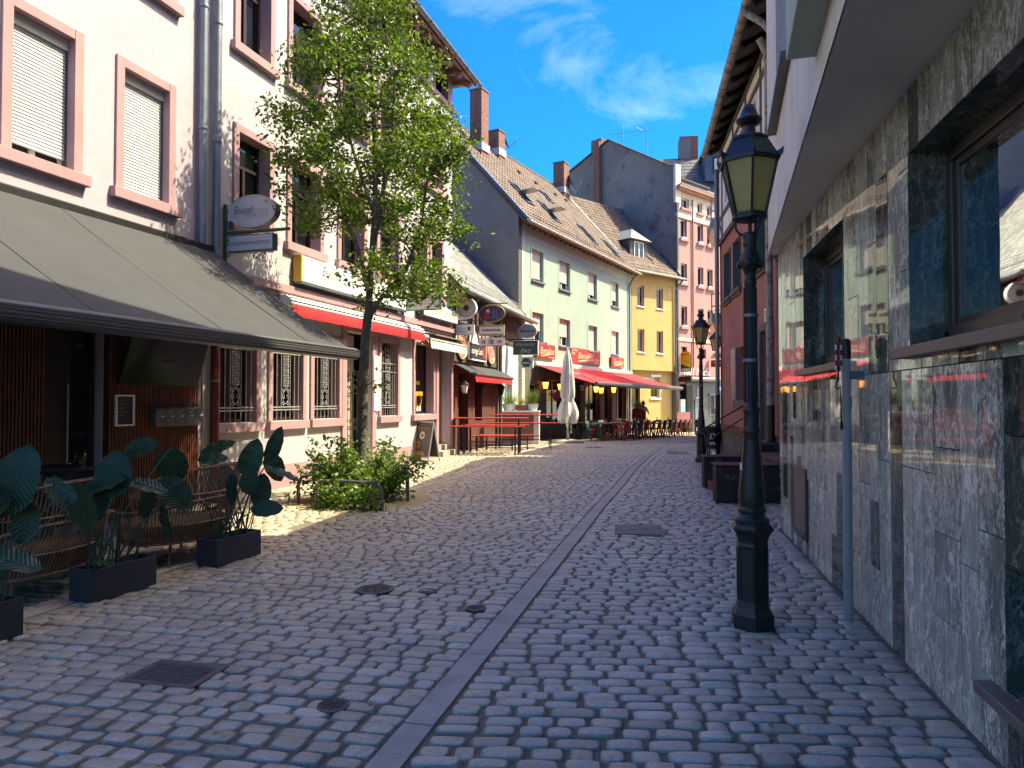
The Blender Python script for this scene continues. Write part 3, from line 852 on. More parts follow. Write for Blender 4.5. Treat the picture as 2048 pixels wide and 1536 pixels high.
def casement(fr, s0, s1, z0, z1, parent, m_frame, m_glass=None, d=-0.16, fw=0.06, mull=1, transom=None, back=0.45, blind=None, name='window', curtain=None):
    """A framed window: frame with mullions and a transom, panes, a dark room behind."""
    g_ = m_glass or M['glass']
    mb = MB()
    fbox(mb, fr, s0, s0 + fw, d - .05, d, z0, z1); fbox(mb, fr, s1 - fw, s1, d - .05, d, z0, z1)
    fbox(mb, fr, s0 + fw, s1 - fw, d - .05, d, z1 - fw, z1); fbox(mb, fr, s0 + fw, s1 - fw, d - .05, d, z0, z0 + fw)
    zt = transom if transom else z1 - fw
    if transom: fbox(mb, fr, s0 + fw, s1 - fw, d - .048, d + .006, transom - fw * .6, transom + fw * .6)
    xs = [s0 + fw + (s1 - s0 - 2 * fw) * i / (mull + 1) for i in range(mull + 2)]
    for x in xs[1:-1]:
        fbox(mb, fr, x - fw * .7, x + fw * .7, d - .046, d + .004, z0 + fw, zt - (fw * .6 if transom else 0))
    o = obj(name, mb, m_frame, parent, bevel=0.004)
    for i in range(mull + 1):
        a = xs[i] + (fw * .7 if i else 0); b = xs[i + 1] - (fw * .7 if i < mull else 0)
        obj('pane', MB().quad(fr.p(a, d - .025, z0 + fw), fr.p(b, d - .025, z0 + fw), fr.p(b, d - .025, zt), fr.p(a, d - .025, zt)), g_, o)
    if transom:
        obj('pane', MB().quad(fr.p(s0 + fw, d - .025, zt), fr.p(s1 - fw, d - .025, zt), fr.p(s1 - fw, d - .025, z1 - fw), fr.p(s0 + fw, d - .025, z1 - fw)), g_, o)
    # room behind: dark box open to the street
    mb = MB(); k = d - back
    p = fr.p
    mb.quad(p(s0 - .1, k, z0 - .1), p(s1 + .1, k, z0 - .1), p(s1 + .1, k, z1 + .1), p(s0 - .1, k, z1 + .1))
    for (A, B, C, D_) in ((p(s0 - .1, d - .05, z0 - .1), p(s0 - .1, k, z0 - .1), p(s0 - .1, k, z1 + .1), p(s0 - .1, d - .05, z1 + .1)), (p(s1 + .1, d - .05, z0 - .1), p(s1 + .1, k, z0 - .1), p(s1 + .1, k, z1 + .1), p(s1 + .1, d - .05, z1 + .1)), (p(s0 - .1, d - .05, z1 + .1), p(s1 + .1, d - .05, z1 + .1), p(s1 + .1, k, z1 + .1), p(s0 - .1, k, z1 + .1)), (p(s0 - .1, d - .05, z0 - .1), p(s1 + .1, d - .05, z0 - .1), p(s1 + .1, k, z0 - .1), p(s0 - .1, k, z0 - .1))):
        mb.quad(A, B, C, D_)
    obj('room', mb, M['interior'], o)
    if blind:      # (material, lower z)
        mb = MB(); zz = z1 - fw; 
        fbox(mb, fr, s0 + fw, s1 - fw, d - .1, d - .09, blind[1], zz)
        n_ = int((zz - blind[1]) / .06)
        for i in range(n_):
            fbox(mb, fr, s0 + fw, s1 - fw, d - .088, d - .078, blind[1] + i * .06, blind[1] + i * .06 + .045)
        obj('blind', mb, blind[0], o)
    if curtain:    # list of (sa, sb, za, zb)
        mb = MB()
        for (a, b, za, zb) in curtain:
            n_ = max(4, int((b - a) / .05))
            for i in range(n_):
                t0, t1 = a + (b - a) * i / n_, a + (b - a) * (i + 1) / n_
                w0, w1 = (0.02 if i % 2 else 0), (0 if i % 2 else 0.02)
                mb.quad(fr.p(t0, d - .12 + w0, za), fr.p(t1, d - .12 + w1, za), fr.p(t1, d - .12 + w1, zb), fr.p(t0, d - .12 + w0, zb))
        obj('curtain', mb, M['curtain'], o)
    return o

def roller(fr, s0, s1, z0, z1, parent, m, d=-0.12, pitch=0.05, box=0.12, name='roller_shutter'):
    mb = MB(); n_ = int((z1 - box - z0) / pitch)
    for i in range(n_):
        a = z1 - box - (i + 1) * pitch
        fl = [fr.p(s0 + .02, d - .012, a), fr.p(s0 + .02, d, a + .006), fr.p(s1 - .02, d, a + .006), fr.p(s1 - .02, d - .012, a), fr.p(s0 + .02, d - .012, a + pitch - .004), fr.p(s0 + .02, d - .004, a + pitch - .006), fr.p(s1 - .02, d - .004, a + pitch - .006), fr.p(s1 - .02, d - .012, a + pitch - .004)]
        mb.hexa(fl)
    fbox(mb, fr, s0 + .02, s1 - .02, d - .03, d - .016, z1 - box - n_ * pitch, z1 - box)
    o = obj(name, mb, m, parent)
    obj('shutter_box', fbox(MB(), fr, s0, s1, d - .04, d + .02, z1 - box, z1), M['shutter_grey'], o)
    for q in (s0, s1 - .025): obj('guide_rail', fbox(MB(), fr, q, q + .025, d - .03, d + .012, z0, z1 - box), M['bar_grey'], o)
    return o

def downpipe(fr, s, d, z0, z1, r, m, name, label, clamp=2.0, shoe=None, group='rain pipes', top=None):
    t = thing(name, label, 'rain pipe', fr.p(s, d, z0), group)
    pts = [fr.p(s, d, z0), fr.p(s, d, z1)] + (top or [])
    obj('pipe', MB().tube(pts, r, 12), m, t, smooth=True)
    z = z0 + clamp
    while z < z1:
        obj('clamp', MB().lathe([(r + .012, -.02), (r + .014, 0), (r + .012, .02)], 12, fr.p(s, d, z)), m, t, smooth=True)
        z += clamp
    if shoe:
        obj('painted_sleeve', MB().tube([fr.p(s, d, z0), fr.p(s, d, shoe[0])], r + .008, 12), shoe[1], t, smooth=True)
    return t

def roof_pieces(name, o, ea, eu, en, la, lu, tw, th, m, parent, thick=0.02, lift=0.035, jit=0.004, skip=None, kind='stuff', overlap=1.25, wave=0.0):
    """Courses of overlapping tiles on a sloped plane; o origin at the eave, ea along, eu up the slope, en normal."""
    mb = MB(); tints = []
    nu = int(lu / th); na = int(la / tw)
    ea, eu, en, o = Vector(ea), Vector(eu), Vector(en), Vector(o)
    for j in range(nu):
        off = (tw / 2 if j % 2 else 0)
        for i in range(-1 if off else 0, na):
            a0 = max(0.0, i * tw + off); a1 = min(la, (i + 1) * tw + off - .004)
            if a1 - a0 < .02: continue
            u0 = j * th; u1 = min(lu, u0 + th * overlap)
            if skip and skip((a0 + a1) / 2, u0 + th / 2): continue
            h = lift + rnd.uniform(-jit, jit)
            b = [o + ea * a0 + eu * u0 + en * (h - thick), o + ea * a1 + eu * u0 + en * (h - thick), o + ea * a1 + eu * u1, o + ea * a0 + eu * u1]
            tp = [p + en * thick for p in b]
            if wave:
                am = (a0 + a1) / 2
                mid = [o + ea * am + eu * u0 + en * (h - thick + wave), o + ea * am + eu * u1 + en * wave]
                P = [b[0], b[1], b[2], b[3], tp[0], tp[1], tp[2], tp[3], mid[0] + en * thick, mid[1] + en * thick]
                k = len(mb.v)
                mb.add(P, [(0, 1, 5, 8, 4), (4, 8, 9, 7), (8, 5, 6, 9), (1, 2, 6, 5), (3, 0, 4, 7)])
                tints += [rnd.random()] * 5
            else:
                mb.add(b + tp, [(0, 1, 5, 4), (4, 5, 6, 7), (1, 2, 6, 5), (3, 0, 4, 7)])
                tints += [rnd.random()] * 4
    ob = obj(name, mb, m, parent, kind=kind)
    set_tint(ob, tints)
    return ob

def text(body, m, parent, o, right, up, width=None, height=None, shear=0.0, align='CENTER', depth=0.004, bold=0.0, name='lettering', space=1.0):
    cu = bpy.data.curves.new('lettering', 'FONT')
    cu.body = body; cu.size = 1.0; cu.shear = shear; cu.align_x = 'CENTER'; cu.offset = bold; cu.extrude = 0.0; cu.space_character = space
    cu.resolution_u = 3
    to = bpy.data.objects.new('lettering_curve', cu)
    col.objects.link(to)
    bpy.context.view_layer.update()
    me = bpy.data.meshes.new_from_object(to)
    col.objects.unlink(to); bpy.data.objects.remove(to)
    xs = [v.co.x for v in me.vertices]; ys = [v.co.y for v in me.vertices]
    if not xs: return None
    x0, x1, y0, y1 = min(xs), max(xs), min(ys), max(ys)
    sx = (width / (x1 - x0)) if width else None
    sy = (height / (y1 - y0)) if height else None
    sx = sx or sy; sy = sy or sx
    right, up, o = Vector(right).normalized(), Vector(up).normalized(), Vector(o)
    n_ = right.cross(up)
    cx = {'CENTER': (x0 + x1) / 2, 'LEFT': x0, 'RIGHT': x1}[align]; cy = (y0 + y1) / 2
    mb = MB()
    mb.v = [tuple(o + right * ((v.co.x - cx) * sx) + up * ((v.co.y - cy) * sy) + n_ * depth) for v in me.vertices]
    mb.f = [tuple(p.vertices) for p in me.polygons]
    bpy.data.meshes.remove(me)
    return obj(name, mb, m, parent)

def scroll(c, ax, ay, r0, r1, turns, n=14, start=0.0, sgn=1):
    c, ax, ay = Vector(c), Vector(ax), Vector(ay)
    pts = []
    for i in range(n + 1):
        t = i / n; a = start + sgn * turns * 2 * math.pi * t; r = r0 + (r1 - r0) * t
        pts.append(c + ax * (r * math.cos(a)) + ay * (r * math.sin(a)))
    return pts

UP = Vector((0, 0, 1))
# ================================================================== pink house on the left edge
def build_pink():
    t = thing('pink_house', 'pale pink rendered house with white roller shutters behind the grey awning', 'house', L.p(-3, 0, 0))
    opens = []
    cols_ = [(-4.72, -3.9), (-3.15, -2.34), (-1.58, -0.76)]
    for a, b in cols_:
        for z0, z1 in ((4.45, 6.12), (7.47, 9.15)): opens.append((a, b, z0, z1))
    gf = [(-2.68, -1.84, 0.02, 2.75), (-6.6, -3.75, 0.5, 2.75)]
    wall('wall', L, -9.0, -0.02, 0, 11.3, opens + gf, M['pink_render'], t)
    mb = MB()     # other sides and core so the house is solid
    fbox(mb, L, -9.0, -0.02, -9.0, -0.75, 0, 11.2)
    obj('rear_body', mb, M['pink_render'], t)
    for i, (a, b) in enumerate(cols_):
        for z0, z1 in ((4.45, 6.12), (7.47, 9.15)):
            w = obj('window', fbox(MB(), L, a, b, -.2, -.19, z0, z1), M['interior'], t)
            surround(L, a, b, z0, z1, 0.125, 0.035, M['rose_trim'], w)
            sill(L, a - .2, b + .2, z0 - .15, z0 - .005, 0.1, M['rose_trim'], w)
            low = z0 + (0.13 if (i == 1 and z0 < 5) else 0)
            mb = MB(); fbox(mb, L, a, b, -.19, -.15, z0, z0 + .06); fbox(mb, L, (a + b) / 2 - .03, (a + b) / 2 + .03, -.19, -.15, z0, z1); fbox(mb, L, a, a + .05, -.19, -.151, z0, z1); fbox(mb, L, b - .05, b, -.19, -.151, z0, z1)
            obj('frame', mb, M['white_frame'], w)
            r_ = MB(); n_ = int((z1 - .14 - low) / .042)
            for k in range(n_):
                zz = z1 - .14 - (k + 1) * .042
                r_.hexa([L.p(a + .02, -.12, zz), L.p(a + .02, -.105, zz + .005), L.p(b - .02, -.105, zz + .005), L.p(b - .02, -.12, zz), L.p(a + .02, -.12, zz + .038), L.p(a + .02, -.112, zz + .036), L.p(b - .02, -.112, zz + .036), L.p(b - .02, -.12, zz + .038)])
            fbox(r_, L, a + .02, b - .02, -.14, -.122, z1 - .14 - n_ * .042, z1 - .14)
            obj('roller_shutter', r_, M['shutter'], w)
            obj('shutter_box', fbox(MB(), L, a, b, -.14, -.075, z1 - .14, z1 - .002), M['sandstone'] if False else M['shutter_grey'], w)
            for q in (a, b - .022): obj('guide_rail', fbox(MB(), L, q, q + .022, -.14, -.09, z0, z1 - .141), M['bar_grey'], w)
    # ground floor: timber slats either side of a dark door
    bk = MB(); fbox(bk, L, -3.74, -2.69, 0.0, 0.03, 0, 2.95); fbox(bk, L, -1.83, -0.14, 0.0, 0.03, 0, 2.95)
    obj('slat_backing', bk, M['dark_back'], t)
    mb = MB()
    s_ = -3.72
    while s_ < -0.17:
        if not (-2.72 < s_ < -1.83):
            fbox(mb, L, s_, s_ + .028, .031, .06, 0.02, 2.95)
        s_ += .046
    obj('timber_slats', mb, M['wood_slat'], t, kind='stuff')
    dr = obj('door', fbox(MB(), L, -2.66, -2.26, -.15, -.1, 0.03, 2.7), M['black'], t, bevel=.005)
    obj('pane', MB().quad(L.p(-2.24, -.12, .05), L.p(-1.86, -.12, .05), L.p(-1.86, -.12, 2.7), L.p(-2.24, -.12, 2.7)), M['dark_glass'], dr)
    obj('handle', MB().tube([L.p(-2.3, -.06, .7), L.p(-2.3, -.06, 1.8)], .012, 8), M['zinc'], dr, smooth=True)
    obj('room', fbox(MB(), L, -2.66, -1.85, -.7, -.65, 0, 2.74), M['interior'], dr)
    casement(L, -6.6, -3.75, .5, 2.75, t, M['dark_frame'], M['dark_glass'], mull=2, name='shop_window')
    # eave, out of the picture but throwing its shade
    mb = MB()
    mb.prism([L.p(-9, .6, 11.3), L.p(-9, -4, 15.2), L.p(-9, -8.6, 11.3)], L.along() * 8.98)
    obj('roof', mb, M['roof_tile'], t)
build_pink()
downpipe(L, -0.15, 0.1, 3.9, 11.2, 0.062, M['zinc'], 'rain_pipe', 'zinc rain pipe on the pink house, left of the pair above the grey awning', 1.9)
downpipe(L, 0.17, 0.1, 0.0, 11.2, 0.062, M['zinc'], 'rain_pipe', 'rain pipe with dark red painted foot on the cream house, right of the pair', 1.9, (2.45, M['red_pipe']))

# ================================================================== cream house with rose stone trim
def grille(parent, s0, s1, z0, z1, crown=False):
    d = -0.03
    mb = MB(); r = .009
    n = 7; c = (s0 + s1) / 2; pw = (s1 - s0) * .15
    xs = [s0 + .05, s0 + .05 + (c - pw - s0 - .05) / 2, c - pw, c + pw, s1 - .05 - (s1 - .05 - c - pw) / 2, s1 - .05]
    zt = z1 + (.0 if crown else .0)
    for x in xs + [c]:
        za = z0 + .02; zb = zt - .02
        if x == c: zb = z0 + .2
        if crown and x != c: zb = zt - .3 + (.1 if abs(x - c) < pw * 1.2 else 0)
        mb.tube([L.p(x, d, za), L.p(x, d, zb)], r, 6)
        if crown and x != c: mb.lathe([(r, 0), (.02, .03), (.004, .09)], 6, L.p(x, d, zb))
    hz = [z0 + .2, z0 + .25, z1 - .32, z1 - .12] if not crown else [z0 + .2, z0 + .25, z1 - .72, z1 - .52]
    for z in hz:
        mb.bar(L.p(s0 + .0, d + .012, z), L.p(s1 - .0, d + .012, z), .014, .024)
    A, B = L.along(), UP
    zz = z0 + .27
    zend = hz[2]
    # oval with leaves, then tall stem of paired scrolls
    ov = [L.p(c + pw * .7 * math.cos(q * math.pi / 8), d, zz + .17 + .13 * math.sin(q * math.pi / 8)) for q in range(17)]
    mb.tube(ov, .008, 5, cap=False)
    for sg in (-1, 1):
        for q in range(3):
            mb.tube(scroll(L.p(c + sg * pw * .6, d, zz + .05 + q * .12), A * sg, B, .05, .01, 1.1, 10, 2.0), .007, 5)
        z = zz + .4; q = 0
        while z < zend - .06:
            mb.tube(scroll(L.p(c + sg * pw * .42, d, z), A * sg, B, .045, .008, 1.2, 10, 3.6), .007, 5)
            mb.tube(scroll(L.p(c + sg * pw * .42, d + .004, z + .05), A * sg, B, .04, .006, -1.0, 9, 0.3), .006, 5)
            z += .1
    mb.tube([L.p(c, d, zz + .3), L.p(c, d, zend)], .012, 6)
    if len(hz) > 3:
        mb.tube([L.p(c + pw * .8 * math.cos(q * math.pi / 7), d, (hz[2] + hz[3]) / 2 + .085 * math.sin(q * math.pi / 7)) for q in range(15)], .008, 5, cap=False)
        mb.bar(L.p(c, d, hz[2]), L.p(c, d, hz[3]), .02, .008); mb.bar(L.p(c - pw * .8, d, (hz[2] + hz[3]) / 2), L.p(c + pw * .8, d, (hz[2] + hz[3]) / 2), .008, .02)
    if crown:
        for sg in (-1, 1):
            for q in range(3): mb.tube(scroll(L.p(c + sg * .05 * (1 - q * .2), d, hz[3] + .08 + q * .12), A * sg, B, .055 - q * .01, .008, 1.2, 10, 3.4), .007, 5)
        mb.tube([L.p(c, d, hz[3]), L.p(c, d, z1)], .008, 5)
    obj('window_grille', mb, M['silver_iron'], parent, smooth=True)

def build_cream():
    t = thing('cream_house', 'three storey cream house with rose stone window surrounds and timber eave', 'house', L.p(5, 0, 0))
    E_ = 10.56
    up_ = []
    c1 = [(0.79, 1.63), (2.3, 3.3), (4.1, 5.1), (5.85, 6.85), (7.92, 8.62), (8.95, 9.7)]
    for a, b in c1:
        up_ += [(a, b, 4.55, 6.1), (a, b, 7.58, 9.2)]
    att = [(0.8, 1.6), (2.4, 3.2), (4.2, 5.0), (5.9, 6.8), (7.9, 8.6), (9.2, 10.15)]
    for a, b in att: up_.append((a, b, 10.36, 11.12))
    gfw = [(0.36, 1.3, 1.22, 2.78), (1.76, 2.72, 1.22, 2.78), (3.1, 4.06, 1.22, 2.78), (5.97, 6.85, 1.22, 3.0)]
    gf = gfw + [(4.35, 5.5, 0.0, 3.1), (7.88, 9.1, 1.22, 3.1), (9.45, 10.4, 0.0, 3.1)]
    wall('wall', L, 0, E_, 0, 11.5, up_ + gf, M['cream_render'], t, depth=.26)
    obj('rear_body', fbox(MB(), L, 0.001, E_ - .001, -9, -.78, 0, 11.45), M['cream_render'], t)
    # end wall toward the low slate house
    obj('end_wall', MB().quad(L.p(E_, 0, 0), L.p(E_, -9, 0), L.p(E_, -9, 11.5), L.p(E_, 0, 11.5)), M['cream_render'], t)
    # plinth in rose, split around the doors
    for a, b in ((0.0, 4.15), (5.68, 9.25)):
        obj('plinth', fbox(MB(), L, a + .002, b, -.02, .035, 0, .42), M['rose_trim'], t, bevel=.006)
    mb = MB(); fbox(mb, L, 0.35, E_ + .05, -.02, .09, 3.58, 3.72); fbox(mb, L, 0.38, E_ + .02, -.02, .05, 3.52, 3.58)
    obj('cornice', mb, M['rose_trim'], t, bevel=.008)
    for fl, (z0, z1) in enumerate(((4.55, 6.1), (7.58, 9.2))):
        for i, (a, b) in enumerate(c1):
            bl = (M['mint_blind'], z0 + .12) if fl == 0 else None
            w = casement(L, a, b, z0, z1, t, M['dark_frame'], d=-.2, fw=.05, mull=1, transom=z1 - .48, blind=bl, curtain=[(a + .05, a + .25, z0 + .1, z1 - .1), (b - .25, b - .05, z0 + .1, z1 - .1)] if fl == 1 else None)
            surround(L, a, b, z0, z1, .13, .04, M['rose_trim'], w, depth=.26)
            sill(L, a - .2, b + .2, z0 - .16, z0 - .005, .1, M['rose_trim'], w, .26)
    for a, b in att:
        w = casement(L, a, b, 10.36, 11.12, t, M['dark_frame'], d=-.2, fw=.05, mull=1)
        surround(L, a, b, 10.36, 11.12, .1, .03, M['rose_wood'], w, depth=.26)
    obj('attic_band', fbox(MB(), L, 0, E_ + .06, -.02, .09, 10.2, 10.34), M['rose_trim'], t, bevel=.01)
    for a, b, z0, z1 in gfw:
        w = casement(L, a, b, z0, z1, t, M['dark_frame'], M['dark_glass'], d=-.2, fw=.05, mull=1, curtain=[(a + .06, a + .22, z0, z1)])
        surround(L, a, b, z0, z1, .12, .04, M['rose_trim'], w, depth=.26)
        sill(L, a - .15, b + .14, z0 - .16, z0 - .005, .1, M['rose_trim'], w, .26)
        grille(w, a + .02, b - .02, z0, z1, crown=(a > 5))
    # main door recess with iron gate
    for a, b in ((4.17, 4.349), (5.501, 5.68)):
        obj('door_jamb', fbox(MB(), L, a, b, -.02, .05, 0.0, 3.3), M['rose_trim'], t, bevel=.008)
    obj('lintel', fbox(MB(), L, 4.17, 5.68, -.02, .055, 3.1, 3.34), M['rose_trim'], t, bevel=.008)
    d_ = obj('door', fbox(MB(), L, 4.36, 5.49, -.5, -.44, 0.3, 3.09), M['tenement_cream'], t)
    mb = MB()
    for x in (4.42, 4.62, 4.82, 5.02, 5.22, 5.42): mb.tube([L.p(x, -.2, .32), L.p(x, -.2, 2.1)], .011, 6); mb.lathe([(.011, 0), (.022, .04), (.004, .14)], 6, L.p(x, -.2, 2.1))
    for z in (.34, .95, 1.0, 1.75, 2.05): mb.bar(L.p(4.37, -.2, z), L.p(5.48, -.2, z), .02, .025)
    for x in (4.52, 4.72, 4.92, 5.12, 5.32):
        for z in (1.12, 1.88): mb.tube(scroll(L.p(x, -.2, z), L.along(), UP, .07, .01, 1.3, 12), .008, 5)
        mb.tube(scroll(L.p(x, -.2, 2.2), L.along(), UP, .08, .01, 1.3, 12), .008, 5)
    obj('gate', mb, M['black_iron'], d_, smooth=True)
    for k in range(2):
        obj('step', fbox(MB(), L, 4.36, 5.49, -.5 + k * -.01, -.02 - k * .22, 0 + k * .15, .15 + k * .15), M['granite'], d_, bevel=.006)
    # shop window and side door at the right end
    w = casement(L, 7.88, 9.1, 1.22, 3.1, t, M['black'], M['dark_glass'], d=-.2, fw=.05, mull=0, name='shop_window')
    surround(L, 7.88, 9.1, 1.22, 3.1, .12, .04, M['rose_trim'], w, depth=.26)
    sill(L, 7.68, 9.3, 1.06, 1.215, .1, M['rose_trim'], w, .26)
    mb = MB(); mb.quad(*[L.p(a, -.215, z) for a, z in ((7.95, 2.02), (8.7, 2.02), (8.7, 2.12), (7.95, 2.12))]); mb.quad(*[L.p(a, -.215, z) for a, z in ((7.95, 1.72), (8.9, 1.72), (8.9, 1.83), (7.95, 1.83))])
    ring = [L.p(8.62 + .17 * math.cos(q * math.pi / 12), -.21, 1.6 + .2 * math.sin(q * math.pi / 12)) for q in range(25)]
    mb.tube(ring, .012, 5, cap=False)
    obj('window_sticker', mb, M['sign_yellow'], w)
    mb = MB(); mb.quad(*[L.p(a, -.213, z) for a, z in ((8.5, 1.3), (8.62, 1.3), (8.62, 1.43), (8.5, 1.43))]); mb.quad(*[L.p(a, -.213, z) for a, z in ((8.66, 1.3), (8.78, 1.3), (8.78, 1.43), (8.66, 1.43))])
    obj('price_card', mb, M['sign_white'], w)
    for a, b in ((9.27, 9.449), (10.401, 10.55)):
        obj('door_jamb', fbox(MB(), L, a, b, -.02, .05, 0.0, 3.2), M['rose_trim'], t, bevel=.008)
    d2 = obj('door', fbox(MB(), L, 9.46, 10.39, -.45, -.4, .3, 3.09), M['rose_wood'], t)
    for k in range(2):
        obj('step', fbox(MB(), L, 9.4 + k * .05, 10.4 - k * .01, -.45, .2 - k * .25, 0 + k * .15, .15 + k * .15), M['granite'], d2, bevel=.006)
    # eave with shaped rafter tails, boarding and zinc gutter
    zE = 11.12
    for k in range(15):
        s_ = 0.3 + k * .74
        prof = [(-.1, zE + .28), (.52, zE + .02), (.52, zE - .06), (.46, zE - .13), (.38, zE - .1), (.3, zE - .02), (.15, zE - .03), (-.1, zE - .02)]
        obj('rafter_tail', MB().prism([L.p(s_, d, z) for d, z in prof], L.along() * .13), M['rose_wood'], t, bevel=.006)
    mb = MB()
    mb.hexa([L.p(-.05, -.2, zE + .34), L.p(-.05, .58, zE + .03), L.p(11.05, .58, zE + .03), L.p(11.05, -.2, zE + .34), L.p(-.05, -.2, zE + .38), L.p(-.05, .58, zE + .07), L.p(11.05, .58, zE + .07), L.p(11.05, -.2, zE + .38)])
    obj('eave_boarding', mb, M['rose_wood'], t)
    mb = MB()
    for k in range(7):
        a0 = math.pi + k * math.pi / 6; a1 = a0 + math.pi / 6
        if k < 6: mb.hexa([L.p(-.05, .67 + .085 * math.cos(a), zE + .12 + .085 * math.sin(a)) for a in (a0, a1)] + [L.p(11.15, .67 + .085 * math.cos(a), zE + .12 + .085 * math.sin(a)) for a in (a1, a0)] + [L.p(-.05, .67 + .075 * math.cos(a), zE + .12 + .075 * math.sin(a)) for a in (a0, a1)] + [L.p(11.15, .67 + .075 * math.cos(a), zE + .12 + .075 * math.sin(a)) for a in (a1, a0)])
    gt = obj('gutter', mb, M['zinc'], t)
    for k in range(13):
        obj('gutter_bracket', MB().tube([L.p(.2 + k * .88, .67 + .092 * math.cos(a), zE + .12 + .092 * math.sin(a)) for a in [math.pi + q * math.pi / 8 for q in range(9)]], .009, 5), M['zinc'], gt)
    e0 = L.p(-.05, .6, zE + .1); slope = (L.out() * -1 * .8 + UP * .6).normalized(); nn = (L.out() * .6 + UP * .8).normalized()
    mb = MB(); a = L.p(-.05, .6, zE + .09); b = L.p(11.05, .6, zE + .09)
    for rows in range(2): pass
    mb.prism([L.p(-.05, .6, zE + .085), L.p(-.05, -4.5, zE + 3.9), L.p(-.05, -9.6, zE + .085), L.p(-.05, -9.6, zE + .05), L.p(-.05, -4.5, zE + 3.86), L.p(-.05, .6, zE + .05)][:3] , L.along() * 11.1)
    obj('roof', mb, M['roof_tile'], t)
    sn = MB()
    for z in (.12, .2): sn.tube([L.p(0, .45, zE + .2 + z), L.p(11, .45, zE + .2 + z)], .008, 5)
    for k in range(12): sn.tube([L.p(.2 + k * .97, .45, zE + .15), L.p(.2 + k * .97, .45, zE + .42)], .009, 5)
    obj('snow_guard', sn, M['zinc'], t)
build_cream()

# ================================================================== grey awning over the cafe
def build_grey_awning():
    t = thing('cafe_awning', 'large grey fabric awning stretched over the cafe seats', 'awning', L.p(-3, .1, 3.9))
    s0, s1 = -9.0, 0.02; da, za = .12, 3.95; df, zf = 2.63, 2.3
    ns, nd = 90, 14
    vs = []; fs = []
    for i in range(ns + 1):
        for j in range(nd + 1):
            u = j / nd; s_ = s0 + (s1 - s0) * i / ns
            sag = -.05 * math.sin(math.pi * u) * (0.6 + .4 * math.sin(s_ * 1.3)) + (.006 * math.sin(s_ * 9.1 + u * 2.5) + .004 * math.sin(s_ * 17.3 - u * 4)) * u ** 1.5 * (1 - u) * 3 + rnd.uniform(-.0012, .0012)
            vs.append(L.p(s_, da + (df - da) * u, za + (zf - za) * u + sag))
    for i in range(ns):
        for j in range(nd):
            k = i * (nd + 1) + j
            fs.append((k, k + 1, k + nd + 2, k + nd + 1))
    n_ = len(vs)
    vs += [v - Vector((0, 0, .006)) for v in vs[:n_]]
    fs += [tuple(n_ + q for q in f[::-1]) for f in fs[:]]
    obj('fabric', MB().add(vs, fs), M['awning_grey'], t, smooth=True)
    for s_ in (-7.6, -5.95, -4.3, -2.65, -1.0):
        mb = MB()
        pts = [L.p(s_, da + (df - da) * u, za + (zf - za) * u - .05 * math.sin(math.pi * u) * (0.6 + .4 * math.sin(s_ * 1.3)) + .004) for u in [q / 8 for q in range(9)]]
        for a, b in zip(pts, pts[1:]): mb.bar(a, b, .022, .004)
        obj('seam', mb, M['awning_grey'], t)
    mb = MB()     # front profile with ribs
    prof = [(df - .02, zf + .06), (df + .05, zf + .045), (df + .095, zf - .0), (df + .1, zf - .06), (df + .075, zf - .11), (df - .03, zf - .125), (df - .05, zf - .04)]
    mb.prism([L.p(s0, d, z) for d, z in prof], L.along() * (s1 - s0))
    fb = obj('front_bar', mb, M['bar_grey'], t, bevel=.008)
    mb = MB()
    for z in (.015, -.015, -.045, -.075): fbox(mb, L, s0, s1, df + .09, df + .104, zf + z - .006, zf + z + .004)
    obj('rib', mb, M['bar_grey'], fb)
    mb = MB(); fbox(mb, L, s0, s1, .06, .2, za - .1, za + .05)
    obj('cassette', mb, M['black'], t, bevel=.02)
    for s_ in (-.35, -3.6, -6.9):
        mb = MB(); e = L.p(s_ - 1.2, 1.35, 3.05)
        mb.tube([L.p(s_, .16, za - .12), e], .03, 8); mb.tube([e, L.p(s_ - .1, df - .03, zf - .05)], .026, 8)
        obj('folding_arm', mb, M['bar_grey'], t, smooth=True)
build_grey_awning()
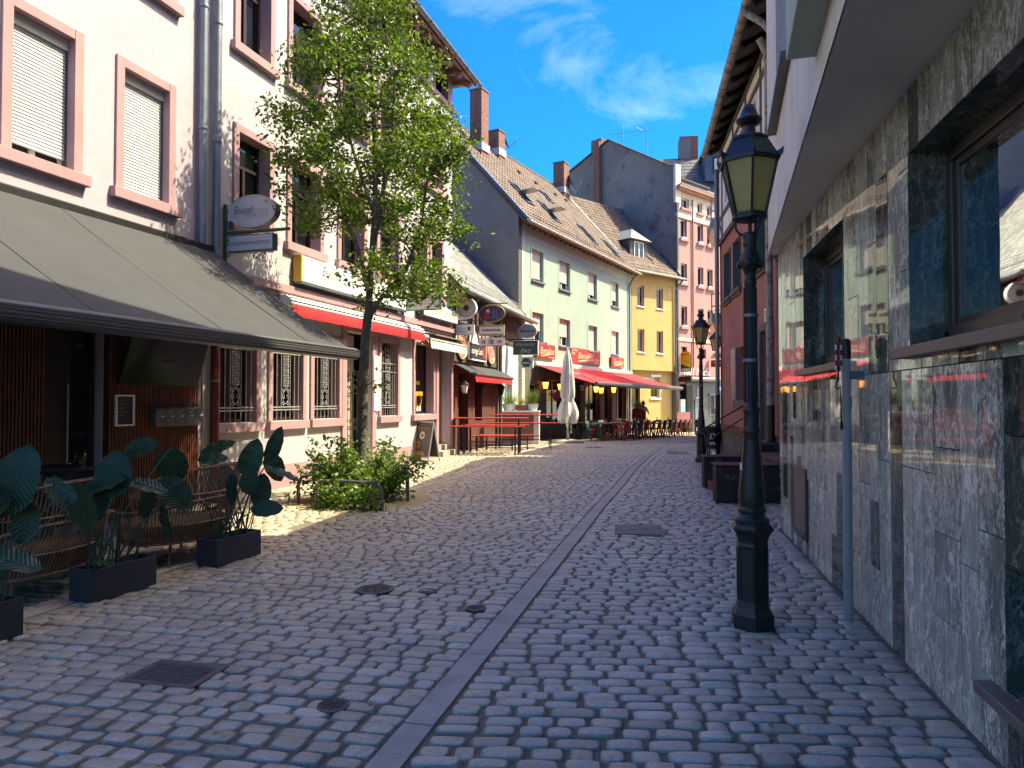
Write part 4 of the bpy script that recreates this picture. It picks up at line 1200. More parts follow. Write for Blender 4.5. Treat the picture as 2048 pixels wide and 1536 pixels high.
# ================================================================== low slate-roofed pub
def build_slate_house():
    t = thing('slate_pub', 'low pub with grey slate roof, half timbered front and pale blue wall', 'pub', S.p(4, 0, 0))
    W_ = 7.95; zE = 4.82
    # half-timbered left part, blue right part
    wall('upper_wall', S, 0.02, 4.6, 2.75, 4.95, [], M['white_render'], t)
    wall('brick_wall', S, 0.02, 4.6, 0, 2.75, [(0.55, 1.5, 0.0, 2.45), (2.2, 3.0, 0.9, 2.4)], M['brick_dark'], t, depth=.3)
    wall('blue_wall', S, 4.6, W_, 0, 4.95, [(6.2, 7.0, .02, 2.3)], M['blue_render'], t, depth=.25)
    obj('rear_body', fbox(MB(), S, .03, W_ - .02, -5.5, -.8, 0, 4.8), M['blue_render'], t)
    obj('door', fbox(MB(), S, .56, 1.49, -.3, -.25, .02, 2.44), M['dark_frame'], t)
    casement(S, 2.2, 3.0, .9, 2.4, t, M['dark_frame'], M['dark_glass'], d=-.2, mull=1)
    obj('door', fbox(MB(), S, 6.21, 6.99, -.24, -.2, .02, 2.29), M['shutter_grey'], t)
    mbs = []
    def beam(a, za, b, zb, w=.14, d=.03):
        obj('timber_beam', MB().bar(S.p(a, d - .02, za), S.p(b, d - .02, zb), w, .05, up=S.out()), M['half_timber'], t, bevel=.006)
    for x in (.12, 1.5, 2.9, 4.45): beam(x, 2.86, x, 4.9)
    beam(.03, 2.85, 4.6, 2.85, .18, .035); beam(.2, 3.95, 4.4, 3.95, .13, .026); beam(.03, 4.84, 4.6, 4.84, .16, .036)
    for x in (1.5, 2.9):
        beam(x, 3.0, x - .5, 3.9, .12, .022); beam(x, 3.0, x + .5, 3.9, .12, .018)
    beam(.2, 3.0, .65, 3.9, .12, .02); beam(4.4, 3.0, 3.95, 3.9, .12, .02)
    casement(S, 1.75, 2.65, 4.0, 4.72, t, M['dark_frame'], M['dark_glass'], d=.05, mull=1, back=.05)
    obj('corner_post', fbox(MB(), S, 4.61, 4.85, -.01, .1, 0, 4.9), M['plinth'], t, bevel=.01)
    # dark timber gable end panel beneath the eave
    obj('eave_panel', fbox(MB(), S, 4.9, W_, .01, .05, 3.75, 4.85), M['half_timber'], t)
    # roof
    sl = 45.0; eu = (S.out() * -math.cos(R(sl)) + UP * math.sin(R(sl))); en = (S.out() * math.sin(R(sl)) + UP * math.cos(R(sl)))
    o = S.p(-.35, .52, zE)
    mb = MB(); lu = 6.4; la = 9.0
    mb.hexa([o - en * .12, o + S.along() * la - en * .12, o + S.along() * la + eu * lu - en * .12, o + eu * lu - en * .12, o - en * .02, o + S.along() * la - en * .02, o + S.along() * la + eu * lu - en * .02, o + eu * lu - en * .02])
    rf = obj('roof', mb, M['half_timber'], t)
    # the roof runs against the taller gable behind it
    ga = Vector((-.877, .48, 0)); gp = Vector((.27, 29.0, 0))
    def sk(a, u):
        p = o + S.along() * a + eu * u
        q = p - gp
        return q.x * .48 + q.y * .877 > -.02 and q.dot(ga) > -.1
    roof_pieces('slates', o, S.along(), eu, en, la, lu, .22, .17, M['slate'], rf, .012, .02, .002, skip=sk)
    pts = [Vector((.27, 29.0, 0)) + ga * g_ + Vector((-.03, -.08, 5.35 + g_)) for g_ in (-.35, 0, 1.0, 2.0, 3.2, 4.2)]
    obj('lead_flashing', MB().tube(pts, .075, 6), M['lead'], rf, smooth=True)
    obj('rear_slope', MB().hexa([o + eu * lu - en * .1, o + S.along() * la + eu * lu - en * .1, o + S.along() * la + eu * lu - S.out() * 4.2 - UP * 4.2, o + eu * lu - S.out() * 4.2 - UP * 4.2, o + eu * lu, o + S.along() * la + eu * lu, o + S.along() * la + eu * lu - S.out() * 4.2 - UP * 4.1, o + eu * lu - S.out() * 4.2 - UP * 4.1]), M['slate'], rf)
    mb = MB().tube([S.p(-.4, .6, zE - .02), S.p(8.7, .6, zE - .02)], .07, 10)
    obj('gutter', mb, M['zinc'], t, smooth=True)
    for a in (1.2, 3.2, 5.2, 7.2):
        mb = MB()
        for z in (.0, .1, .2): mb.tube([o + S.along() * (a - .9) + eu * .45 + UP * (.08 + z), o + S.along() * (a + .9) + eu * .45 + UP * (.08 + z)], .008, 5)
        for q in range(13): mb.tube([o + S.along() * (a - .9 + q * .15) + eu * .45 + UP * .05, o + S.along() * (a - .9 + q * .15) + eu * .45 + UP * .3], .006, 5)
        obj('snow_guard', mb, M['flashing'], rf)
    obj('purlin_end', fbox(MB(), S, -.28, .02, -.1, .5, 4.55, 4.78), M['sandstone'], t)
build_slate_house()
downpipe(S, 4.78, .16, 0.0, 4.75, .055, M['zinc'], 'rain_pipe', 'grey rain pipe on the pale blue wall of the slate pub', 1.6)

# ================================================================== pale green house
M['roof_glass'] = mat('roof_glass', (.5, .56, .54), .15, .05, 2.0, spec=.6)
def build_green():
    t = thing('green_house', 'pale green house with brown tiled roof, two skylights open, over the red awning', 'house', G.p(7, 0, gz(35)))
    W_ = 13.95; zE = 9.3; hi = 5.1; gd = 4.5
    up_ = [(1.16, 2.12), (3.8, 5.42), (7.2, 8.75), (10.5, 12.0)]
    up_ = [(1.2, 2.3), (3.95, 5.15), (7.4, 8.55), (10.65, 11.75)]
    holes = [(a, b, 6.72, 8.05) for a, b in up_] + [(a, b, 4.1, 5.36) for a, b in up_]
    gf = [(1.0, 1.9, -.2, 2.3), (2.6, 4.6, .5, 2.5), (5.2, 6.4, -.2, 2.5), (7.0, 9.0, .5, 2.5), (9.6, 10.7, -.2, 2.5), (11.2, 13.0, .5, 2.5)]
    wall('wall', G, .55, W_, 3.0, zE + .15, holes, M['green_render'], t, depth=.22)
    wall('corner_strip', G, 0, .55, -.4, zE + .15, [], M['green_trim'], t)
    obj('fascia', fbox(MB(), G, .55, W_, -.05, .012, 8.42, zE + .1), M['green_trim'], t)
    wall('shop_wall', G, .55, W_, -.5, 3.0, gf, M['tenement_cream'] if False else M['plinth'], t, depth=.3)
    for (a, b, c, e) in gf:
        casement(G, a, b, c, e, t, M['rose_wood'], M['dark_glass'], d=-.2, mull=1 if b - a > 1.3 else 0, name='shop_window', curtain=None)
    for fl, (z0, z1) in enumerate(((6.72, 8.05), (4.1, 5.36))):
        for i, (a, b) in enumerate(up_):
            w = casement(G, a, b, z0, z1, t, M['white_frame'], d=-.18, fw=.06, mull=1, curtain=[(a + .05, b - .05, z0 + .05, z1 - .2)])
            low = z0 + [(.08, .3, .22, .3), (.5, .42, .0, .0)][fl][i]
            roller(G, a, b, low, z1, w, M['shutter_grey'], d=-.13, pitch=.055, box=.1)
            sill(G, a - .08, b + .08, z0 - .09, z0 - .005, .09, M['zinc'], w, .2)
            obj('surround', MB().quad(G.p(a - .14, .006, z0), G.p(b + .14, .006, z0), G.p(b + .14, .006, z1 + .14), G.p(a - .14, .006, z1 + .14)) if False else fbox(fbox(fbox(MB(), G, a - .13, a + .003, -.1, .012, z0, z1 + .13), G, b - .003, b + .13, -.1, .012, z0, z1 + .13), G, a + .003, b - .003, -.1, .01, z1 - .003, z1 + .127), M['green_trim'] if False else M['green_render'], w)
    # grey gable toward the camera
    ga = Vector((-.877, .48, 0)); c0 = Vector((.27, 29.0, 0))
    P = lambda g_, z, q=0.0: c0 + ga * g_ + Vector((-.48, -.877, 0)) * q + Vector((0, 0, z))
    mb = MB()
    mb.prism([P(-.0, -.4), P(-.0, zE + .1), P(gd, zE + hi), P(2 * gd, zE + .1), P(2 * gd, -.4)], G.along() * .3)
    obj('gable_wall', mb, M['grey_gable'], t)
    obj('verge_board', MB().bar(P(-.45, zE - .3, .06), P(gd, zE + hi + .08, .06), .16, .12), M['lead'], t)
    obj('gable_corner', MB().bar(P(.15, -.3, .012), P(.15, zE - .02, .012), .5, .03, up=(.48, .877, 0)), M['green_trim'], t) if False else None
    obj('rear_body', fbox(MB(), G, .31, W_ - .02, -2 * gd, -.8, -.4, zE), M['grey_gable'], t)
    # tiled roof
    ang = math.atan2(hi, gd)
    eu = (G.out() * -math.cos(ang) + UP * math.sin(ang)); en = (G.out() * math.sin(ang) + UP * math.cos(ang))
    o = G.p(-.12, .45, zE - .42); lu = math.hypot(gd, hi) + .62; la = W_ + .1
    mb = MB(); A = G.along()
    mb.hexa([o - en * .12, o + A * la - en * .12, o + A * la + eu * lu - en * .12, o + eu * lu - en * .12, o - en * .02, o + A * la - en * .02, o + A * la + eu * lu - en * .02, o + eu * lu - en * .02])
    rf = obj('roof', mb, M['half_timber'], t)
    sky = [(2.5, 2.0, .75, 1.5), (4.7, 1.5, .75, 1.5), (7.4, 3.9, .6, .9), (9.0, 1.2, .7, 1.5), (12.0, 1.0, .7, 1.4)]   # along, up, width, height
    def sk(a, u):
        return any(x - .04 < a < x + w + .04 and y - .02 < u < y + h for x, y, w, h in sky)
    roof_pieces('roof_tiles', o, A, eu, en, la, lu, .25, .32, M['roof_tile'], rf, .02, .045, .004, skip=sk, wave=.03)
    for i, (x, y, w, h) in enumerate(sky):
        q = lambda a, u, n_: o + A * (x + a) + eu * (y + u) + en * n_
        mb = MB()
        for (a0, a1, u0, u1) in ((0, .07, 0, h), (w - .07, w, 0, h), (.07, w - .07, 0, .08), (.07, w - .07, h - .08, h)):
            mb.hexa([q(a0, u0, -.05), q(a1, u0, -.05), q(a1, u1, -.05), q(a0, u1, -.05), q(a0, u0, .11), q(a1, u0, .11), q(a1, u1, .11), q(a0, u1, .11)])
        s_ = obj('skylight', mb, M['lead'], t)
        obj('well', MB().quad(q(.07, .08, -.06), q(w - .07, .08, -.06), q(w - .07, h - .08, -.06), q(.07, h - .08, -.06)), M['black'], s_)
        if i < 2:    # swung open about the middle
            m_ = h / 2; th = R(52)
            def r_(a, u, n_):
                du = u - m_
                return q(a, m_ + du * math.cos(th) - n_ * math.sin(th), .12 + -du * math.sin(th) * -1 * -1 + n_ * math.cos(th))
            mb = MB(); 
            for (a0, a1, u0, u1) in ((.04, .1, .04, h - .04), (w - .1, w - .04, .04, h - .04), (.1, w - .1, .04, .12), (.1, w - .1, h - .12, h - .04)):
                mb.hexa([r_(a0, u0, -.02), r_(a1, u0, -.02), r_(a1, u1, -.02), r_(a0, u1, -.02), r_(a0, u0, .02), r_(a1, u0, .02), r_(a1, u1, .02), r_(a0, u1, .02)])
            obj('sash', mb, M['shutter'], s_)
            obj('pane', MB().quad(r_(.1, .12, .024), r_(w - .1, .12, .024), r_(w - .1, h - .12, .024), r_(.1, h - .12, .024)), M['roof_glass'], s_)
        else:
            obj('pane', MB().quad(q(.07, .08, .08), q(w - .07, .08, .08), q(w - .07, h - .08, .08), q(.07, h - .08, .08)), M['glass'], s_)
    obj('gutter', MB().tube([G.p(-.1, .55, zE - .42), G.p(W_ + .1, .55, zE - .42)], .08, 10), M['old_zinc'], t, smooth=True)
    for k in range(26):
        obj('rafter_end', fbox(MB(), G, .2 + k * .54, .3 + k * .54, -.02, .42, zE - .42, zE - .26), M['half_timber'], t)
    mb = MB()
    for a in (2.4, 4.7, 7.0, 9.3, 11.6):
        for z in (.1, .22): mb.tube([o + A * (a - 1.1) + eu * .5 + UP * z, o + A * (a + 1.1) + eu * .5 + UP * z], .01, 5)
        for q in range(8): mb.tube([o + A * (a - 1.1 + q * .31) + eu * .5, o + A * (a - 1.1 + q * .31) + eu * .5 + UP * .26], .01, 5)
    obj('snow_guard', mb, M['black'], rf)
    obj('verge_flashing', MB().bar(o + A * la + en * .03, o + A * la + eu * lu + en * .03, .26, .1, up=en), M['flashing'], rf)
    obj('ridge', MB().tube([o + eu * lu, o + A * la + eu * lu], .12, 8), M['roof_tile'], rf)
    # rear slope
    obj('rear_slope', MB().hexa([o + eu * lu - en * .1, o + A * la + eu * lu - en * .1, o + A * la + eu * lu - G.out() * 4.6 - UP * 5.2, o + eu * lu - G.out() * 4.6 - UP * 5.2, o + eu * lu, o + A * la + eu * lu, o + A * la + eu * lu - G.out() * 4.6 - UP * 5.1, o + eu * lu - G.out() * 4.6 - UP * 5.1]), M['roof_tile'], rf)
    # chimneys
    def chim(a, u, w, dpt, h, h0=-.6):
        b = o + A * a + eu * u
        c = obj('chimney', MB().box(b + UP * (h / 2 + h0 / 2), (w, dpt, h - h0), G.ang()), M['brick_red'], rf)
        obj('chimney_cap', MB().box(b + UP * (h + .04), (w + .06, dpt + .06, .08), G.ang()), M['plinth'], rf)
        obj('apron_flashing', MB().box(b + UP * .12, (w + .1, dpt + .1, .35), G.ang()), M['flashing'], rf)
    chim(2.3, 5.55, .62, .62, 2.75)
    chim(5.0, 6.5, .6, .6, 1.15)
    chim(13.2, 6.85, .75, .7, 1.75)
    for (a, u) in ((8.0, 5.6), (10.4, 5.6), (6.2, 5.7), (12.0, 5.7)):
        obj('roof_vent', MB().box(o + A * a + eu * u + en * .06, (.25, .25, .1), G.ang()), M['roof_tile'], rf)
    def dish(a, u, up_, r_=.42):
        b = o + A * a + eu * u + UP * up_
        d = thing('satellite_dish', 'dark satellite dish beside the short brick chimney on the tiled roof' if a < 8 else 'grey satellite dish at the far end of the tiled roof', 'satellite dish', b, 'dishes on the green house roof')
        face = Vector((.9, -.1, .35)).normalized(); e1 = face.cross(UP).normalized(); e2 = e1.cross(face)
        mb = MB(); n = 16; vs = []; fs = []
        for k, (rr, dd) in enumerate(((0.02, 0), (r_ * .5, .03), (r_, .11))):
            for q in range(n):
                an = 2 * math.pi * q / n
                vs.append(b + e1 * rr * math.cos(an) + e2 * rr * math.sin(an) + face * dd)
        for k in range(2):
            for q in range(n): fs.append((k * n + q, k * n + (q + 1) % n, (k + 1) * n + (q + 1) % n, (k + 1) * n + q))
        obj('reflector', mb.add(vs, fs), M['black'] if a < 8 else M['zinc'], d, smooth=True)
        obj('feed_arm', MB().tube([b - e2 * r_ * .9 + face * .1, b + face * .62 + e2 * -.15, b + face * .66 + e2 * .02], .018, 6), M['zinc'], d)
        obj('mast', MB().tube([b - face * .05 - UP * (up_ + .3 if up_ < 1 else up_ + .5), b - face * .05 + UP * .1], .025, 6), M['zinc'], d)
    dish(5.8, 6.5, .95)
    dish(13.7, 6.3, 1.0, .6)
build_green()
downpipe(G, 13.3, .1, -.3, 8.2, .06, M['zinc'], 'rain_pipe', 'grey rain pipe between the green and the yellow house', 2.2, top=[G.p(13.5, .3, 8.6), G.p(13.8, .52, 8.85)])

# ================================================================== yellow house
def build_yellow():
    t = thing('yellow_house', 'narrow yellow house between the green house and the pink tenement', 'house', Yf.p(2, 0, gz(42)))
    W_ = 4.28; zE = 9.3
    fl2 = [(.5, 1.15), (2.3, 2.95)]
    holes = [(a, b, z0, z1) for a, b in fl2 for z0, z1 in ((7.12, 8.36), (4.42, 5.78))]
    wall('wall', Yf, 0, W_, 3.38, zE, holes, M['yellow_render'], t, depth=.2)
    wall('lower_wall', Yf, -.3, W_ - .1, -.6, 3.4, [(.3, 1.1, -.5, 2.3), (2.1, 2.95, 1.72, 3.0)], M['yellow_render'], t, depth=.2, d=-.3)
    obj('jetty', fbox(MB(), Yf, -.05, W_, -.31, -.001, 3.36, 3.42), M['yellow_render'], t)
    for a, b in fl2:
        for z0, z1 in ((7.12, 8.36), (4.42, 5.78)):
            w = casement(Yf, a, b, z0, z1, t, M['white_frame'], d=-.13, fw=.06, mull=0)
            sill(Yf, a - .05, b + .05, z0 - .07, z0 - .004, .06, M['white_paint'], w, .15)
    YL = Fr(tuple(Yf.p(0, -.3, 0))[:2], (Yf.dx, Yf.dy))
    w = casement(YL, 2.1, 2.95, 1.72, 3.0, t, M['white_frame'], d=-.12, fw=.07, mull=0)
    sill(YL, 2.0, 3.05, 1.62, 1.715, .08, M['white_paint'], w)
    obj('shutter_box', fbox(MB(), YL, 2.05, 3.0, -.02, .08, 3.0, 3.14), M['white_paint'], w)
    casement(YL, .3, 1.1, -.5, 2.3, t, M['dark_frame'], M['dark_glass'], d=-.15, mull=0, name='shop_door')
    obj('rear_body', fbox(MB(), Yf, .02, W_ - .02, -9, -.8, -.6, zE - .05), M['yellow_render'], t)
    ang = R(48); A = Yf.along()
    eu = (Yf.out() * -math.cos(ang) + UP * math.sin(ang)); en = (Yf.out() * math.sin(ang) + UP * math.cos(ang))
    o = Yf.p(-.35, .4, zE - .25); lu = 7.2; la = W_ + .45
    mb = MB().hexa([o - en * .12, o + A * la - en * .12, o + A * la + eu * lu - en * .12, o - A * 3.0 + eu * lu - en * .12, o - en * .02, o + A * la - en * .02, o + A * la + eu * lu - en * .02, o - A * 3.0 + eu * lu - en * .02])
    rf = obj('roof', mb, M['roof_tile'], t)
    roof_pieces('roof_tiles', o, A, eu, en, la, lu, .25, .32, M['roof_tile'], rf, .02, .045, .004, wave=.03, skip=lambda a, u: .9 < a < 2.9 and 1.0 < u < 3.0)
    mb = MB(); tw = MB()
    o2 = o - A * 3.0
    roof_pieces('roof_tiles', o2, A, eu, en, 3.0, lu, .25, .32, M['roof_tile'], rf, .02, .045, .004, wave=.03, skip=lambda a, u: u < (3.0 - a) * 2.4)
    obj('gutter', MB().tube([Yf.p(-.2, .5, zE - .24), Yf.p(W_ + .3, .5, zE - .24)], .08, 10), M['old_zinc'], t, smooth=True)
    obj('wall_flashing', MB().bar(o + A * (la - .05) + en * .1 + eu * .3, o + A * (la - .05) + eu * lu + en * .1, .2, .14, up=en), M['lead'], rf)
    # dormer
    D0 = lambda a, d, z: Yf.p(a, d, z)
    a0, a1 = .75, 2.35; zb = zE + .55; zt = zE + 2.0; fd = -.75
    dm = obj('dormer', MB().hexa([D0(a0, -3.4, zb), D0(a0, fd, zb), D0(a1, fd, zb), D0(a1, -3.4, zb), D0(a0, -3.4, zt), D0(a0, fd, zt), D0(a1, fd, zt), D0(a1, -3.4, zt)]), M['slate_dark'], t)
    mb = MB(); zr = zt + .75; am = (a0 + a1) / 2
    E1 = [D0(a0 - .2, fd + .25, zt - .05), D0(a1 + .2, fd + .25, zt - .05), D0(a1 + .2, -3.9, zt - .05), D0(a0 - .2, -3.9, zt - .05), D0(am, fd - .5, zr), D0(am, -3.9, zr)]
    mb.add(E1, [(0, 1, 4), (1, 2, 5, 4), (3, 0, 4, 5), (0, 3, 2, 1)])
    dr_ = obj('dormer_roof', mb, M['slate'], dm)
    set_tint(dr_, [.5, .4, .6, .5])
    FD = Fr(tuple(Yf.p(0, fd, 0))[:2], (Yf.dx, Yf.dy))
    mb = MB()
    fbox(mb, FD, a0 + .35, a1 - .35, .0, .05, zb + .25, zb + .32); fbox(mb, FD, a0 + .35, a1 - .35, .0, .05, zt - .2, zt - .13); fbox(mb, FD, a0 + .35, a0 + .42, .0, .05, zb + .32, zt - .2); fbox(mb, FD, a1 - .42, a1 - .35, .0, .05, zb + .32, zt - .2); fbox(mb, FD, am - .04, am + .04, .0, .05, zb + .32, zt - .2)
    obj('dormer_window', mb, M['white_frame'], dm)
    obj('dormer_pane', MB().quad(FD.p(a0 + .42, .02, zb + .32), FD.p(a1 - .42, .02, zb + .32), FD.p(a1 - .42, .02, zt - .2), FD.p(a0 + .42, .02, zt - .2)), M['glass'], dm)
build_yellow()
downpipe(Yf, 4.05, .1, 3.2, 8.4, .06, M['zinc'], 'rain_pipe', 'grey rain pipe between the yellow house and the pink tenement', 1.7, top=[Yf.p(4.15, .3, 8.7), Yf.p(4.3, .48, 8.95)])

# ================================================================== pink tenement with the bare party wall
def build_tenement():
    t = thing('pink_tenement', 'tall pink tenement with pale attic storey and bare grey party wall', 'apartment house', T.p(4, 0, gz(46)))
    W_ = 9.0
    cols_ = [(.5, 1.2), (2.4, 3.05), (3.5, 4.15), (5.6, 6.3), (7.0, 7.7)]
    rows = [(11.75, 13.0), (8.95, 10.2), (6.2, 7.5)]
    holes = [(a, b, z0, z1) for a, b in cols_ for z0, z1 in rows]
    at_ = [(.55, 1.5), (2.4, 2.98), (3.52, 4.1), (5.6, 6.2), (7.0, 7.6)]
    wall('wall', T, 0, W_, 5.4, 13.15, holes, M['tenement_pink'], t, depth=.22)
    wall('attic_wall', T, 0, W_, 13.15, 14.7, [(a, b, 13.72, 14.38) for a, b in at_], M['tenement_cream'], t, depth=.22)
    wall('base_wall', T, 0, W_, -.8, 5.4, [(.35, 3.0, -.7, 2.6), (3.35, 4.1, .2, 2.2)] + [(.5, 1.15, 4.4, 4.95), (2.7, 3.3, 4.3, 4.9)], M['tenement_rose'], t, depth=.3)
    obj('band', fbox(MB(), T, -.02, W_, -.01, .06, 13.05, 13.3), M['tenement_cream'], t)
    obj('band', fbox(MB(), T, -.02, W_, -.01, .05, 5.3, 5.5), M['tenement_cream'], t)
    obj('cornice', fbox(fbox(MB(), T, -.05, W_, -.01, .3, 14.7, 14.85), T, -.05, W_, -.01, .38, 14.85, 15.0), M['sandstone'], t)
    for a, b in cols_:
        for z0, z1 in rows:
            w = casement(T, a, b, z0, z1, t, M['white_frame'], d=-.18, fw=.06, mull=0, curtain=[(a + .05, a + .3, z0, z1)])
            sill(T, a - .12, b + .12, z0 - .16, z0 - .004, .14, M['tenement_pink'], w)
            obj('flower_box', fbox(MB(), T, a + .1, b - .1, -.02, .1, z0 + .0, z0 + .1), M['white_paint'], w)
    for a, b in at_:
        w = casement(T, a, b, 13.72, 14.38, t, M['white_frame'], d=-.18, fw=.06, mull=0)
        sill(T, a - .1, b + .1, 13.55, 13.7, .14, M['tenement_pink'], w)
    for a, b, z0, z1 in ((.5, 1.15, 4.4, 4.95), (2.7, 3.3, 4.3, 4.9)):
        casement(T, a, b, z0, z1, t, M['dark_frame'], M['dark_glass'], d=-.15, mull=0)
    # grey club front
    obj('shop_front', fbox(MB(), T, .95, 4.9, .0, .08, -.75, 2.72), M['planter_grey'] if False else M['bar_grey'], t)
    dd = obj('shop_door', fbox(fbox(MB(), T, 1.85, 2.33, .085, .12, -.6, 1.5), T, 2.35, 2.83, .085, .12, -.6, 1.5), M['zinc'], t, bevel=.008)
    obj('lintel', fbox(MB(), T, 1.8, 2.9, .082, .16, 1.52, 1.62), M['zinc'], t)
    obj('entrance', fbox(MB(), T, .95, 1.6, .083, .1, -.7, 2.5), M['black'], t)
    obj('side_window', fbox(fbox(fbox(MB(), T, 3.5, 4.15, .082, .12, .6, .68), T, 3.5, 3.57, .082, .12, .68, 1.9), T, 4.08, 4.15, .082, .12, .68, 1.9), M['zinc'], t)
    obj('side_pane', fbox(MB(), T, 3.57, 4.08, .082, .09, .68, 1.9), M['black'], t)
    obj('side_hood', fbox(MB(), T, 3.42, 4.25, .082, .2, 1.9, 1.98), M['zinc'], t)
    # emblem over the door and lettering
    mb = MB()
    ring = [T.p(2.32 + .22 * math.cos(q * math.pi / 10), .1, 2.15 + .34 * math.sin(q * math.pi / 10)) for q in range(21)]
    mb.tube(ring, .03, 6, cap=False); mb.blob(T.p(2.32, .1, 2.25), .1, .03, .14); mb.blob(T.p(2.34, .1, 2.02), .12, .03, .1)
    obj('emblem', mb, M['ink_white'], t)
    text('Shisha', M['ink_white'], t, T.p(2.32, .1, 1.88), T.along(), UP, width=.75, height=.14, shear=.2) if False else None
    mb = MB()
    for i in range(5): mb.blob(T.p(2.0 + i * .16, .1, 1.72 + .04 * math.sin(i * 2.1)), .08, .02, .07)
    obj('emblem', mb, M['ink_white'], t)
    # rolled awning over the club
    aw = obj('rolled_awning', MB().tube([T.p(.35, .75, 2.9), T.p(4.75, .75, 2.9)], .14, 12), M['zinc'], t, smooth=True)
    obj('awning_roof', fbox(MB(), T, .3, 4.8, .05, .7, 2.92, 3.02), M['black'], aw)
    obj('awning_end', fbox(MB(), T, .2, .36, .05, .9, 2.74, 3.06), M['black'], aw)
    # party wall
    ga = Vector((-.67, .74, 0)); c0 = T.p(-.02, 0, 0)
    P = lambda g_, z, q=0.0: Vector((c0.x, c0.y, 0)) + ga * g_ + Vector((-.74, -.67, 0)) * q + Vector((0, 0, z))
    mb = MB().prism([P(-.02, -.6), P(-.02, 16.2), P(.35, 16.25), P(5.35, 19.25), P(9.5, 17.75), P(12.5, 15.2), P(12.5, -.6)], Vector((.74, .67, 0)) * .35)
    obj('party_wall', mb, M['party_wall'], t)
    mb = MB(); e_ = [P(-.05, 16.22, .05), P(.35, 16.3, .05), P(5.35, 19.3, .05), P(9.5, 17.8, .05), P(12.5, 15.25, .05)]
    for a, b in zip(e_, e_[1:]): mb.bar(a + Vector((.12, .11, 0)), b + Vector((.12, .11, 0)), .5, .06)
    obj('coping', mb, M['half_timber'], t)
    mb = MB()
    for (za, zb, w) in ((9.8, 13.9, .75), (13.9, 17.4, .62), (17.4, 19.35, .55)):
        mb.bar(P(6.3, za, .14), P(6.3, zb, .14), w, .3, up=(.74, .67, 0))
    obj('chimney_stack', mb, M['brick_red'], t)
    obj('chimney', MB().box(P(6.6, 18.9, -.35), (.9, .5, 1.6), 2.3), M['brick_red'], t)
    obj('rear_body', fbox(MB(), T, .34, W_ - .02, -12, -.85, -.6, 14.7), M['grey_gable'], t)
    # roof
    mb = MB().hexa([T.p(.3, .3, 15.02), T.p(W_, .3, 15.02), T.p(W_, -6, 18.6), T.p(.3, -6, 18.6), T.p(.3, .3, 15.1), T.p(W_, .3, 15.1), T.p(W_, -6, 18.7), T.p(.3, -6, 18.7)])
    obj('roof', mb, M['slate_dark'], t)
    obj('parapet', fbox(MB(), T, -.15, .4, -.05, .12, 13.9, 16.3), M['tenement_cream'], t)
    obj('terrace_wall', fbox(MB(), T, .4, 5.2, -1.3, -1.0, 15.0, 16.0), M['grey_gable'], t)
    obj('terrace_tiles', fbox(MB(), T, .35, 5.3, -1.4, -.9, 16.0, 16.12), M['roof_tile'], t)
    for x in (.05, 1.75):
        obj('rain_pipe', MB().tube([T.p(x, .08, 3.3), T.p(x, .08, 14.4)], .05, 8), M['sandstone'] if x > 1 else M['zinc'], t, smooth=True)
build_tenement()
def antennas():
    for k, (g_, h, yagi) in enumerate(((4.3, 1.6, 0), (2.3, 2.0, 1))):
        b = T.p(.2, 0, 0) + Vector((-.67, .74, 0)) * g_; z0 = 16.2 + g_ * .55
        t = thing('roof_antenna', ['plain thin mast on the bare party wall', 'television antenna with crossed rods on the party wall'][k], 'antenna', (b.x, b.y, z0), 'antennas on the party wall')
        top = Vector((b.x, b.y, z0 + h))
        obj('mast', MB().tube([(b.x, b.y, z0 - .2), top], .03, 6), M['zinc'], t)
        if yagi:
            d = Vector((-.97, .1, -.08)).normalized(); e = Vector((.1, .97, .3)).normalized()
            mb = MB().tube([top - UP * .3 + d * -.3, top - UP * .3 + d * 2.4], .015, 5)
            for q in range(8): c = top - UP * .3 + d * (.2 + q * .28); mb.tube([c - e * .35, c + e * .35], .009, 4)
            for sg in (-1, 1): mb.tube([top + d * .3 - UP * .3, top + d * .7 + UP * (.3 * sg - .3)], .012, 4)
            obj('rods', mb, M['zinc'], t)
antennas()

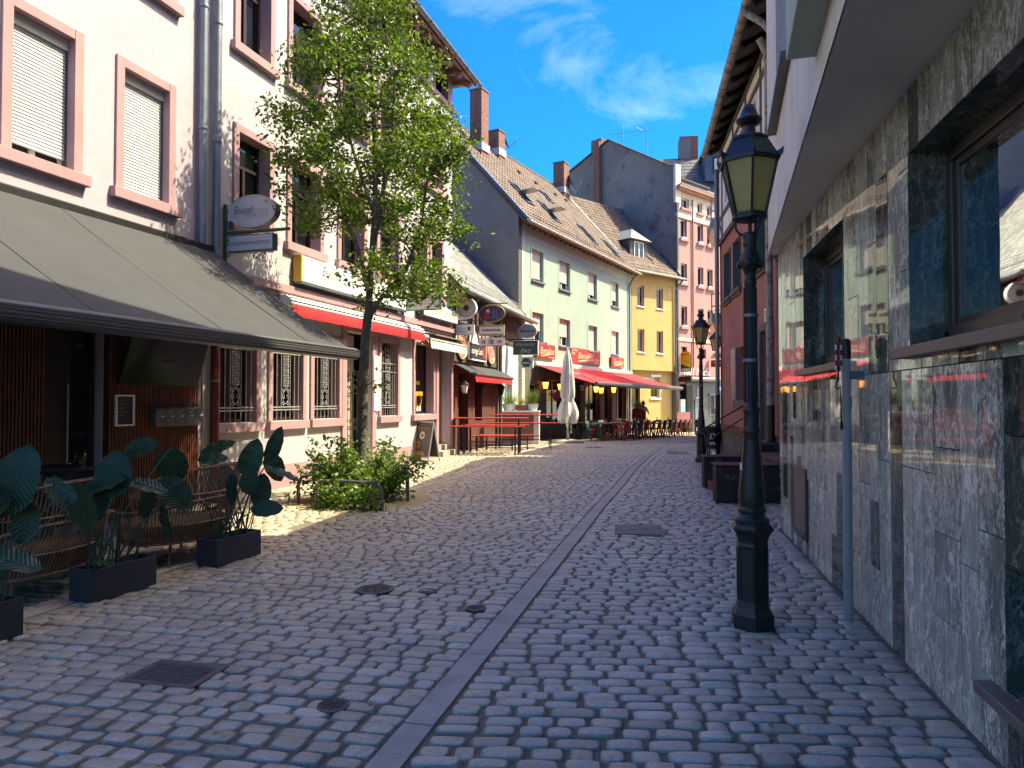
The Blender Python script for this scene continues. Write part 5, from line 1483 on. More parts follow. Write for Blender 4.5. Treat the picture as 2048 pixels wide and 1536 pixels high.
# ================================================================== slate mansard house far behind
def build_mansard():
    F_ = Fr((11.2, 57.0), (1, -.12))
    t = thing('mansard_house', 'distant pink house with grey slate roof and box dormer behind the tenement', 'house', (16, 57, gz(57)))
    obj('wall', fbox(MB(), F_, 0, 14, -8, 0, -1, 17.6), M['tenement_rose'], t)
    obj('cornice', fbox(MB(), F_, -.2, 14.2, -8.2, .35, 17.6, 18.1), M['tenement_cream'], t)
    mb = MB().hexa([F_.p(-.3, .4, 18.1), F_.p(14, .4, 18.1), F_.p(14, -8, 18.1), F_.p(-.3, -8, 18.1), F_.p(-.3, -2.6, 21.9), F_.p(14, -2.6, 21.9), F_.p(14, -5, 21.9), F_.p(-.3, -5, 21.9)])
    rf = obj('roof', mb, M['slate_dark'], t)
    u = (F_.p(0, -2.6, 21.9) - F_.p(0, .4, 18.1)); lu = u.length; u.normalize(); n_ = F_.along().cross(u).normalized()
    if n_.dot(F_.out()) < 0: n_ = -n_
    roof_pieces('slates', F_.p(-.3, .42, 18.1), F_.along(), u, n_, 14.3, lu, .5, .45, M['slate_dark'], rf, .02, .05, .006)
    d = obj('dormer', fbox(MB(), F_, 4.3, 7.6, -2.6, .1, 19.1, 21.4), M['lead'], t)
    obj('dormer_roof', fbox(MB(), F_, 4.1, 7.8, -2.8, .4, 21.4, 21.6), M['zinc'], d)
    for a in (4.9, 6.1):
        obj('dormer_window', fbox(fbox(fbox(fbox(MB(), F_, a, a + 1.05, .1, .16, 19.7, 19.8), F_, a, a + 1.05, .1, .16, 20.9, 21.0), F_, a, a + .1, .1, .16, 19.8, 20.9), F_, a + .95, a + 1.05, .1, .16, 19.8, 20.9), M['black'], d)
        obj('dormer_pane', MB().quad(F_.p(a + .1, .12, 19.8), F_.p(a + .95, .12, 19.8), F_.p(a + .95, .12, 20.9), F_.p(a + .1, .12, 20.9)), M['curtain'], d)
    c = obj('chimney', fbox(MB(), F_, 2.6, 4.1, -3.6, -2.4, 20.5, 23.7), M['brick_red'], t)
    obj('chimney_coat', fbox(MB(), F_, 2.58, 3.5, -3.62, -2.38, 21.8, 23.5), M['grey_gable'], c)
    for a in (5.0, 8.0): pass
build_mansard()

# ================================================================== house with balconies beyond the dark pink one
def build_balcony_house():
    F_ = Fr((16.5, 42.5), (-1, -.9))
    t = thing('balcony_house', 'grey balconies of the house beyond the dark pink one', 'house', (11, 36, gz(36)))
    B = Fr((11.35, 35.5), (-.5, -1))
    obj('wall', MB().hexa([(11.2, 34, -.4), (15, 33, -.4), (15.5, 36, -.4), (11.7, 37, -.4), (11.2, 34, 13.5), (15, 33, 13.5), (15.5, 36, 13.5), (11.7, 37, 13.5)]), M['tenement_pink'], t)
    obj('front_wing', MB().hexa([(6.85, 21.5, -.3), (13, 20.6, -.3), (16, 33, -.3), (11.25, 34.6, -.3), (6.85, 21.5, 9.3), (13, 20.6, 9.3), (16, 33, 9.3), (11.25, 34.6, 9.3)]), M['tenement_pink'], t)
    obj('wing_roof', MB().prism([(6.6, 21.4, 9.3), (10, 20.9, 12.2), (13.2, 20.5, 9.3)], (4.6, 13.0, 0)), M['roof_tile'], t)
    for z in (9.6, 4.9):
        b = obj('balcony', MB().hexa([(10.05, 34.9, z), (11.4, 34.3, z), (11.9, 36.6, z), (10.5, 37.2, z), (9.85, 34.8, z + .5), (11.4, 34.2, z + .5), (11.95, 36.7, z + .5), (10.4, 37.3, z + .5)]), M['tenement_cream'], t)
        obj('balcony_slab', MB().hexa([(9.8, 34.75, z + .5), (11.4, 34.1, z + .5), (11.95, 36.8, z + .5), (10.35, 37.4, z + .5), (9.8, 34.75, z + .95), (11.4, 34.1, z + .95), (11.95, 36.8, z + .95), (10.35, 37.4, z + .95)]), M['zinc'], b)
        mb = MB(); c = [Vector((9.8, 34.75, 0)), Vector((11.3, 34.15, 0))]
        for zz in (1.3, 1.9): mb.tube([c[0] + UP * (z + zz), c[1] + UP * (z + zz)], .03, 6)
        mb.tube([c[0] + UP * (z + .9), c[0] + UP * (z + 1.9)], .03, 6)
        obj('railing', mb, M['zinc'], b)
    obj('post', MB().box((10.6, 34.6, 8.6), (.35, .3, 8.5)), M['zinc'], t)
    obj('roof', MB().hexa([(10.7, 33.6, 13.5), (15.6, 32.6, 13.5), (16, 36.5, 13.5), (11.2, 37.5, 13.5), (12, 34.5, 15.5), (15, 34, 15.5), (15.2, 35.5, 15.5), (12.2, 36, 15.5)]), M['slate_dark'], t)
build_balcony_house()
# ================================================================== marble-clad building on the right
def build_marble():
    t = thing('marble_building', 'building with green marble cladding below and white overhanging upper floors', 'building', MW.p(4, 0, 0))
    rr = random.Random(5)
    ZT = 3.44; S0, S1 = -5.0, 9.0
    win = [(0.5, 4.26, 1.92, 3.06), (5.8, 7.42, 1.92, 3.06), (1.0, 3.12, .36, .9)]
    # carcass behind the panels
    mb = MB()
    wall('carcass', MW, S0, S1 - .02, 0, ZT, win, M['plinth'], t, depth=.3, d=-.03)
    obj('end_wall', MB().quad(MW.p(S1 - .02, -.001, 0), MW.p(S1 - .02, -8, 0), MW.p(S1 - .02, -8, ZT), MW.p(S1 - .02, -.001, ZT)), M['white_render'], t)
    obj('inner_body', fbox(MB(), MW, S0, S1 - .03, -8, -1.2, 0, ZT), M['interior'], t)
    obj('pavement_edge', fbox(MB(), MW, S0, S1, -.025, .012, -.05, .018), M['plinth'], t)
    # panels: irregular vertical strips
    fixed = sorted([.5, 4.26, 5.8, 7.42, 1.0, 3.12])
    edges = [S0]
    x = S0
    while x < S1 - .12:
        w = rr.choice((.17, .2, .23, .26, .3, .34)) if x > 0 else .5
        nx_ = x + w
        for f_ in fixed + [S1]:
            if x + .08 < f_ <= nx_ + .1: nx_ = f_; break
        x = min(nx_, S1); edges.append(x)
    for a, b in zip(edges, edges[1:]):
        segs = []
        cuts = [0.0]
        z = 0.0
        while z < 1.78:
            h = rr.choice((.45, .6, .8, 1.0, 1.2, 1.78))
            z = z + h if z + h < 1.5 else 1.78
            cuts.append(z)
        z = 1.78
        while z < ZT:
            h = rr.choice((.6, .9, 1.3, 1.66, 1.66))
            z = z + h if z + h < ZT - .3 else ZT
            cuts.append(z)
        for w_ in win:
            if w_[0] - .01 <= a and b <= w_[1] + .01:
                cuts = sorted(set([c for c in cuts if not (w_[2] - .12 < c < w_[3] + .12)] + [w_[2], w_[3]]))
        for c, e in zip(cuts, cuts[1:]):
            mid = (c + e) / 2
            if any(w_[0] - .01 <= a and b <= w_[1] + .01 and w_[2] < mid < w_[3] for w_ in win): continue
            if e - c < .02: continue
            pr = rr.uniform(-.0015, .0015); g_ = .0028
            dk = M['marble_dark'] if rr.random() < (.5 if a < 3.1 else .15) else M['marble']
            tilt = rr.uniform(-.0012, .0012)
            P = [MW.p(s_, d + (tilt if s_ == a + g_ else 0) * (1 if d > -.01 else 0), z_) for z_ in (c + g_, e - g_) for s_, d in ((a + g_, -.025), (a + g_, pr), (b - g_, pr), (b - g_, -.025))]
            obj('marble_panel', MB().hexa(P), dk, t, bevel=.0012)
    # window reveals in dark marble, bronze frames, sills
    for k, (a, b, c, e) in enumerate(win):
        w = MB(); e_ = .003
        fbox(w, MW, b - .006, b - .0005, -.27, .004, c, e); fbox(w, MW, a + .0005, a + .006, -.27, .004, c, e); fbox(w, MW, a + .006, b - .006, -.27, .004, e - .006, e - .0005)
        rv = obj('window_reveal', w, M['marble_dark'], t)
        if k < 2:
            mulls = [3.25, 1.6] if k == 0 else [6.55]
            mb = MB(); fw = .075; d0, d1 = -.29, -.2
            fbox(mb, MW, a + .006, b - .006, d0, d1, e - .006 - fw, e - .006); fbox(mb, MW, a + .006, b - .006, d0, d1 + .02, c, c + fw + .03)
            fbox(mb, MW, a + .006, a + fw, d0, d1, c + fw + .03, e - fw - .006); fbox(mb, MW, b - fw, b - .006, d0, d1, c + fw + .03, e - fw - .006)
            for m_ in mulls: fbox(mb, MW, m_ - .075, m_ + .075, d0, d1 + .012, c + fw + .03, e - fw - .006)
            fr_ = obj('window_frame', mb, M['bronze_alu'], t, bevel=.006)
            xs = [a + fw] + sorted(mulls) + [b - fw]
            for i in range(len(xs) - 1):
                l_, r_ = xs[i] + (.075 if i else 0), xs[i + 1] - (.075 if i < len(xs) - 2 else 0)
                m2 = MB(); i0 = .045
                fbox(m2, MW, l_, l_ + i0, d1 - .05, d1 - .02, c + .105, e - .081); fbox(m2, MW, r_ - i0, r_, d1 - .05, d1 - .02, c + .105, e - .081); fbox(m2, MW, l_ + i0, r_ - i0, d1 - .05, d1 - .02, c + .105, c + .15); fbox(m2, MW, l_ + i0, r_ - i0, d1 - .05, d1 - .02, e - .126, e - .081)
                sa = obj('sash', m2, M['bronze_alu'], fr_, bevel=.005)
                obj('pane', MB().quad(MW.p(l_ + i0, d1 - .035, c + .15), MW.p(r_ - i0, d1 - .035, c + .15), MW.p(r_ - i0, d1 - .035, e - .126), MW.p(l_ + i0, d1 - .035, e - .126)), M['dark_glass'], fr_)
                for q in (l_ - .02, r_ + .02): obj('latch', MB().tube([MW.p(q, d1 + .02, c + .06), MW.p(q, d1 + .035, c + .06)], .012, 8), M['black'], fr_)
            obj('window_sill', MB().hexa([MW.p(a - .1, -.2, c - .06), MW.p(a - .1, .07, c - .075), MW.p(b + .16, .07, c - .075), MW.p(b + .16, -.2, c - .06), MW.p(a - .1, -.2, c + .015), MW.p(a - .1, .07, c - .012), MW.p(b + .16, .07, c - .012), MW.p(b + .16, -.2, c + .015)]), M['bronze_sill'], t, bevel=.006)
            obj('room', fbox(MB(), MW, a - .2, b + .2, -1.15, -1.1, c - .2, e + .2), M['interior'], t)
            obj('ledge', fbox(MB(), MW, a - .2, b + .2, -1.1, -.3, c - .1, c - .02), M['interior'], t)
        else:
            obj('window_back', fbox(MB(), MW, a, b, -.27, -.25, c, e), M['marble_dark'], t)
            obj('window_sill', fbox(MB(), MW, a - .1, b + .14, -.2, .08, c - .06, c - .008), M['bronze_sill'], t, bevel=.006)
    # service hatch low on the wall
    h = obj('service_hatch', fbox(MB(), MW, 7.4, 8.02, -.002, .012, .22, .86), M['bronze_sill'], t, bevel=.004)
    mb = MB(); fbox(mb, MW, 7.33, 7.4, -.002, .02, .17, .9); fbox(mb, MW, 8.02, 8.09, -.002, .02, .17, .9); fbox(mb, MW, 7.4, 8.02, -.002, .019, .86, .9); fbox(mb, MW, 7.4, 8.02, -.002, .03, .17, .22)
    obj('hatch_frame', mb, M['bronze_alu'], h, bevel=.004)
    # overhang soffit and white upper floors
    def wx(y): return .57 + .299 * y
    def mx(y): return 1.47 + .2096 * y
    yN, yF = -6.0, 8.95
    mb = MB().prism([Vector((wx(yN) + .008, yN, ZT + .002)), Vector((mx(yN) + .4, yN, ZT + .002)), Vector((mx(yF) + .4, yF - .01, ZT + .002)), Vector((wx(yF) + .008, yF - .01, ZT + .002))], (0, 0, .12))
    obj('overhang_soffit', mb, M['soffit'], t)
    def st(y): return y / WU.dy
    sN, sF = st(yN), st(yF)
    wins = [(6.06, 7.75, 4.47, 6.1), (6.06, 7.75, 7.3, 8.9), (.4, 2.2, 7.3, 8.9), (3.2, 4.8, 7.3, 8.9)]
    wall('upper_wall', WU, sN, sF, ZT + .001, 10.1, wins, M['white_render'], t, depth=.2)
    for (a, b, c, e) in wins:
        casement(WU, a, b, c, e, t, M['dark_frame'], M['glass'], d=-.15, mull=1)
        obj('window_sill', MB().hexa([WU.p(a - .06, -.15, c - .03), WU.p(a - .06, .09, c - .05), WU.p(b + .1, .09, c - .05), WU.p(b + .1, -.15, c - .03), WU.p(a - .06, -.15, c + .02), WU.p(a - .06, .09, c - .005), WU.p(b + .1, .09, c - .005), WU.p(b + .1, -.15, c + .02)]), M['bar_grey'], t)
    obj('bay_box', fbox(MB(), WU, -3.0, 4.45, -.05, .17, 3.68, 6.9), M['green_trim'], t, bevel=.01)
    obj('far_end_wall', MB().quad(WU.p(sF, 0, ZT), WU.p(sF, -9, ZT), WU.p(sF, -9, 10.1), WU.p(sF, 0, 10.1)), M['white_render'], t)
    obj('upper_body', fbox(MB(), WU, sN, sF - .02, -9, -.75, ZT + .15, 10.0), M['white_render'], t)
    # roof with a tall cross gable to the street
    mb = MB().prism([WU.p(sN, .3, 10.0), WU.p(sF + .1, .3, 10.0), WU.p(3.0, .3, 14.6), WU.p(.5, .3, 14.6)], WU.out() * -9)
    obj('roof', mb, M['slate_dark'], t)
build_marble()

# ================================================================== dark pink half-timbered house
def build_dark_pink():
    t = thing('dark_pink_house', 'dark pink house with half timbered top floor, open shutters and deep eave', 'house', DP.p(15, 0, 0))
    A, B = 8.4, 20.75
    ff = [(18.95, 20.05), (17.4, 18.5), (14.42, 15.45), (12.6, 13.4)]
    holes = [(a, b, 4.38, 5.68) for a, b in ff]
    gfh = [(14.0, 14.86, .66, 3.0), (15.95, 17.95, 1.6, 2.9)]
    wall('wall', DP, A, B, .78, 6.1, holes + gfh, M['dark_pink'], t, depth=.3)
    wall('plinth_wall', DP, A, B, -.05, .78, [], M['plinth'], t, d=.03)
    obj('plinth_band', fbox(MB(), DP, A, 13.88, -.02, .06, .74, .92), M['step_red'], t); obj('plinth_band', fbox(MB(), DP, 14.98, B, -.02, .06, .74, .92), M['step_red'], t)
    wall('timber_wall', DP, A, B, 6.1, 8.75, [(15.0, 16.0, 6.85, 8.1), (16.6, 17.6, 6.85, 8.1), (18.6, 19.5, 6.85, 8.1), (13.2, 14.2, 6.85, 8.1)], M['white_render'], t, d=.06)
    DT = Fr(DP.o, (DP.dx, DP.dy)); DT.nx, DT.ny = DP.nx, DP.ny; DT.o = tuple(DP.p(0, .06, 0))[:2]
    for a in (15.0, 16.6, 18.6, 13.2):
        b = a + (1.0 if a < 18 else .9)
        w = casement(DT, a, b, 6.85, 8.1, t, M['white_frame'], d=.02, fw=.08, mull=1)
    for a in (12.6, 14.6, 16.3, 18.1, 20.0, 20.65):
        obj('timber_beam', fbox(MB(), DT, a - .07, a + .07, -.01, .02, 6.1, 8.7), M['half_timber'], t)
    for z in (6.12, 6.75, 8.2, 8.62):
        obj('timber_beam', fbox(MB(), DT, A, B, -.01, .024, z - .07, z + .07), M['half_timber'], t)
    for a, b in ((20.0, 20.6), (18.1, 17.7), (16.3, 16.55), (14.6, 14.9)):
        obj('timber_beam', MB().bar(DT.p(a, .005, 6.2), DT.p(b, .005, 6.75), .11, .03, up=DT.out()), M['half_timber'], t)
    for a, b in ff:
        w = casement(DP, a, b, 4.38, 5.68, t, M['white_frame'], d=-.22, fw=.07, mull=1, curtain=[(a + .1, b - .1, 4.5, 5.6)])
        mb = MB(); fbox(mb, DP, a - .1, b + .1, -.1, .1, 4.27, 4.375); fbox(mb, DP, a - .05, b + .05, -.1, .06, 4.2, 4.27)
        obj('sill', mb, M['plinth'], w, bevel=.01)
        for x0, x1 in ((a + .002, a + .03), (b - .03, b - .002)):
            obj('shutter', fbox(MB(), DP, x0, x1, -.21, .03, 4.385, 5.675), M['chair_teal'], w)
    w = casement(DP, 15.95, 17.95, 1.6, 2.9, t, M['dark_frame'], M['dark_glass'], d=-.15, mull=1)
    obj('sill', fbox(MB(), DP, 15.8, 18.1, -.1, .12, 1.42, 1.595), M['plinth'], w, bevel=.015)
    for a, b in ((15.0, 15.9), (18.0, 18.75)):
        mb = MB(); fbox(mb, DP, a, b, .02, .05, 1.5, 2.92)
        s_ = obj('shutter', mb, M['zinc'], t)
        for q in range(int((b - a) / .14)):
            obj('shutter_board', fbox(MB(), DP, a + .01 + q * .14, a + .135 + q * .14, .051, .064, 1.52, 2.9), M['zinc'], s_)
    # door
    mb = MB(); fbox(mb, DP, 13.86, 13.999, -.05, .08, .66, 3.14); fbox(mb, DP, 14.861, 15.0, -.05, .08, .66, 3.14); fbox(mb, DP, 14.0, 14.86, -.05, .078, 3.0, 3.14)
    obj('door_frame', mb, M['plinth'], t, bevel=.01)
    d_ = obj('door', fbox(MB(), DP, 14.0, 14.86, -.3, -.25, .66, 3.0), M['black'], t)
    pl = obj('house_number', fbox(MB(), DP, 14.38, 14.66, .0, .02, 3.2, 3.46), M['sign_white'], t, bevel=.004)
    text('30', M['ink'], pl, DP.p(14.52, .022, 3.33), -DP.along(), UP, width=.17, height=.16)
    obj('rear_body', fbox(MB(), DP, A, B - .02, -8, -.8, -.05, 8.7), M['dark_pink'], t)
    obj('far_wall', MB().quad(DP.p(B, .03, -.1), DP.p(B, -8, -.1), DP.p(B, -8, 8.7), DP.p(B, .03, 8.7)), M['dark_pink'], t)
    # eave
    e0, e1 = Vector((5.57, 20.2, 8.7)), Vector((3.55, 8.6, 8.7))
    e0 = Vector((5.6, 20.3, 8.7))
    mb = MB()
    w0, w1 = DP.p(B, -.2, 9.15), DP.p(A, -.2, 9.15)
    mb.add([e0, e1, w1, w0, e0 + UP * .05, e1 + UP * .05, w1 + UP * .05, w0 + UP * .05], [(0, 1, 2, 3), (7, 6, 5, 4), (0, 3, 7, 4), (0, 4, 5, 1)])
    obj('eave_boarding', mb, M['plinth'], t)
    for k in range(16):
        q = k / 15
        a = e0.lerp(e1, q); b = w0.lerp(w1, q)
        a = a + (b - a) * .12
        obj('rafter', MB().bar(a - UP * .07, b - UP * .07, .12, .14), M['black'], t)
    mb = MB().tube([e0 + Vector((-.05, .05, -.02)), e1 + Vector((-.05, 0, -.02))], .085, 12)
    gt = obj('gutter', mb, M['old_zinc'], t, smooth=True)
    for k in range(14):
        p = e0.lerp(e1, (k + .3) / 14) + Vector((-.05, 0, -.02)); d = (e1 - e0).normalized()
        obj('gutter_bracket', MB().tube([p - d * .012, p + d * .012], .094, 12), M['cast_iron'], gt, smooth=True)
    p = e0.lerp(e1, .66) + Vector((-.03, 0, -.05))
    obj('gutter_outlet', MB().tube([p + UP * .05, p - UP * .12, p + Vector((.25, -.1, -.35)), p + Vector((.5, -.2, -.75))], [.075, .07, .06, .06], 10), M['old_zinc'], gt, smooth=True)
    mb = MB()
    r0, r1 = DP.p(B, -4.2, 13.4), DP.p(A, -4.2, 13.4); f0, f1 = DP.p(B, -8.5, 8.8), DP.p(A, -8.5, 8.8)
    mb.add([e0 + UP * .06, e1 + UP * .06, r1, r0, f0, f1], [(0, 1, 2, 3), (3, 2, 5, 4), (0, 3, 4), (1, 5, 2)])
    obj('roof', mb, M['roof_tile'], t)
    # little dormer gutter poking above the eave
    obj('dormer', MB().hexa([DP.p(18.4, -.6, 9.5), DP.p(19.8, -.6, 9.5), DP.p(19.8, -2.6, 9.5), DP.p(18.4, -2.6, 9.5), DP.p(18.4, -.6, 10.6), DP.p(19.8, -.6, 10.6), DP.p(19.8, -2.6, 10.9), DP.p(18.4, -2.6, 10.9)]), M['half_timber'], t)
build_dark_pink()
downpipe(DP, 20.72, .12, 0.0, 8.3, .062, M['zinc'], 'rain_pipe', 'grey rain pipe with black foot at the far corner of the dark pink house', 2.1, (1.75, M['black']))
downpipe(DP, 13.55, .14, 0.3, 8.2, .07, M['old_zinc'], 'rain_pipe', 'weathered rain pipe between the dark door and the marble wall', 2.6, (1.5, M['black_iron']), top=[DP.p(13.5, .3, 8.5)])

# ================================================================== old stone stoop
def build_stoop():
    t = thing('stone_stoop', 'worn black stone stoop with reddish treads below the dark door', 'steps', (4.0, 12.2, 0))
    def blk(name, x0, x1, y0, y1, z0, z1, m, skew=.1465, bev=.03):
        sx = lambda y: (y - 12.0) * skew
        P = []
        for z in (z0, z1):
            for x, y in ((x0, y0), (x1, y0), (x1, y1), (x0, y1)): P.append((x + sx(y), y, z))
        o = obj(name, MB().hexa(P), m, t, bevel=bev)
        return o
    a = blk('cheek_wall', 3.3, 4.35, 11.0, 11.42, -.03, .58, M['old_step'])
    b = blk('cheek_wall', 3.36, 4.3, 13.0, 13.4, -.03, .55, M['old_step'])
    blk('coping', 3.28, 4.36, 10.98, 11.44, .58, .605, M['step_red'], bev=.012); blk('coping', 3.34, 4.31, 12.98, 13.42, .55, .575, M['step_red'], bev=.012)
    blk('pier', 4.3, 4.95, 12.95, 13.5, -.03, .8, M['old_step'])
    blk('platform', 4.3, 4.88, 10.95, 14.9, -.03, .62, M['old_step']); blk('platform_top', 4.28, 4.9, 11.0, 12.93, .62, .655, M['step_red'], bev=.01)
    for k in range(3):
        blk('step', 3.42 + k * .3, 4.32, 11.43, 12.99, -.03 + k * .15, .15 + k * .155, M['step_red'] if k < 3 else M['old_step'], bev=.015)
    r = thing('handrail', 'thin black double handrail rising from the stoop to the dark door', 'handrail', (3.6, 13.2, .57))
    pb = Vector((3.62, 13.15, .57)); pt = Vector((3.55, 13.15, 1.07))
    q1 = DP.p(14.95, .1, 1.66); q2 = DP.p(14.95, .1, 1.42)
    obj('post', MB().tube([pb, pt], .016, 8), M['black_iron'], r, smooth=True)
    obj('upper_rail', MB().tube([pt + Vector((-.06, 0, -.06)), pt, q1], .014, 8), M['black_iron'], r, smooth=True)
    obj('lower_rail', MB().tube([pb.lerp(pt, .5), q2], .012, 8), M['black_iron'], r, smooth=True)
build_stoop()
# ================================================================== street lamps
def build_lamp():
    root = thing('street_lamp', 'black cast iron street lamp with hexagonal lantern standing before the marble wall', 'street lamp', (0, 0, 0), 'cast iron street lamps')
    I = M['black_iron']; ph = math.pi / 6
    obj('base', MB().lathe([(.155, 0), (.155, .1), (.138, .125), (.122, .15), (.112, .2), (.112, .56), (.118, .575), (.112, .6), (.118, .63), (.13, .66), (.155, .69), (.155, .705), (.13, .73)], 6, ph=ph), I, root, bevel=.004)
    mb = MB()
    for k in range(6):
        a = ph + math.pi / 6 + k * math.pi / 3; r = .112 * math.cos(math.pi / 6) + .002
        c = Vector((r * math.cos(a), r * math.sin(a), 0)); e = Vector((-math.sin(a), math.cos(a), 0))
        for sg in (-1, 1): mb.bar(c + e * .042 * sg + UP * .2, c + e * .042 * sg + UP * .55, .009, .008, up=c)
        for z in (.2, .55): mb.bar(c - e * .046 + UP * z, c + e * .046 + UP * z, .008, .009)
    obj('base_panel', mb, I, root)
    obj('shaft', MB().lathe([(.118, .73), (.12, .76), (.098, .775), (.088, .79), (.086, .8), (.098, .815), (.098, .83), (.084, .845), (.088, .87), (.092, .92), (.084, 1.02), (.07, 1.16), (.058, 1.3), (.056, 1.36), (.062, 1.37), (.062, 1.385), (.055, 1.4), (.054, 1.5), (.06, 1.52), (.06, 1.54), (.046, 1.56), (.041, 2.42), (.046, 2.43), (.046, 2.46), (.038, 2.47), (.04, 2.5), (.055, 2.53), (.068, 2.56), (.072, 2.6), (.066, 2.63), (.05, 2.65), (.042, 2.68), (.046, 2.7), (.052, 2.72), (.046, 2.74), (.052, 2.76), (.05, 2.79), (.03, 2.8)], 20), I, root, smooth=True, ang=50)
    mb = MB()
    for k in range(12):
        a = k * math.pi / 6
        mb.tube([(.045 * math.cos(a), .045 * math.sin(a), 1.58), (.041 * math.cos(a), .041 * math.sin(a), 2.4)], .0065, 5)
    obj('flute', mb, I, root, smooth=True)
    for z in (1.88, 2.2): obj('steel_band', MB().lathe([(.055, -.012), (.057, 0), (.055, .012)], 16, (0, 0, z)), M['zinc'], root, smooth=True)
    mb = MB()
    for k in range(4):
        a = k * math.pi / 2 + .8
        mb.blob((.066 * math.cos(a), .066 * math.sin(a), 2.57), .03, .03, .035)
    obj('capital_ornament', mb, I, root, smooth=True)
    # cradle
    for k in range(3):
        a = ph + k * 2 * math.pi / 3 + math.pi / 2
        c, s_ = math.cos(a), math.sin(a)
        obj('cradle_arm', MB().tube([(.02 * c, .02 * s_, 2.78), (.07 * c, .07 * s_, 2.785), (.095 * c, .095 * s_, 2.82), (.1 * c, .1 * s_, 2.88), (.12 * c, .12 * s_, 2.9)], .009, 6), I, root, smooth=True)
    obj('stem', MB().tube([(0, 0, 2.78), (0, 0, 2.92)], .014, 8), I, root, smooth=True)
    z0, z1, r0, r1 = 2.9, 3.3, .112, .205
    lan = obj('lantern', MB().lathe([(.1, z0 - .02), (.128, z0 - .012), (.122, z0 + .005), (.1, z0 + .01)], 6, ph=ph), I, root)
    V = lambda r, z, k: Vector((r * math.cos(ph + k * math.pi / 3), r * math.sin(ph + k * math.pi / 3), z))
    mb = MB()
    for k in range(6):
        mb.bar(V(r0, z0, k), V(r1, z1, k), .016, .016)
        mb.bar(V(r1, z1, k), V(r1, z1, k + 1), .02, .03); mb.bar(V(r0 + .004, z0 + .02, k), V(r0 + .004, z0 + .02, k + 1), .014, .02)
    obj('lantern_frame', mb, I, lan)
    for k in range(6):
        i = .006
        obj('pane', MB().quad(V(r0 - i, z0 + .02, k), V(r0 - i, z0 + .02, k + 1), V(r1 - i, z1 - .01, k + 1), V(r1 - i, z1 - .01, k)), M['lamp_glass'], lan)
    obj('bulb', MB().lathe([(.012, 0), (.02, .04), (.03, .08), (.02, .13), (.004, .15)], 10, (0, 0, 3.08)), M['white_paint'], lan, smooth=True)
    rf = obj('roof', MB().lathe([(.222, z1 - .015), (.222, z1 + .012), (.212, z1 + .018), (.135, 3.45), (.14, 3.455), (.14, 3.465)], 6, ph=ph), I, root)
    for k in range(6):
        p = V(.212, z1 + .01, k); d = Vector((p.x, p.y, 0)).normalized()
        obj('roof_ear', MB().add([p - UP * .02, p + d * .028 + UP * .01, p + d * .034 + UP * .055, p + d * .012 + UP * .04, p - d * .02 + UP * .03] + [q + Vector((-d.y, d.x, 0)) * .01 for q in (p - UP * .02, p + d * .028 + UP * .01, p + d * .034 + UP * .055, p + d * .012 + UP * .04, p - d * .02 + UP * .03)], [(0, 1, 2, 3, 4), (9, 8, 7, 6, 5), (0, 5, 6, 1), (1, 6, 7, 2), (2, 7, 8, 3), (3, 8, 9, 4)]), I, rf)
    obj('finial', MB().lathe([(.13, 3.463), (.12, 3.478), (.048, 3.485), (.045, 3.56), (.075, 3.575), (.092, 3.6), (.09, 3.612), (.068, 3.63), (.058, 3.655), (.045, 3.69), (.03, 3.715), (.008, 3.725)], 18), I, root, smooth=True)
    return root
M['lamp_glass'] = (lambda: (lambda m: m)(None))()
def lamp_glass():
    m, n, l, b, out = _nodes('lamp_glass')
    geo = n.new('ShaderNodeNewGeometry')
    f = noise(n, l, geo.outputs['Position'], 6, 4)
    l.new(mixc(n, l, f, (0.62, 0.52, 0.2, 1), (0.75, 0.66, 0.3, 1)), b.inputs['Base Color'])
    b.inputs['Roughness'].default_value = .25
    tr = n.new('ShaderNodeBsdfTranslucent'); tr.inputs[0].default_value = (.8, .7, .3, 1)
    mx = n.new('ShaderNodeMixShader'); mx.inputs[0].default_value = .5
    l.new(b.outputs[0], mx.inputs[1]); l.new(tr.outputs[0], mx.inputs[2]); l.new(mx.outputs[0], out.inputs[0])
    return m
M['lamp_glass'] = lamp_glass()
lamp = build_lamp()
lamp.location = (1.70, 5.05, 0); lamp.rotation_euler = (0, 0, R(-71.5))
obj('sticker', MB().box((0, -.0, 0), (.022, .002, .05)), M['white_paint'], lamp).location = (-.02, -.074, 1.13)
lamp2 = copy_tree(lamp); lamp2.location = (4.86, 18.25, 0); lamp2.rotation_euler = (0, 0, R(-60)); lamp2.scale = (1.05, 1.05, 1.05)
lamp2['label'] = 'more distant black street lamp in front of the dark pink house'

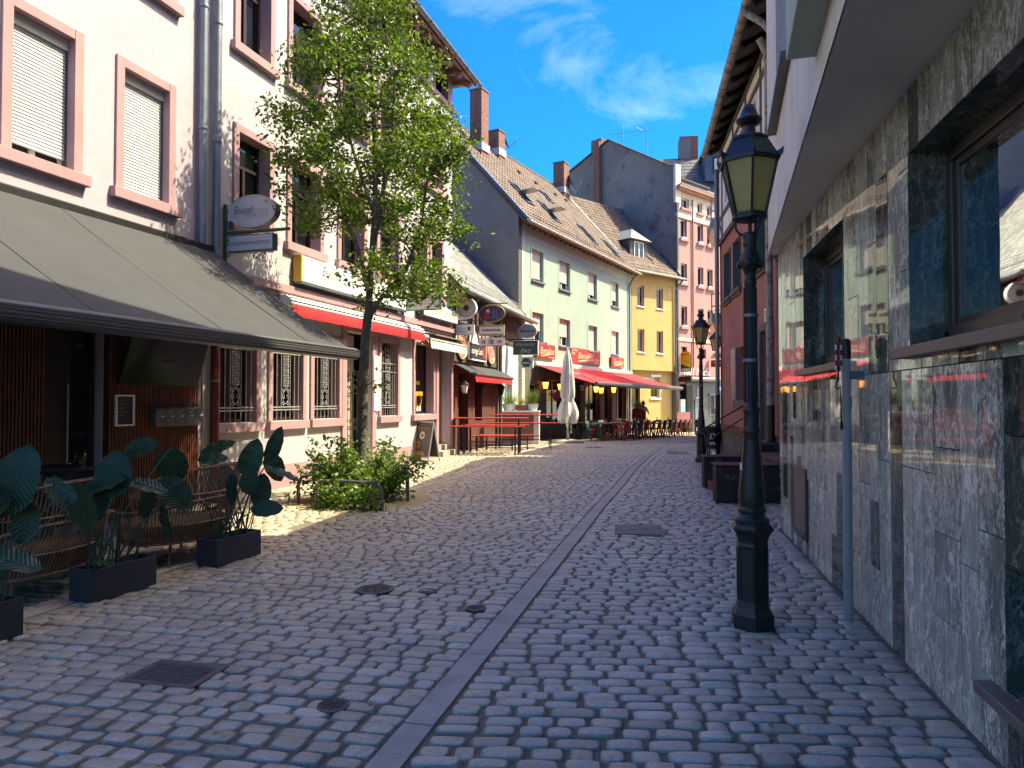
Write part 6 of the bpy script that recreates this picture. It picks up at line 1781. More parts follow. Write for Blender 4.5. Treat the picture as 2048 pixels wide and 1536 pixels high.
def build_pole():
    t = thing('fluted_pole', 'thin grey fluted post standing close to the marble wall', 'post', (2.43, 5.16, 0), None)
    x, y = 2.43, 5.16
    n = 24
    def ring(r, z):
        return [(x + (r if k % 2 else r * .9) * math.cos(2 * math.pi * k / n), y + (r if k % 2 else r * .9) * math.sin(2 * math.pi * k / n), z) for k in range(n)]
    vs = ring(.034, 0) + ring(.032, 1.56); fs = [(k, (k + 1) % n, n + (k + 1) % n, n + k) for k in range(n)]
    obj('lower_tube', MB().add(vs, fs), M['pole_grey'], t)
    vs = ring(.03, 1.56) + ring(.03, 1.92)
    obj('upper_tube', MB().add(vs, fs), M['pole_grey'], t)
    obj('collar', MB().lathe([(.035, 1.54), (.037, 1.55), (.037, 1.62), (.034, 1.63)], 16, (x, y, 0)), M['pole_grey'], t, smooth=True)
    obj('cap', MB().lathe([(.034, 1.9), (.035, 1.98), (.033, 2.03), (.02, 2.045), (.004, 2.047)], 16, (x, y, 0)), M['black_iron'], t, smooth=True)
    obj('wall_bracket', MB().box((x + .06, y + .0, 1.78), (.12, .05, .06)), M['zinc'], t)
    r = thing('barrier_chain', 'red and white barrier chain with black cord hung on the fluted post', 'chain', (x - .06, y, 1.9))
    cx, cy = x - .062, y - .02
    mb = MB(); mb2 = MB()
    for i in range(12):
        z = 1.82 + i * .019
        for q, dx in enumerate((-.018, .0, .018)):
            (mb if (i // 2 + q) % 2 else mb2).blob((cx + dx, cy + (q % 2) * .008, z), .009, .009, .011, 6, 4)
    obj('red_link', mb, M['red_fabric'], r, smooth=True, kind='stuff'); obj('white_link', mb2, M['white_paint'], r, smooth=True, kind='stuff')
    obj('cord', MB().tube([(cx + .02, cy + .02, 2.03), (cx, cy - .012, 2.055), (cx - .012, cy - .015, 2.0), (cx - .012, cy - .015, 1.75), (cx - .025, cy - .012, 1.72), (cx - .03, cy - .01, 1.69), (cx - .012, cy - .012, 1.68), (cx + .005, cy - .01, 1.7), (cx + .008, cy - .012, 1.46), (cx + .01, cy - .012, 1.44)], .006, 6), M['black'], r, smooth=True)
    obj('tassel', MB().lathe([(.006, 0), (.012, -.03), (.009, -.06), (.002, -.07)], 8, (cx + .01, cy - .012, 1.45)), M['black'], r, smooth=True)
build_pole()

# ================================================================== leaves
def leaf_quads(pts, size, rr, asp=.62, flat=0.0):
    """Small folded leaves at the given points; returns MB and per-face tints."""
    mb = MB(); ti = []
    for p in pts:
        L_ = size * rr.uniform(.7, 1.25); W_ = L_ * asp
        d = Vector((rr.gauss(0, 1), rr.gauss(0, 1), rr.gauss(-.35, .8))); d.normalize()
        n_ = Vector((rr.gauss(0, 1), rr.gauss(0, 1), rr.gauss(.6 + flat, .7)))
        s_ = d.cross(n_)
        if s_.length < 1e-3: continue
        s_.normalize(); n_ = s_.cross(d)
        p = Vector(p)
        a = p - d * L_ * .1; b = p + d * L_ * .38 + s_ * W_ * .5 + n_ * L_ * .09; c = p + d * L_; e = p + d * L_ * .38 - s_ * W_ * .5 + n_ * L_ * .09
        m_ = p + d * L_ * .45
        mb.add([a, b, c, e], [(0, 1, 2), (0, 2, 3)])
        t = rr.random(); ti += [t, min(1, t + .1)]
    return mb, ti

def build_tree():
    rr = random.Random(21)
    t = thing('street_tree', 'slender leafy street tree in front of the cream house', 'tree', TREE)
    prof = [(3.15, .75), (3.5, 1.25), (4.2, 1.55), (5.0, 1.5), (5.8, 1.55), (6.4, 1.5), (7.0, 1.15), (7.5, .85), (8.1, .55), (8.7, .35), (9.1, .12)]
    def rad(z):
        for (z0, r0), (z1, r1) in zip(prof, prof[1:]):
            if z0 <= z <= z1: return r0 + (r1 - r0) * (z - z0) / (z1 - z0)
        return .1
    cx = lambda z: -2.32 + (.12 if z < 4.6 else 0) - .03 * (z - 5) * .5
    trunk = [(-2.44, 11.4, -.05), (-2.44, 11.4, .1), (-2.43, 11.4, .6), (-2.4, 11.4, 1.2), (-2.39, 11.42, 1.9), (-2.37, 11.42, 2.5), (-2.32, 11.42, 3.0)]
    tr = obj('trunk', MB().tube(trunk, [.115, .098, .086, .08, .079, .074, .07], 14), M['bark'], t, smooth=True)
    mb = MB()
    for z, a, s_ in ((1.85, -2.2, .05), (.95, -1.4, .035), (2.3, -.6, .03), (1.15, .3, .03)):
        mb.blob((-2.4 + .07 * math.cos(a), 11.41 + .07 * math.sin(a), z), s_, s_, s_ * 1.2, 8, 6, .1)
    obj('knot', mb, M['bark'], tr, smooth=True)
    leaders = [
        [(-2.32, 11.42, 3.0), (-2.28, 11.45, 3.8), (-2.22, 11.48, 4.8), (-2.24, 11.45, 6.0), (-2.3, 11.45, 7.2), (-2.34, 11.45, 8.3), (-2.35, 11.45, 8.9)],
        [(-2.34, 11.42, 2.9), (-2.1, 11.4, 3.25), (-1.7, 11.4, 3.7), (-1.45, 11.4, 4.5), (-1.35, 11.4, 5.4)],
        [(-2.3, 11.42, 3.3), (-2.5, 11.3, 4.1), (-2.8, 11.2, 4.9), (-3.0, 11.15, 5.7), (-3.1, 11.1, 6.3)],
        [(-2.28, 11.45, 3.6), (-2.3, 11.7, 4.4), (-2.2, 12.1, 5.3), (-2.1, 12.3, 6.4), (-2.1, 12.2, 7.3)],
        [(-2.26, 11.45, 4.0), (-2.05, 11.2, 4.8), (-1.85, 10.9, 5.7), (-1.8, 10.8, 6.5), (-1.95, 10.9, 7.3)],
        [(-2.23, 11.47, 4.6), (-2.5, 11.4, 5.4), (-2.75, 11.3, 6.3), (-2.8, 11.3, 7.2)],
        [(-2.24, 11.46, 5.2), (-1.9, 11.5, 5.9), (-1.7, 11.6, 6.6), (-1.75, 11.6, 7.4)]]
    r0s = [.06, .045, .045, .04, .04, .035, .035]
    lp = []
    for pts, r0 in zip(leaders, r0s):
        n_ = len(pts)
        obj('limb', MB().tube(pts, [r0 * (1 - .75 * i / (n_ - 1)) for i in range(n_)], 8), M['bark'], tr, smooth=True)
        for a, b in zip(pts, pts[1:]):
            for q in range(6): lp.append(Vector(a).lerp(Vector(b), q / 6))
    cl = []
    tries = 0
    while len(cl) < 140 and tries < 30000:
        tries += 1
        z = rr.uniform(3.2, 9.0); r = rad(z) * math.sqrt(rr.uniform(.05, 1.0)); a = rr.uniform(0, 2 * math.pi)
        p = Vector((cx(z) + r * math.cos(a), 11.43 + r * .95 * math.sin(a), z))
        if any((p - q).length < .33 for q in cl): continue
        # airy windows through the crown
        if abs(p.z - 5.2) < .5 and -2.8 < p.x < -2.25 and p.y < 11.9 and rr.random() < .85: continue
        if abs(p.z - 6.9) < .3 and -2.0 < p.x and rr.random() < .5: continue
        if abs(p.z - 3.9) < .4 and abs(p.x + 2.1) < .35 and rr.random() < .7: continue
        if abs(p.z - 4.0) < .35 and p.x < -2.6 and rr.random() < .6: continue
        if p.x < -2.45 and p.z < 4.35 + .3 * rr.random(): continue
        cl.append(p)
    cl += [Vector((-.95, 11.3, 5.6)), Vector((-.82, 11.3, 5.75)), Vector((-.88, 11.4, 4.3)), Vector((-3.55, 11.0, 5.9)), Vector((-3.6, 11.1, 4.9)), Vector((-1.05, 11.3, 3.5)), Vector((-.95, 11.3, 3.25)), Vector((-3.3, 11.1, 4.55))]
    tw = MB(); pts = []
    for c in cl:
        b = min(lp, key=lambda q: (q - c).length + max(0, q.z - c.z) * 1.5)
        mid = b.lerp(c, .55) + Vector((rr.uniform(-.08, .08), rr.uniform(-.08, .08), rr.uniform(-.12, .02)))
        tw.tube([b, mid, c], [.017, .012, .005], 5)
        for q in range(3):
            e = c + Vector((rr.gauss(0, .2), rr.gauss(0, .2), rr.gauss(.02, .16)))
            tw.tube([mid.lerp(c, .6), e], [.006, .003], 4)
        n_ = int(rr.uniform(110, 200)); sp = rr.uniform(.12, .185)
        for q in range(n_):
            v_ = Vector((rr.gauss(0, 1), rr.gauss(0, 1), rr.gauss(0, .75)))
            pts.append(c + v_ * sp)
        for q in range(22):
            f = rr.random(); pts.append(b.lerp(c, f) + Vector((rr.gauss(0, .07), rr.gauss(0, .07), rr.gauss(0, .07))))
    # water sprout on the trunk
    for q in range(40): pts.append(Vector((-2.2 + rr.gauss(.12, .12), 11.25 + rr.gauss(0, .1), 1.85 + rr.gauss(0, .1))))
    tw.tube([(-2.38, 11.4, 1.8), (-2.2, 11.3, 1.9), (-2.02, 11.22, 1.95)], [.01, .008, .004], 5)
    obj('twigs', tw, M['bark'], t, kind='stuff')
    mb, ti = leaf_quads(pts, .076, rr)
    cr = obj('crown', mb, M['leaf_tree'], t, kind='stuff')
    set_tint(cr, ti)
    return
build_tree()

def build_shrub():
    rr = random.Random(4)
    t = thing('tree_pit_shrub', 'leafy green shrub growing around the foot of the street tree', 'shrub', TREE)
    stems = MB(); pts = []
    for k in range(120):
        a = rr.uniform(0, 2 * math.pi); r = rr.uniform(.1, .45)
        b = TREE + Vector((r * math.cos(a), r * .9 * math.sin(a), .02))
        tall = rr.random()
        out = rr.uniform(.15, .75)
        h = rr.uniform(.35, .75) if tall < .78 else rr.uniform(.75, 1.05)
        if tall > .78: out *= .6
        e = b + Vector((out * math.cos(a), out * .8 * math.sin(a), h)); m_ = b.lerp(e, .5) + UP * .1
        stems.tube([b, m_, e], [.007, .005, .002], 4)
        n_ = int(20 + 26 * h)
        for q in range(n_):
            f = rr.uniform(.15, 1.0)
            p = (b.lerp(m_, f * 2) if f < .5 else m_.lerp(e, f * 2 - 1))
            pts.append(p + Vector((rr.gauss(0, .045), rr.gauss(0, .045), rr.gauss(0, .03))))
    for k in range(1100):
        a = rr.uniform(0, 2 * math.pi); r = .75 * math.sqrt(rr.random())
        pts.append(TREE + Vector((r * math.cos(a), r * .85 * math.sin(a) - .1, abs(rr.gauss(.2, .17)))))
    for k in range(900):
        f = rr.random(); q = Vector((-2.85, 10.55, 0)).lerp(Vector((-1.95, 10.3, 0)), f)
        if .68 < f < .8 and rr.random() < .7: continue
        pts.append(q + Vector((rr.gauss(0, .06), rr.gauss(.02, .1), abs(rr.gauss(.12, .17)))))
    # arching shoots to the right and left
    for (ex, ey, ez) in ((.95, -.2, .62), (1.0, .1, .4), (-1.0, -.2, .3), (-.75, -.4, .85), (.85, -.5, .2), (-1.05, -.5, .15)):
        b = TREE + Vector((ex * .3, ey * .3, .05)); e = TREE + Vector((ex, ey, ez)); m_ = b.lerp(e, .5) + UP * .12
        stems.tube([b, m_, e], [.007, .005, .002], 4)
        for q in range(55):
            f = rr.uniform(.2, 1.0); p = (b.lerp(m_, f * 2) if f < .5 else m_.lerp(e, f * 2 - 1))
            pts.append(p + Vector((rr.gauss(0, .04), rr.gauss(0, .04), rr.gauss(0, .03))))
    obj('stems', stems, M['stem'], t, kind='stuff')
    mb, ti = leaf_quads(pts, .07, rr, .72, .8)
    o = obj('foliage', mb, M['leaf_shrub'], t, kind='stuff'); set_tint(o, ti)
    hoops = [((-2.92, 10.6), (-1.88, 10.3), .4, 'bent steel tree guard hoop on the street side of the shrub'), ((-1.64, 11.2), (-1.8, 12.2), .42, 'bent steel tree guard hoop on the far right of the shrub'), ((-3.3, 11.0), (-3.15, 12.1), .4, 'bent steel tree guard hoop on the house side of the shrub')]
    for (a, b, h, lab) in hoops:
        a, b = Vector((*a, 0)), Vector((*b, 0)); d = (b - a).normalized()
        pts_ = [a - UP * .03, a + UP * (h * .55)] + [a + d * (.16 * (1 - math.cos(q * math.pi / 10))) + UP * (h * .55 + h * .45 * math.sin(q * math.pi / 10)) for q in range(1, 6)] + [b - d * (.16 * (1 - math.cos(q * math.pi / 10))) + UP * (h * .55 + h * .45 * math.sin(q * math.pi / 10)) for q in range(5, 0, -1)] + [b + UP * (h * .55), b - UP * .03]
        hp = obj('tree_guard_hoop', MB().tube(pts_, .026, 10), M['steel_hoop'], smooth=True)
        tag(hp, lab, 'tree guard', 'tree guard hoops')
build_shrub()

def fallen_leaves():
    rr = random.Random(77); mb = MB(); ti = []
    for k in range(90):
        if k < 50: x, y = TREE.x + rr.gauss(.2, 1.0), TREE.y + rr.gauss(-.6, 1.2)
        else: x, y = rr.uniform(-3, 2.2), rr.uniform(3, 13)
        if x > 1.4 + .2096 * y: continue
        a = rr.uniform(0, 6.28); d = Vector((math.cos(a), math.sin(a), rr.uniform(-.1, .2))) * rr.uniform(.02, .04); s_ = Vector((-d.y, d.x, .006)) * .5; p = Vector((x, y, .016))
        mb.add([p, p + d * .5 + s_, p + d, p + d * .5 - s_], [(0, 1, 2, 3)]); ti.append(rr.random())
    o = obj('fallen_leaves', mb, M['leaf_dry'], kind='stuff'); tag(o, 'dry yellow leaves scattered over the cobbles', 'leaves'); set_tint(o, ti)
fallen_leaves()

# ================================================================== cafe: planters, giant leaves, wicker sofas
def paddle(o, axis, face, length, width, droop=.15, fold=.18, n=9):
    o, axis, face = Vector(o), Vector(axis).normalized(), Vector(face)
    side = axis.cross(face).normalized(); nrm = side.cross(axis).normalized()
    vs = []; fs = []
    for i in range(n + 1):
        u = i / n
        w = width * .5 * (math.sin(math.pi * u ** .85) ** .55 if 0 < u < 1 else (.05 if u == 0 else .02))
        c = o + axis * (length * (u - .0)) - nrm * (droop * length * u * u)
        wob = .012 * math.sin(i * 2.3)
        for j, q in enumerate((-1, -.55, 0, .55, 1)):
            vs.append(c + side * (w * q) + nrm * (abs(q) * w * fold + (wob if abs(q) > .5 else 0)))
    for i in range(n):
        for j in range(4):
            k = i * 5 + j
            fs.append((k, k + 1, k + 6, k + 5))
    m_ = MB().add(vs, fs); m_.vein = [abs(q) * width * .35 + (i / n) * length for i in range(n + 1) for q in (-1, -.55, 0, .55, 1)]
    return m_

def planter(idx, c, label, plabel, leaves, extra=9):
    rr = random.Random(100 + idx)
    a = R(69.5)
    t = thing('planter_box', label, 'planter', c, 'dark planters of the cafe')
    al = Vector((math.cos(a), math.sin(a), 0)); sd = Vector((al.y, -al.x, 0)); c = Vector(c)
    w, l_, h = .25, .62, .26
    mb = MB()
    for (p, q, x0, x1, y0, y1) in ((0, 0, -l_ / 2, l_ / 2, -w / 2, -w / 2 + .02), (0, 0, -l_ / 2, l_ / 2, w / 2 - .02, w / 2), (0, 0, -l_ / 2, -l_ / 2 + .02, -w / 2 + .02, w / 2 - .02), (0, 0, l_ / 2 - .02, l_ / 2, -w / 2 + .02, w / 2 - .02)):
        mb.hexa([c + al * x + sd * y + UP * z for z in (0.0, h) for x, y in ((x0, y0), (x1, y0), (x1, y1), (x0, y1))])
    obj('box', mb, M['planter_grey'], t, bevel=.003)
    obj('soil', MB().hexa([c + al * x + sd * y + UP * z for z in (.02, h - .05) for x, y in ((-l_ / 2 + .021, -w / 2 + .021), (l_ / 2 - .021, -w / 2 + .021), (l_ / 2 - .021, w / 2 - .021), (-l_ / 2 + .021, w / 2 - .021))]), M['soil'], t)
    p = thing('paddle_leaf_plant', plabel, 'plant', c + UP * (h - .05), 'paddle leaved plants in the cafe planters')
    for (x, y, z, ax, fc, le, wi) in leaves:
        o = Vector((x, y, z)); ax = Vector(ax).normalized()
        b = o - ax * le * .5
        root = c + al * rr.uniform(-l_ * .38, l_ * .38) + sd * rr.uniform(-.07, .07) + UP * (h - .06)
        mid = root.lerp(b, .55) + Vector((rr.uniform(-.03, .03), rr.uniform(-.03, .03), .04))
        obj('stem', MB().tube([root, mid, b, b + ax * le * .3], [.009, .007, .006, .003], 6), M['stem_teal'], p, smooth=True)
        pm = paddle(b, ax, fc, le, wi); lf = obj('leaf', pm, M['leaf_strelitzia'], p, smooth=True, ang=80)
        at = lf.data.attributes.new('vein', 'FLOAT', 'POINT'); at.data.foreach_set('value', [-q for q in pm.vein])
        obj('midrib', MB().tube([b + ax * le * q - (Vector(fc) - ax * Vector(fc).dot(ax)).normalized() * (.15 * le * q * q - .003) for q in (0, .3, .6, .92)], [.006, .005, .004, .002], 5), M['stem_teal'], lf, smooth=True)
        set_tint(lf, [rr.random()] * len(lf.data.polygons))
    for k in range(extra):
        root = c + al * rr.uniform(-l_ * .42, l_ * .42) + sd * rr.uniform(-.09, .09) + UP * (h - .06)
        e = root + Vector((rr.uniform(-.12, .12), rr.uniform(-.12, .12), rr.uniform(.25, .5)))
        obj('stem', MB().tube([root, root.lerp(e, .5) + Vector((.01, 0, 0)), e], [.008, .006, .004], 6), M['stem_teal'], p, smooth=True)
M['stem_teal'] = mat('stem_teal', (.04, .085, .06), .5, .25, 8.0)
M['leaf_strelitzia'] = (lambda m: m)(M['leaf_strelitzia'])

planter(0, (-2.82, 7.13, 0), 'dark planter box nearest the street tree', 'paddle leaved plant in the planter nearest the street tree', [
    (-2.62, 7.15, 1.02, (.35, .1, 1), (.5, -1, .2), .40, .23), (-2.42, 7.25, 1.14, (.42, .1, 1), (.7, -1, 0), .40, .16),
    (-2.4, 7.2, .92, (.5, .1, -1), (.6, -1, .2), .32, .2), (-2.3, 7.1, .88, (1, -.1, -.22), (.1, -.3, 1), .38, .14),
    (-2.58, 7.0, .8, (.1, -.2, 1), (.1, -1, .3), .28, .2), (-2.76, 7.0, .72, (-.1, -.1, -1), (-.3, -1, .2), .32, .13),
    (-2.5, 7.1, .7, (.15, .1, 1), (.5, -1, .1), .34, .2), (-2.43, 7.05, .53, (1, -.05, .05), (.1, -1, .45), .32, .18),
    (-2.95, 7.35, .78, (-.3, .1, 1), (.1, -1, .3), .34, .2), (-3.2, 7.7, 1.08, (1, .1, .55), (-.3, -1, .6), .4, .18), (-3.2, 7.6, .98, (1, 0, .1), (0, -1, .7), .32, .15)], 14)
planter(1, (-3.3, 5.93, 0), 'dark planter box in the middle of the row before the cafe', 'paddle leaved plant in the middle planter before the cafe', [
    (-3.22, 5.75, 1.0, (-.05, .1, 1), (.1, -1, .35), .40, .3), (-3.32, 5.7, .92, (-1, -.05, -.22), (0, -.8, .8), .46, .17), (-2.98, 5.85, .9, (1, 0, -.22), (.2, -.8, .9), .32, .13),
    (-3.55, 5.65, .84, (.7, -.1, -.6), (.4, -1, .5), .42, .18), (-3.36, 5.75, .78, (.1, .1, 1), (-.1, -1, .2), .34, .26), (-2.88, 6.1, .8, (.6, .1, -.6), (.4, -1, .4), .36, .24),
    (-2.92, 6.0, .56, (.15, -.1, -1), (-.6, -1, 0), .34, .13), (-3.12, 6.1, .74, (.1, .1, 1), (-.5, -1, .1), .32, .2), (-3.1, 6.5, 1.0, (.05, .1, -1), (0, -1, .6), .34, .3), (-3.55, 6.8, 1.15, (.8, 0, .3), (0, -1, .4), .34, .2), (-3.2, 5.6, .32, (1, -.2, .1), (0, 0, 1), .2, .12)], 14)
planter(2, (-3.55, 4.62, 0), 'dark planter box cut by the left edge of the picture', 'tall paddle leaved plant at the left edge of the picture', [
    (-3.42, 4.9, 1.05, (.22, .1, 1), (.2, -1, .2), .50, .32), (-3.55, 4.8, .86, (.8, 0, .45), (.1, -1, .5), .34, .2), (-3.38, 4.95, .74, (.1, 0, 1), (.3, -1, .1), .3, .18), (-3.2, 5.3, .8, (.2, .1, -1), (.2, -1, 0), .4, .2),
    (-3.25, 4.6, .58, (1, -.1, -.1), (0, -.5, 1), .46, .2), (-3.45, 4.75, .5, (.1, 0, 1), (.2, -1, .2), .3, .17), (-3.55, 4.7, 1.0, (-.3, 0, 1), (.1, -1, .3), .4, .2), (-3.05, 4.85, .98, (-.9, 0, .5), (0, -1, .3), .2, .1)], 10)

def sofa(c, face_ang, label, w=.64, dpt=.5):
    """Cane tub sofa: a low round shell with a taller back shell, thin splayed legs."""
    t = thing('wicker_sofa', label, 'sofa', c, 'wicker sofas of the cafe')
    c = Vector(c); f = Vector((math.cos(face_ang), math.sin(face_ang), 0)); s_ = Vector((-f.y, f.x, 0))
    def E(a, rx, ry, z): return c + s_ * (rx * math.cos(a)) - f * (ry * math.sin(a)) + UP * z
    def shell(a0, a1, z0, z1, k0, k1, n, arm):
        rods = MB(); rim = MB()
        N = n
        top = lambda a: z1 - arm * abs(math.cos(a)) ** 3
        for i in range(N + 1):
            a = a0 + (a1 - a0) * i / N
            p0 = E(a, w * k0, dpt * k0, z0); p1 = E(a + .05, w * (k0 + k1) / 2 * 1.03, dpt * (k0 + k1) / 2 * 1.03, (z0 + top(a)) / 2); p2 = E(a + .1, w * k1, dpt * k1, top(a))
            rods.tube([p0, p1, p2], .0065, 5)
        pts = [E(a0 + (a1 - a0) * i / 40 + .1, w * k1, dpt * k1, top(a0 + (a1 - a0) * i / 40)) for i in range(41)]
        rim.tube(pts, .012, 6)
        for i in range(0, 40):
            for q in (0.0, .5):
                p = pts[i].lerp(pts[i + 1], q); d = (pts[i + 1] - pts[i]).normalized(); o_ = d.cross(UP).normalized()
                rim.tube([p + o_ * .016 + UP * .012, p - o_ * .016 + UP * .016 + d * .008, p - o_ * .014 - UP * .016 + d * .012], .0045, 4)
        mid = [E(a0 + (a1 - a0) * i / 30, w * ((k0 + k1) / 2) * 1.02, dpt * ((k0 + k1) / 2) * 1.02, z0 + (z1 - z0) * .42) for i in range(31)]
        rim.tube(mid, .009, 5)
        return rods, rim
    r1, m1 = shell(-.35, math.pi + .35, .24, .64, .8, 1.02, 74, .1)
    obj('shell_cane', r1, M['cane'], t, kind='stuff', smooth=True); obj('shell_rim', m1, M['cane'], t, smooth=True)
    r2, m2 = shell(.15, math.pi - .15, .5, .95, .86, 1.08, 56, .16)
    obj('back_cane', r2, M['cane'], t, kind='stuff', smooth=True); obj('back_rim', m2, M['cane'], t, smooth=True)
    ring = [E(2 * math.pi * i / 36, w * .8, dpt * .8, .23) for i in range(37)]
    obj('base_ring', MB().tube(ring, .014, 6), M['cane'], t, smooth=True)
    vs = [E(2 * math.pi * i / 24, w * .78, dpt * .78, .3) for i in range(24)]
    obj('seat', MB().prism(vs, (0, 0, .1)), M['cane_dark'], t, bevel=.02)
    vs = [E(2 * math.pi * i / 24, w * .82, dpt * .82, .24) for i in range(24)]
    obj('seat_apron', MB().prism(vs, (0, 0, .055)), M['cane_dark'], t)
    for i in range(4):
        a = math.pi / 4 + i * math.pi / 2
        obj('leg', MB().tube([E(a, w * .55, dpt * .55, .24), E(a, w * .82, dpt * .82, 0.0)], [.014, .011], 7), M['cane'], t, smooth=True)
sofa((-3.42, 7.25, 0), R(160), 'wicker sofa behind the planter nearest the street tree', .66, .52)
sofa((-4.0, 5.85, 0), R(165), 'wicker sofa at the left edge behind the middle planter', .66, .52)

def build_cafe_small():
    # round bistro table
    c = Vector((-4.55, 7.0, 0))
    t = thing('bistro_table', 'round black bistro table between the wicker sofas', 'table', c)
    obj('top', MB().lathe([(.0, .9), (.3, .9), (.31, .92), (.3, .945), (.0, .945)], 28, c, cap=False), M['black'], t, smooth=True)
    obj('pedestal', MB().lathe([(.22, 0), (.22, .02), (.05, .05), (.04, .86), (.1, .9)], 16, c), M['black'], t, smooth=True)
    b = thing('heater_drum', 'dark drum with steel body standing by the bistro table', 'drum', (-3.95, 6.55, 0))
    q = Vector((-3.95, 6.55, 0))
    obj('body', MB().lathe([(.13, 0), (.13, .62), (.12, .64)], 20, q), M['zinc'], b, smooth=True)
    obj('lid', MB().lathe([(.22, .66), (.24, .68), (.24, .72), (.2, .74), (.2, .95), (.21, .97), (.0, .97)], 24, q), M['black'], b, smooth=True)
    # television hung above the slats
    t = thing('television', 'large dark television tilted forward on the slatted cafe wall', 'television', L.p(-.95, .1, 2.1))
    lo = [(-1.68, .1, 1.8), (-.22, .1, 1.8)]; hi_ = [(-1.68, .36, 2.62), (-.22, .36, 2.62)]
    P = [L.p(*lo[0]), L.p(*lo[1]), L.p(*hi_[1]), L.p(*hi_[0])]
    nn = (P[1] - P[0]).cross(P[3] - P[0]).normalized()
    if nn.dot(L.out()) < 0: nn = -nn
    obj('casing', MB().hexa([p - nn * .05 for p in P] + P), M['black'], t, bevel=.005)
    m_ = [P[0].lerp(P[2], .5)] * 4
    scr, n, l, b_, out = _nodes('tv_screen'); b_.inputs['Base Color'].default_value = (.006, .007, .007, 1); b_.inputs['Roughness'].default_value = .12
    obj('screen', MB().quad(*[p.lerp(P[0].lerp(P[2], .5), .02) + nn * .003 for p in P]), scr, t)
    obj('wall_mount', MB().bar(L.p(-.95, .05, 2.2), L.p(-.95, .22, 2.2), .2, .12), M['black'], t)
    # framed notice
    t = thing('framed_notice', 'white framed black menu board on the slatted cafe wall', 'menu board', L.p(-1.55, .07, 1.25))
    mb = MB(); a, b, z0, z1 = -1.71, -1.4, 1.25, 1.67
    for (s0, s1, c0, c1) in ((a, a + .022, z0, z1), (b - .022, b, z0, z1), (a + .022, b - .022, z0, z0 + .022), (a + .022, b - .022, z1 - .022, z1)): fbox(mb, L, s0, s1, .06, .09, c0, c1)
    obj('frame', mb, M['white_paint'], t)
    pn = obj('board', fbox(MB(), L, a + .022, b - .022, .06, .07, z0 + .022, z1 - .022), M['ink'], t)
    for k in range(5): obj('line', fbox(MB(), L, a + .05, a + .05 + (.08, .13, .1, .14, .09)[k], .071, .073, z1 - .08 - k * .05, z1 - .075 - k * .05), M['ink_grey'], t)
    obj('emblem', MB().tube([L.p(-1.46 + .03 * math.cos(q), .072, 1.6 + .03 * math.sin(q)) for q in [i * math.pi / 8 for i in range(17)]], .002, 4), M['ink_grey'], t)
    labs = ['first from the menu board', 'second from the menu board', 'middle one', 'second from the cream house', 'nearest the cream house']
    for k in range(5):
        s0 = -1.1 + k * .192
        t = thing('mailbox', 'dark grey mailbox on the slatted wall, ' + labs[k], 'mailbox', L.p(s0 + .09, .07, 1.22), 'row of five mailboxes')
        obj('body', fbox(MB(), L, s0, s0 + .186, .062, .16, 1.22, 1.46), M['bar_grey'], t, bevel=.006)
        obj('flap', MB().hexa([L.p(s0, .062, 1.462), L.p(s0, .168, 1.45), L.p(s0 + .186, .168, 1.45), L.p(s0 + .186, .062, 1.462), L.p(s0, .062, 1.5), L.p(s0, .168, 1.47), L.p(s0 + .186, .168, 1.47), L.p(s0 + .186, .062, 1.5)]), M['bar_grey'], t, bevel=.003)
        obj('name_plate', fbox(MB(), L, s0 + .1, s0 + .155, .161, .163, 1.36, 1.37 + .012 * (k == 4)), M['ink_white'], t)
        obj('lock', MB().tube([L.p(s0 + .08, .158, 1.42), L.p(s0 + .08, .166, 1.42)], .008, 8), M['flashing'], t)
build_cafe_small()
# ================================================================== signs
def hang_box(name, label, fr, s, d0, d1, z0, z1, thick, m_face, m_side, cat='sign', group='hanging signs'):
    """Lit box sign at right angles to a facade, face toward the camera."""
    t = thing(name, label, cat, fr.p(s, (d0 + d1) / 2, z0), group)
    obj('case', fbox(MB(), fr, s, s + thick, d0, d1, z0, z1), m_side, t, bevel=.006)
    obj('face', fbox(MB(), fr, s - .006, s - .001, d0 + .018, d1 - .018, z0 + .018, z1 - .018), m_face, t)
    return t
def bracket(t, fr, s, z, d1, m, hgt=.9, scr=True):
    mb = MB()
    mb.bar(fr.p(s + .04, .04, z - hgt * .5), fr.p(s + .04, .04, z + hgt * .5), .05, .05); mb.bar(fr.p(s + .04, .02, z), fr.p(s + .04, d1, z), .04, .045)
    obj('bracket', mb, m, t)
    if scr:
        mb = MB(); A, B = fr.out(), UP
        for (d, zz, r, sg, st) in ((.1, .16, .07, 1, 2.0), (.1, .34, .06, -1, 4.0), (.1, -.16, .07, -1, 4.2), (.1, -.34, .06, 1, 2.2), (d1 * .5, -.06 - hgt * .36, .06, 1, 0), (d1 * .62, -.06 - hgt * .36, .06, -1, math.pi)):
            mb.tube(scroll(fr.p(s + .04, d, z + zz), A, B, r, .012, 1.3, 14, st, sg), .008, 5)
        obj('scrollwork', mb, M['black_iron'], t, smooth=True)

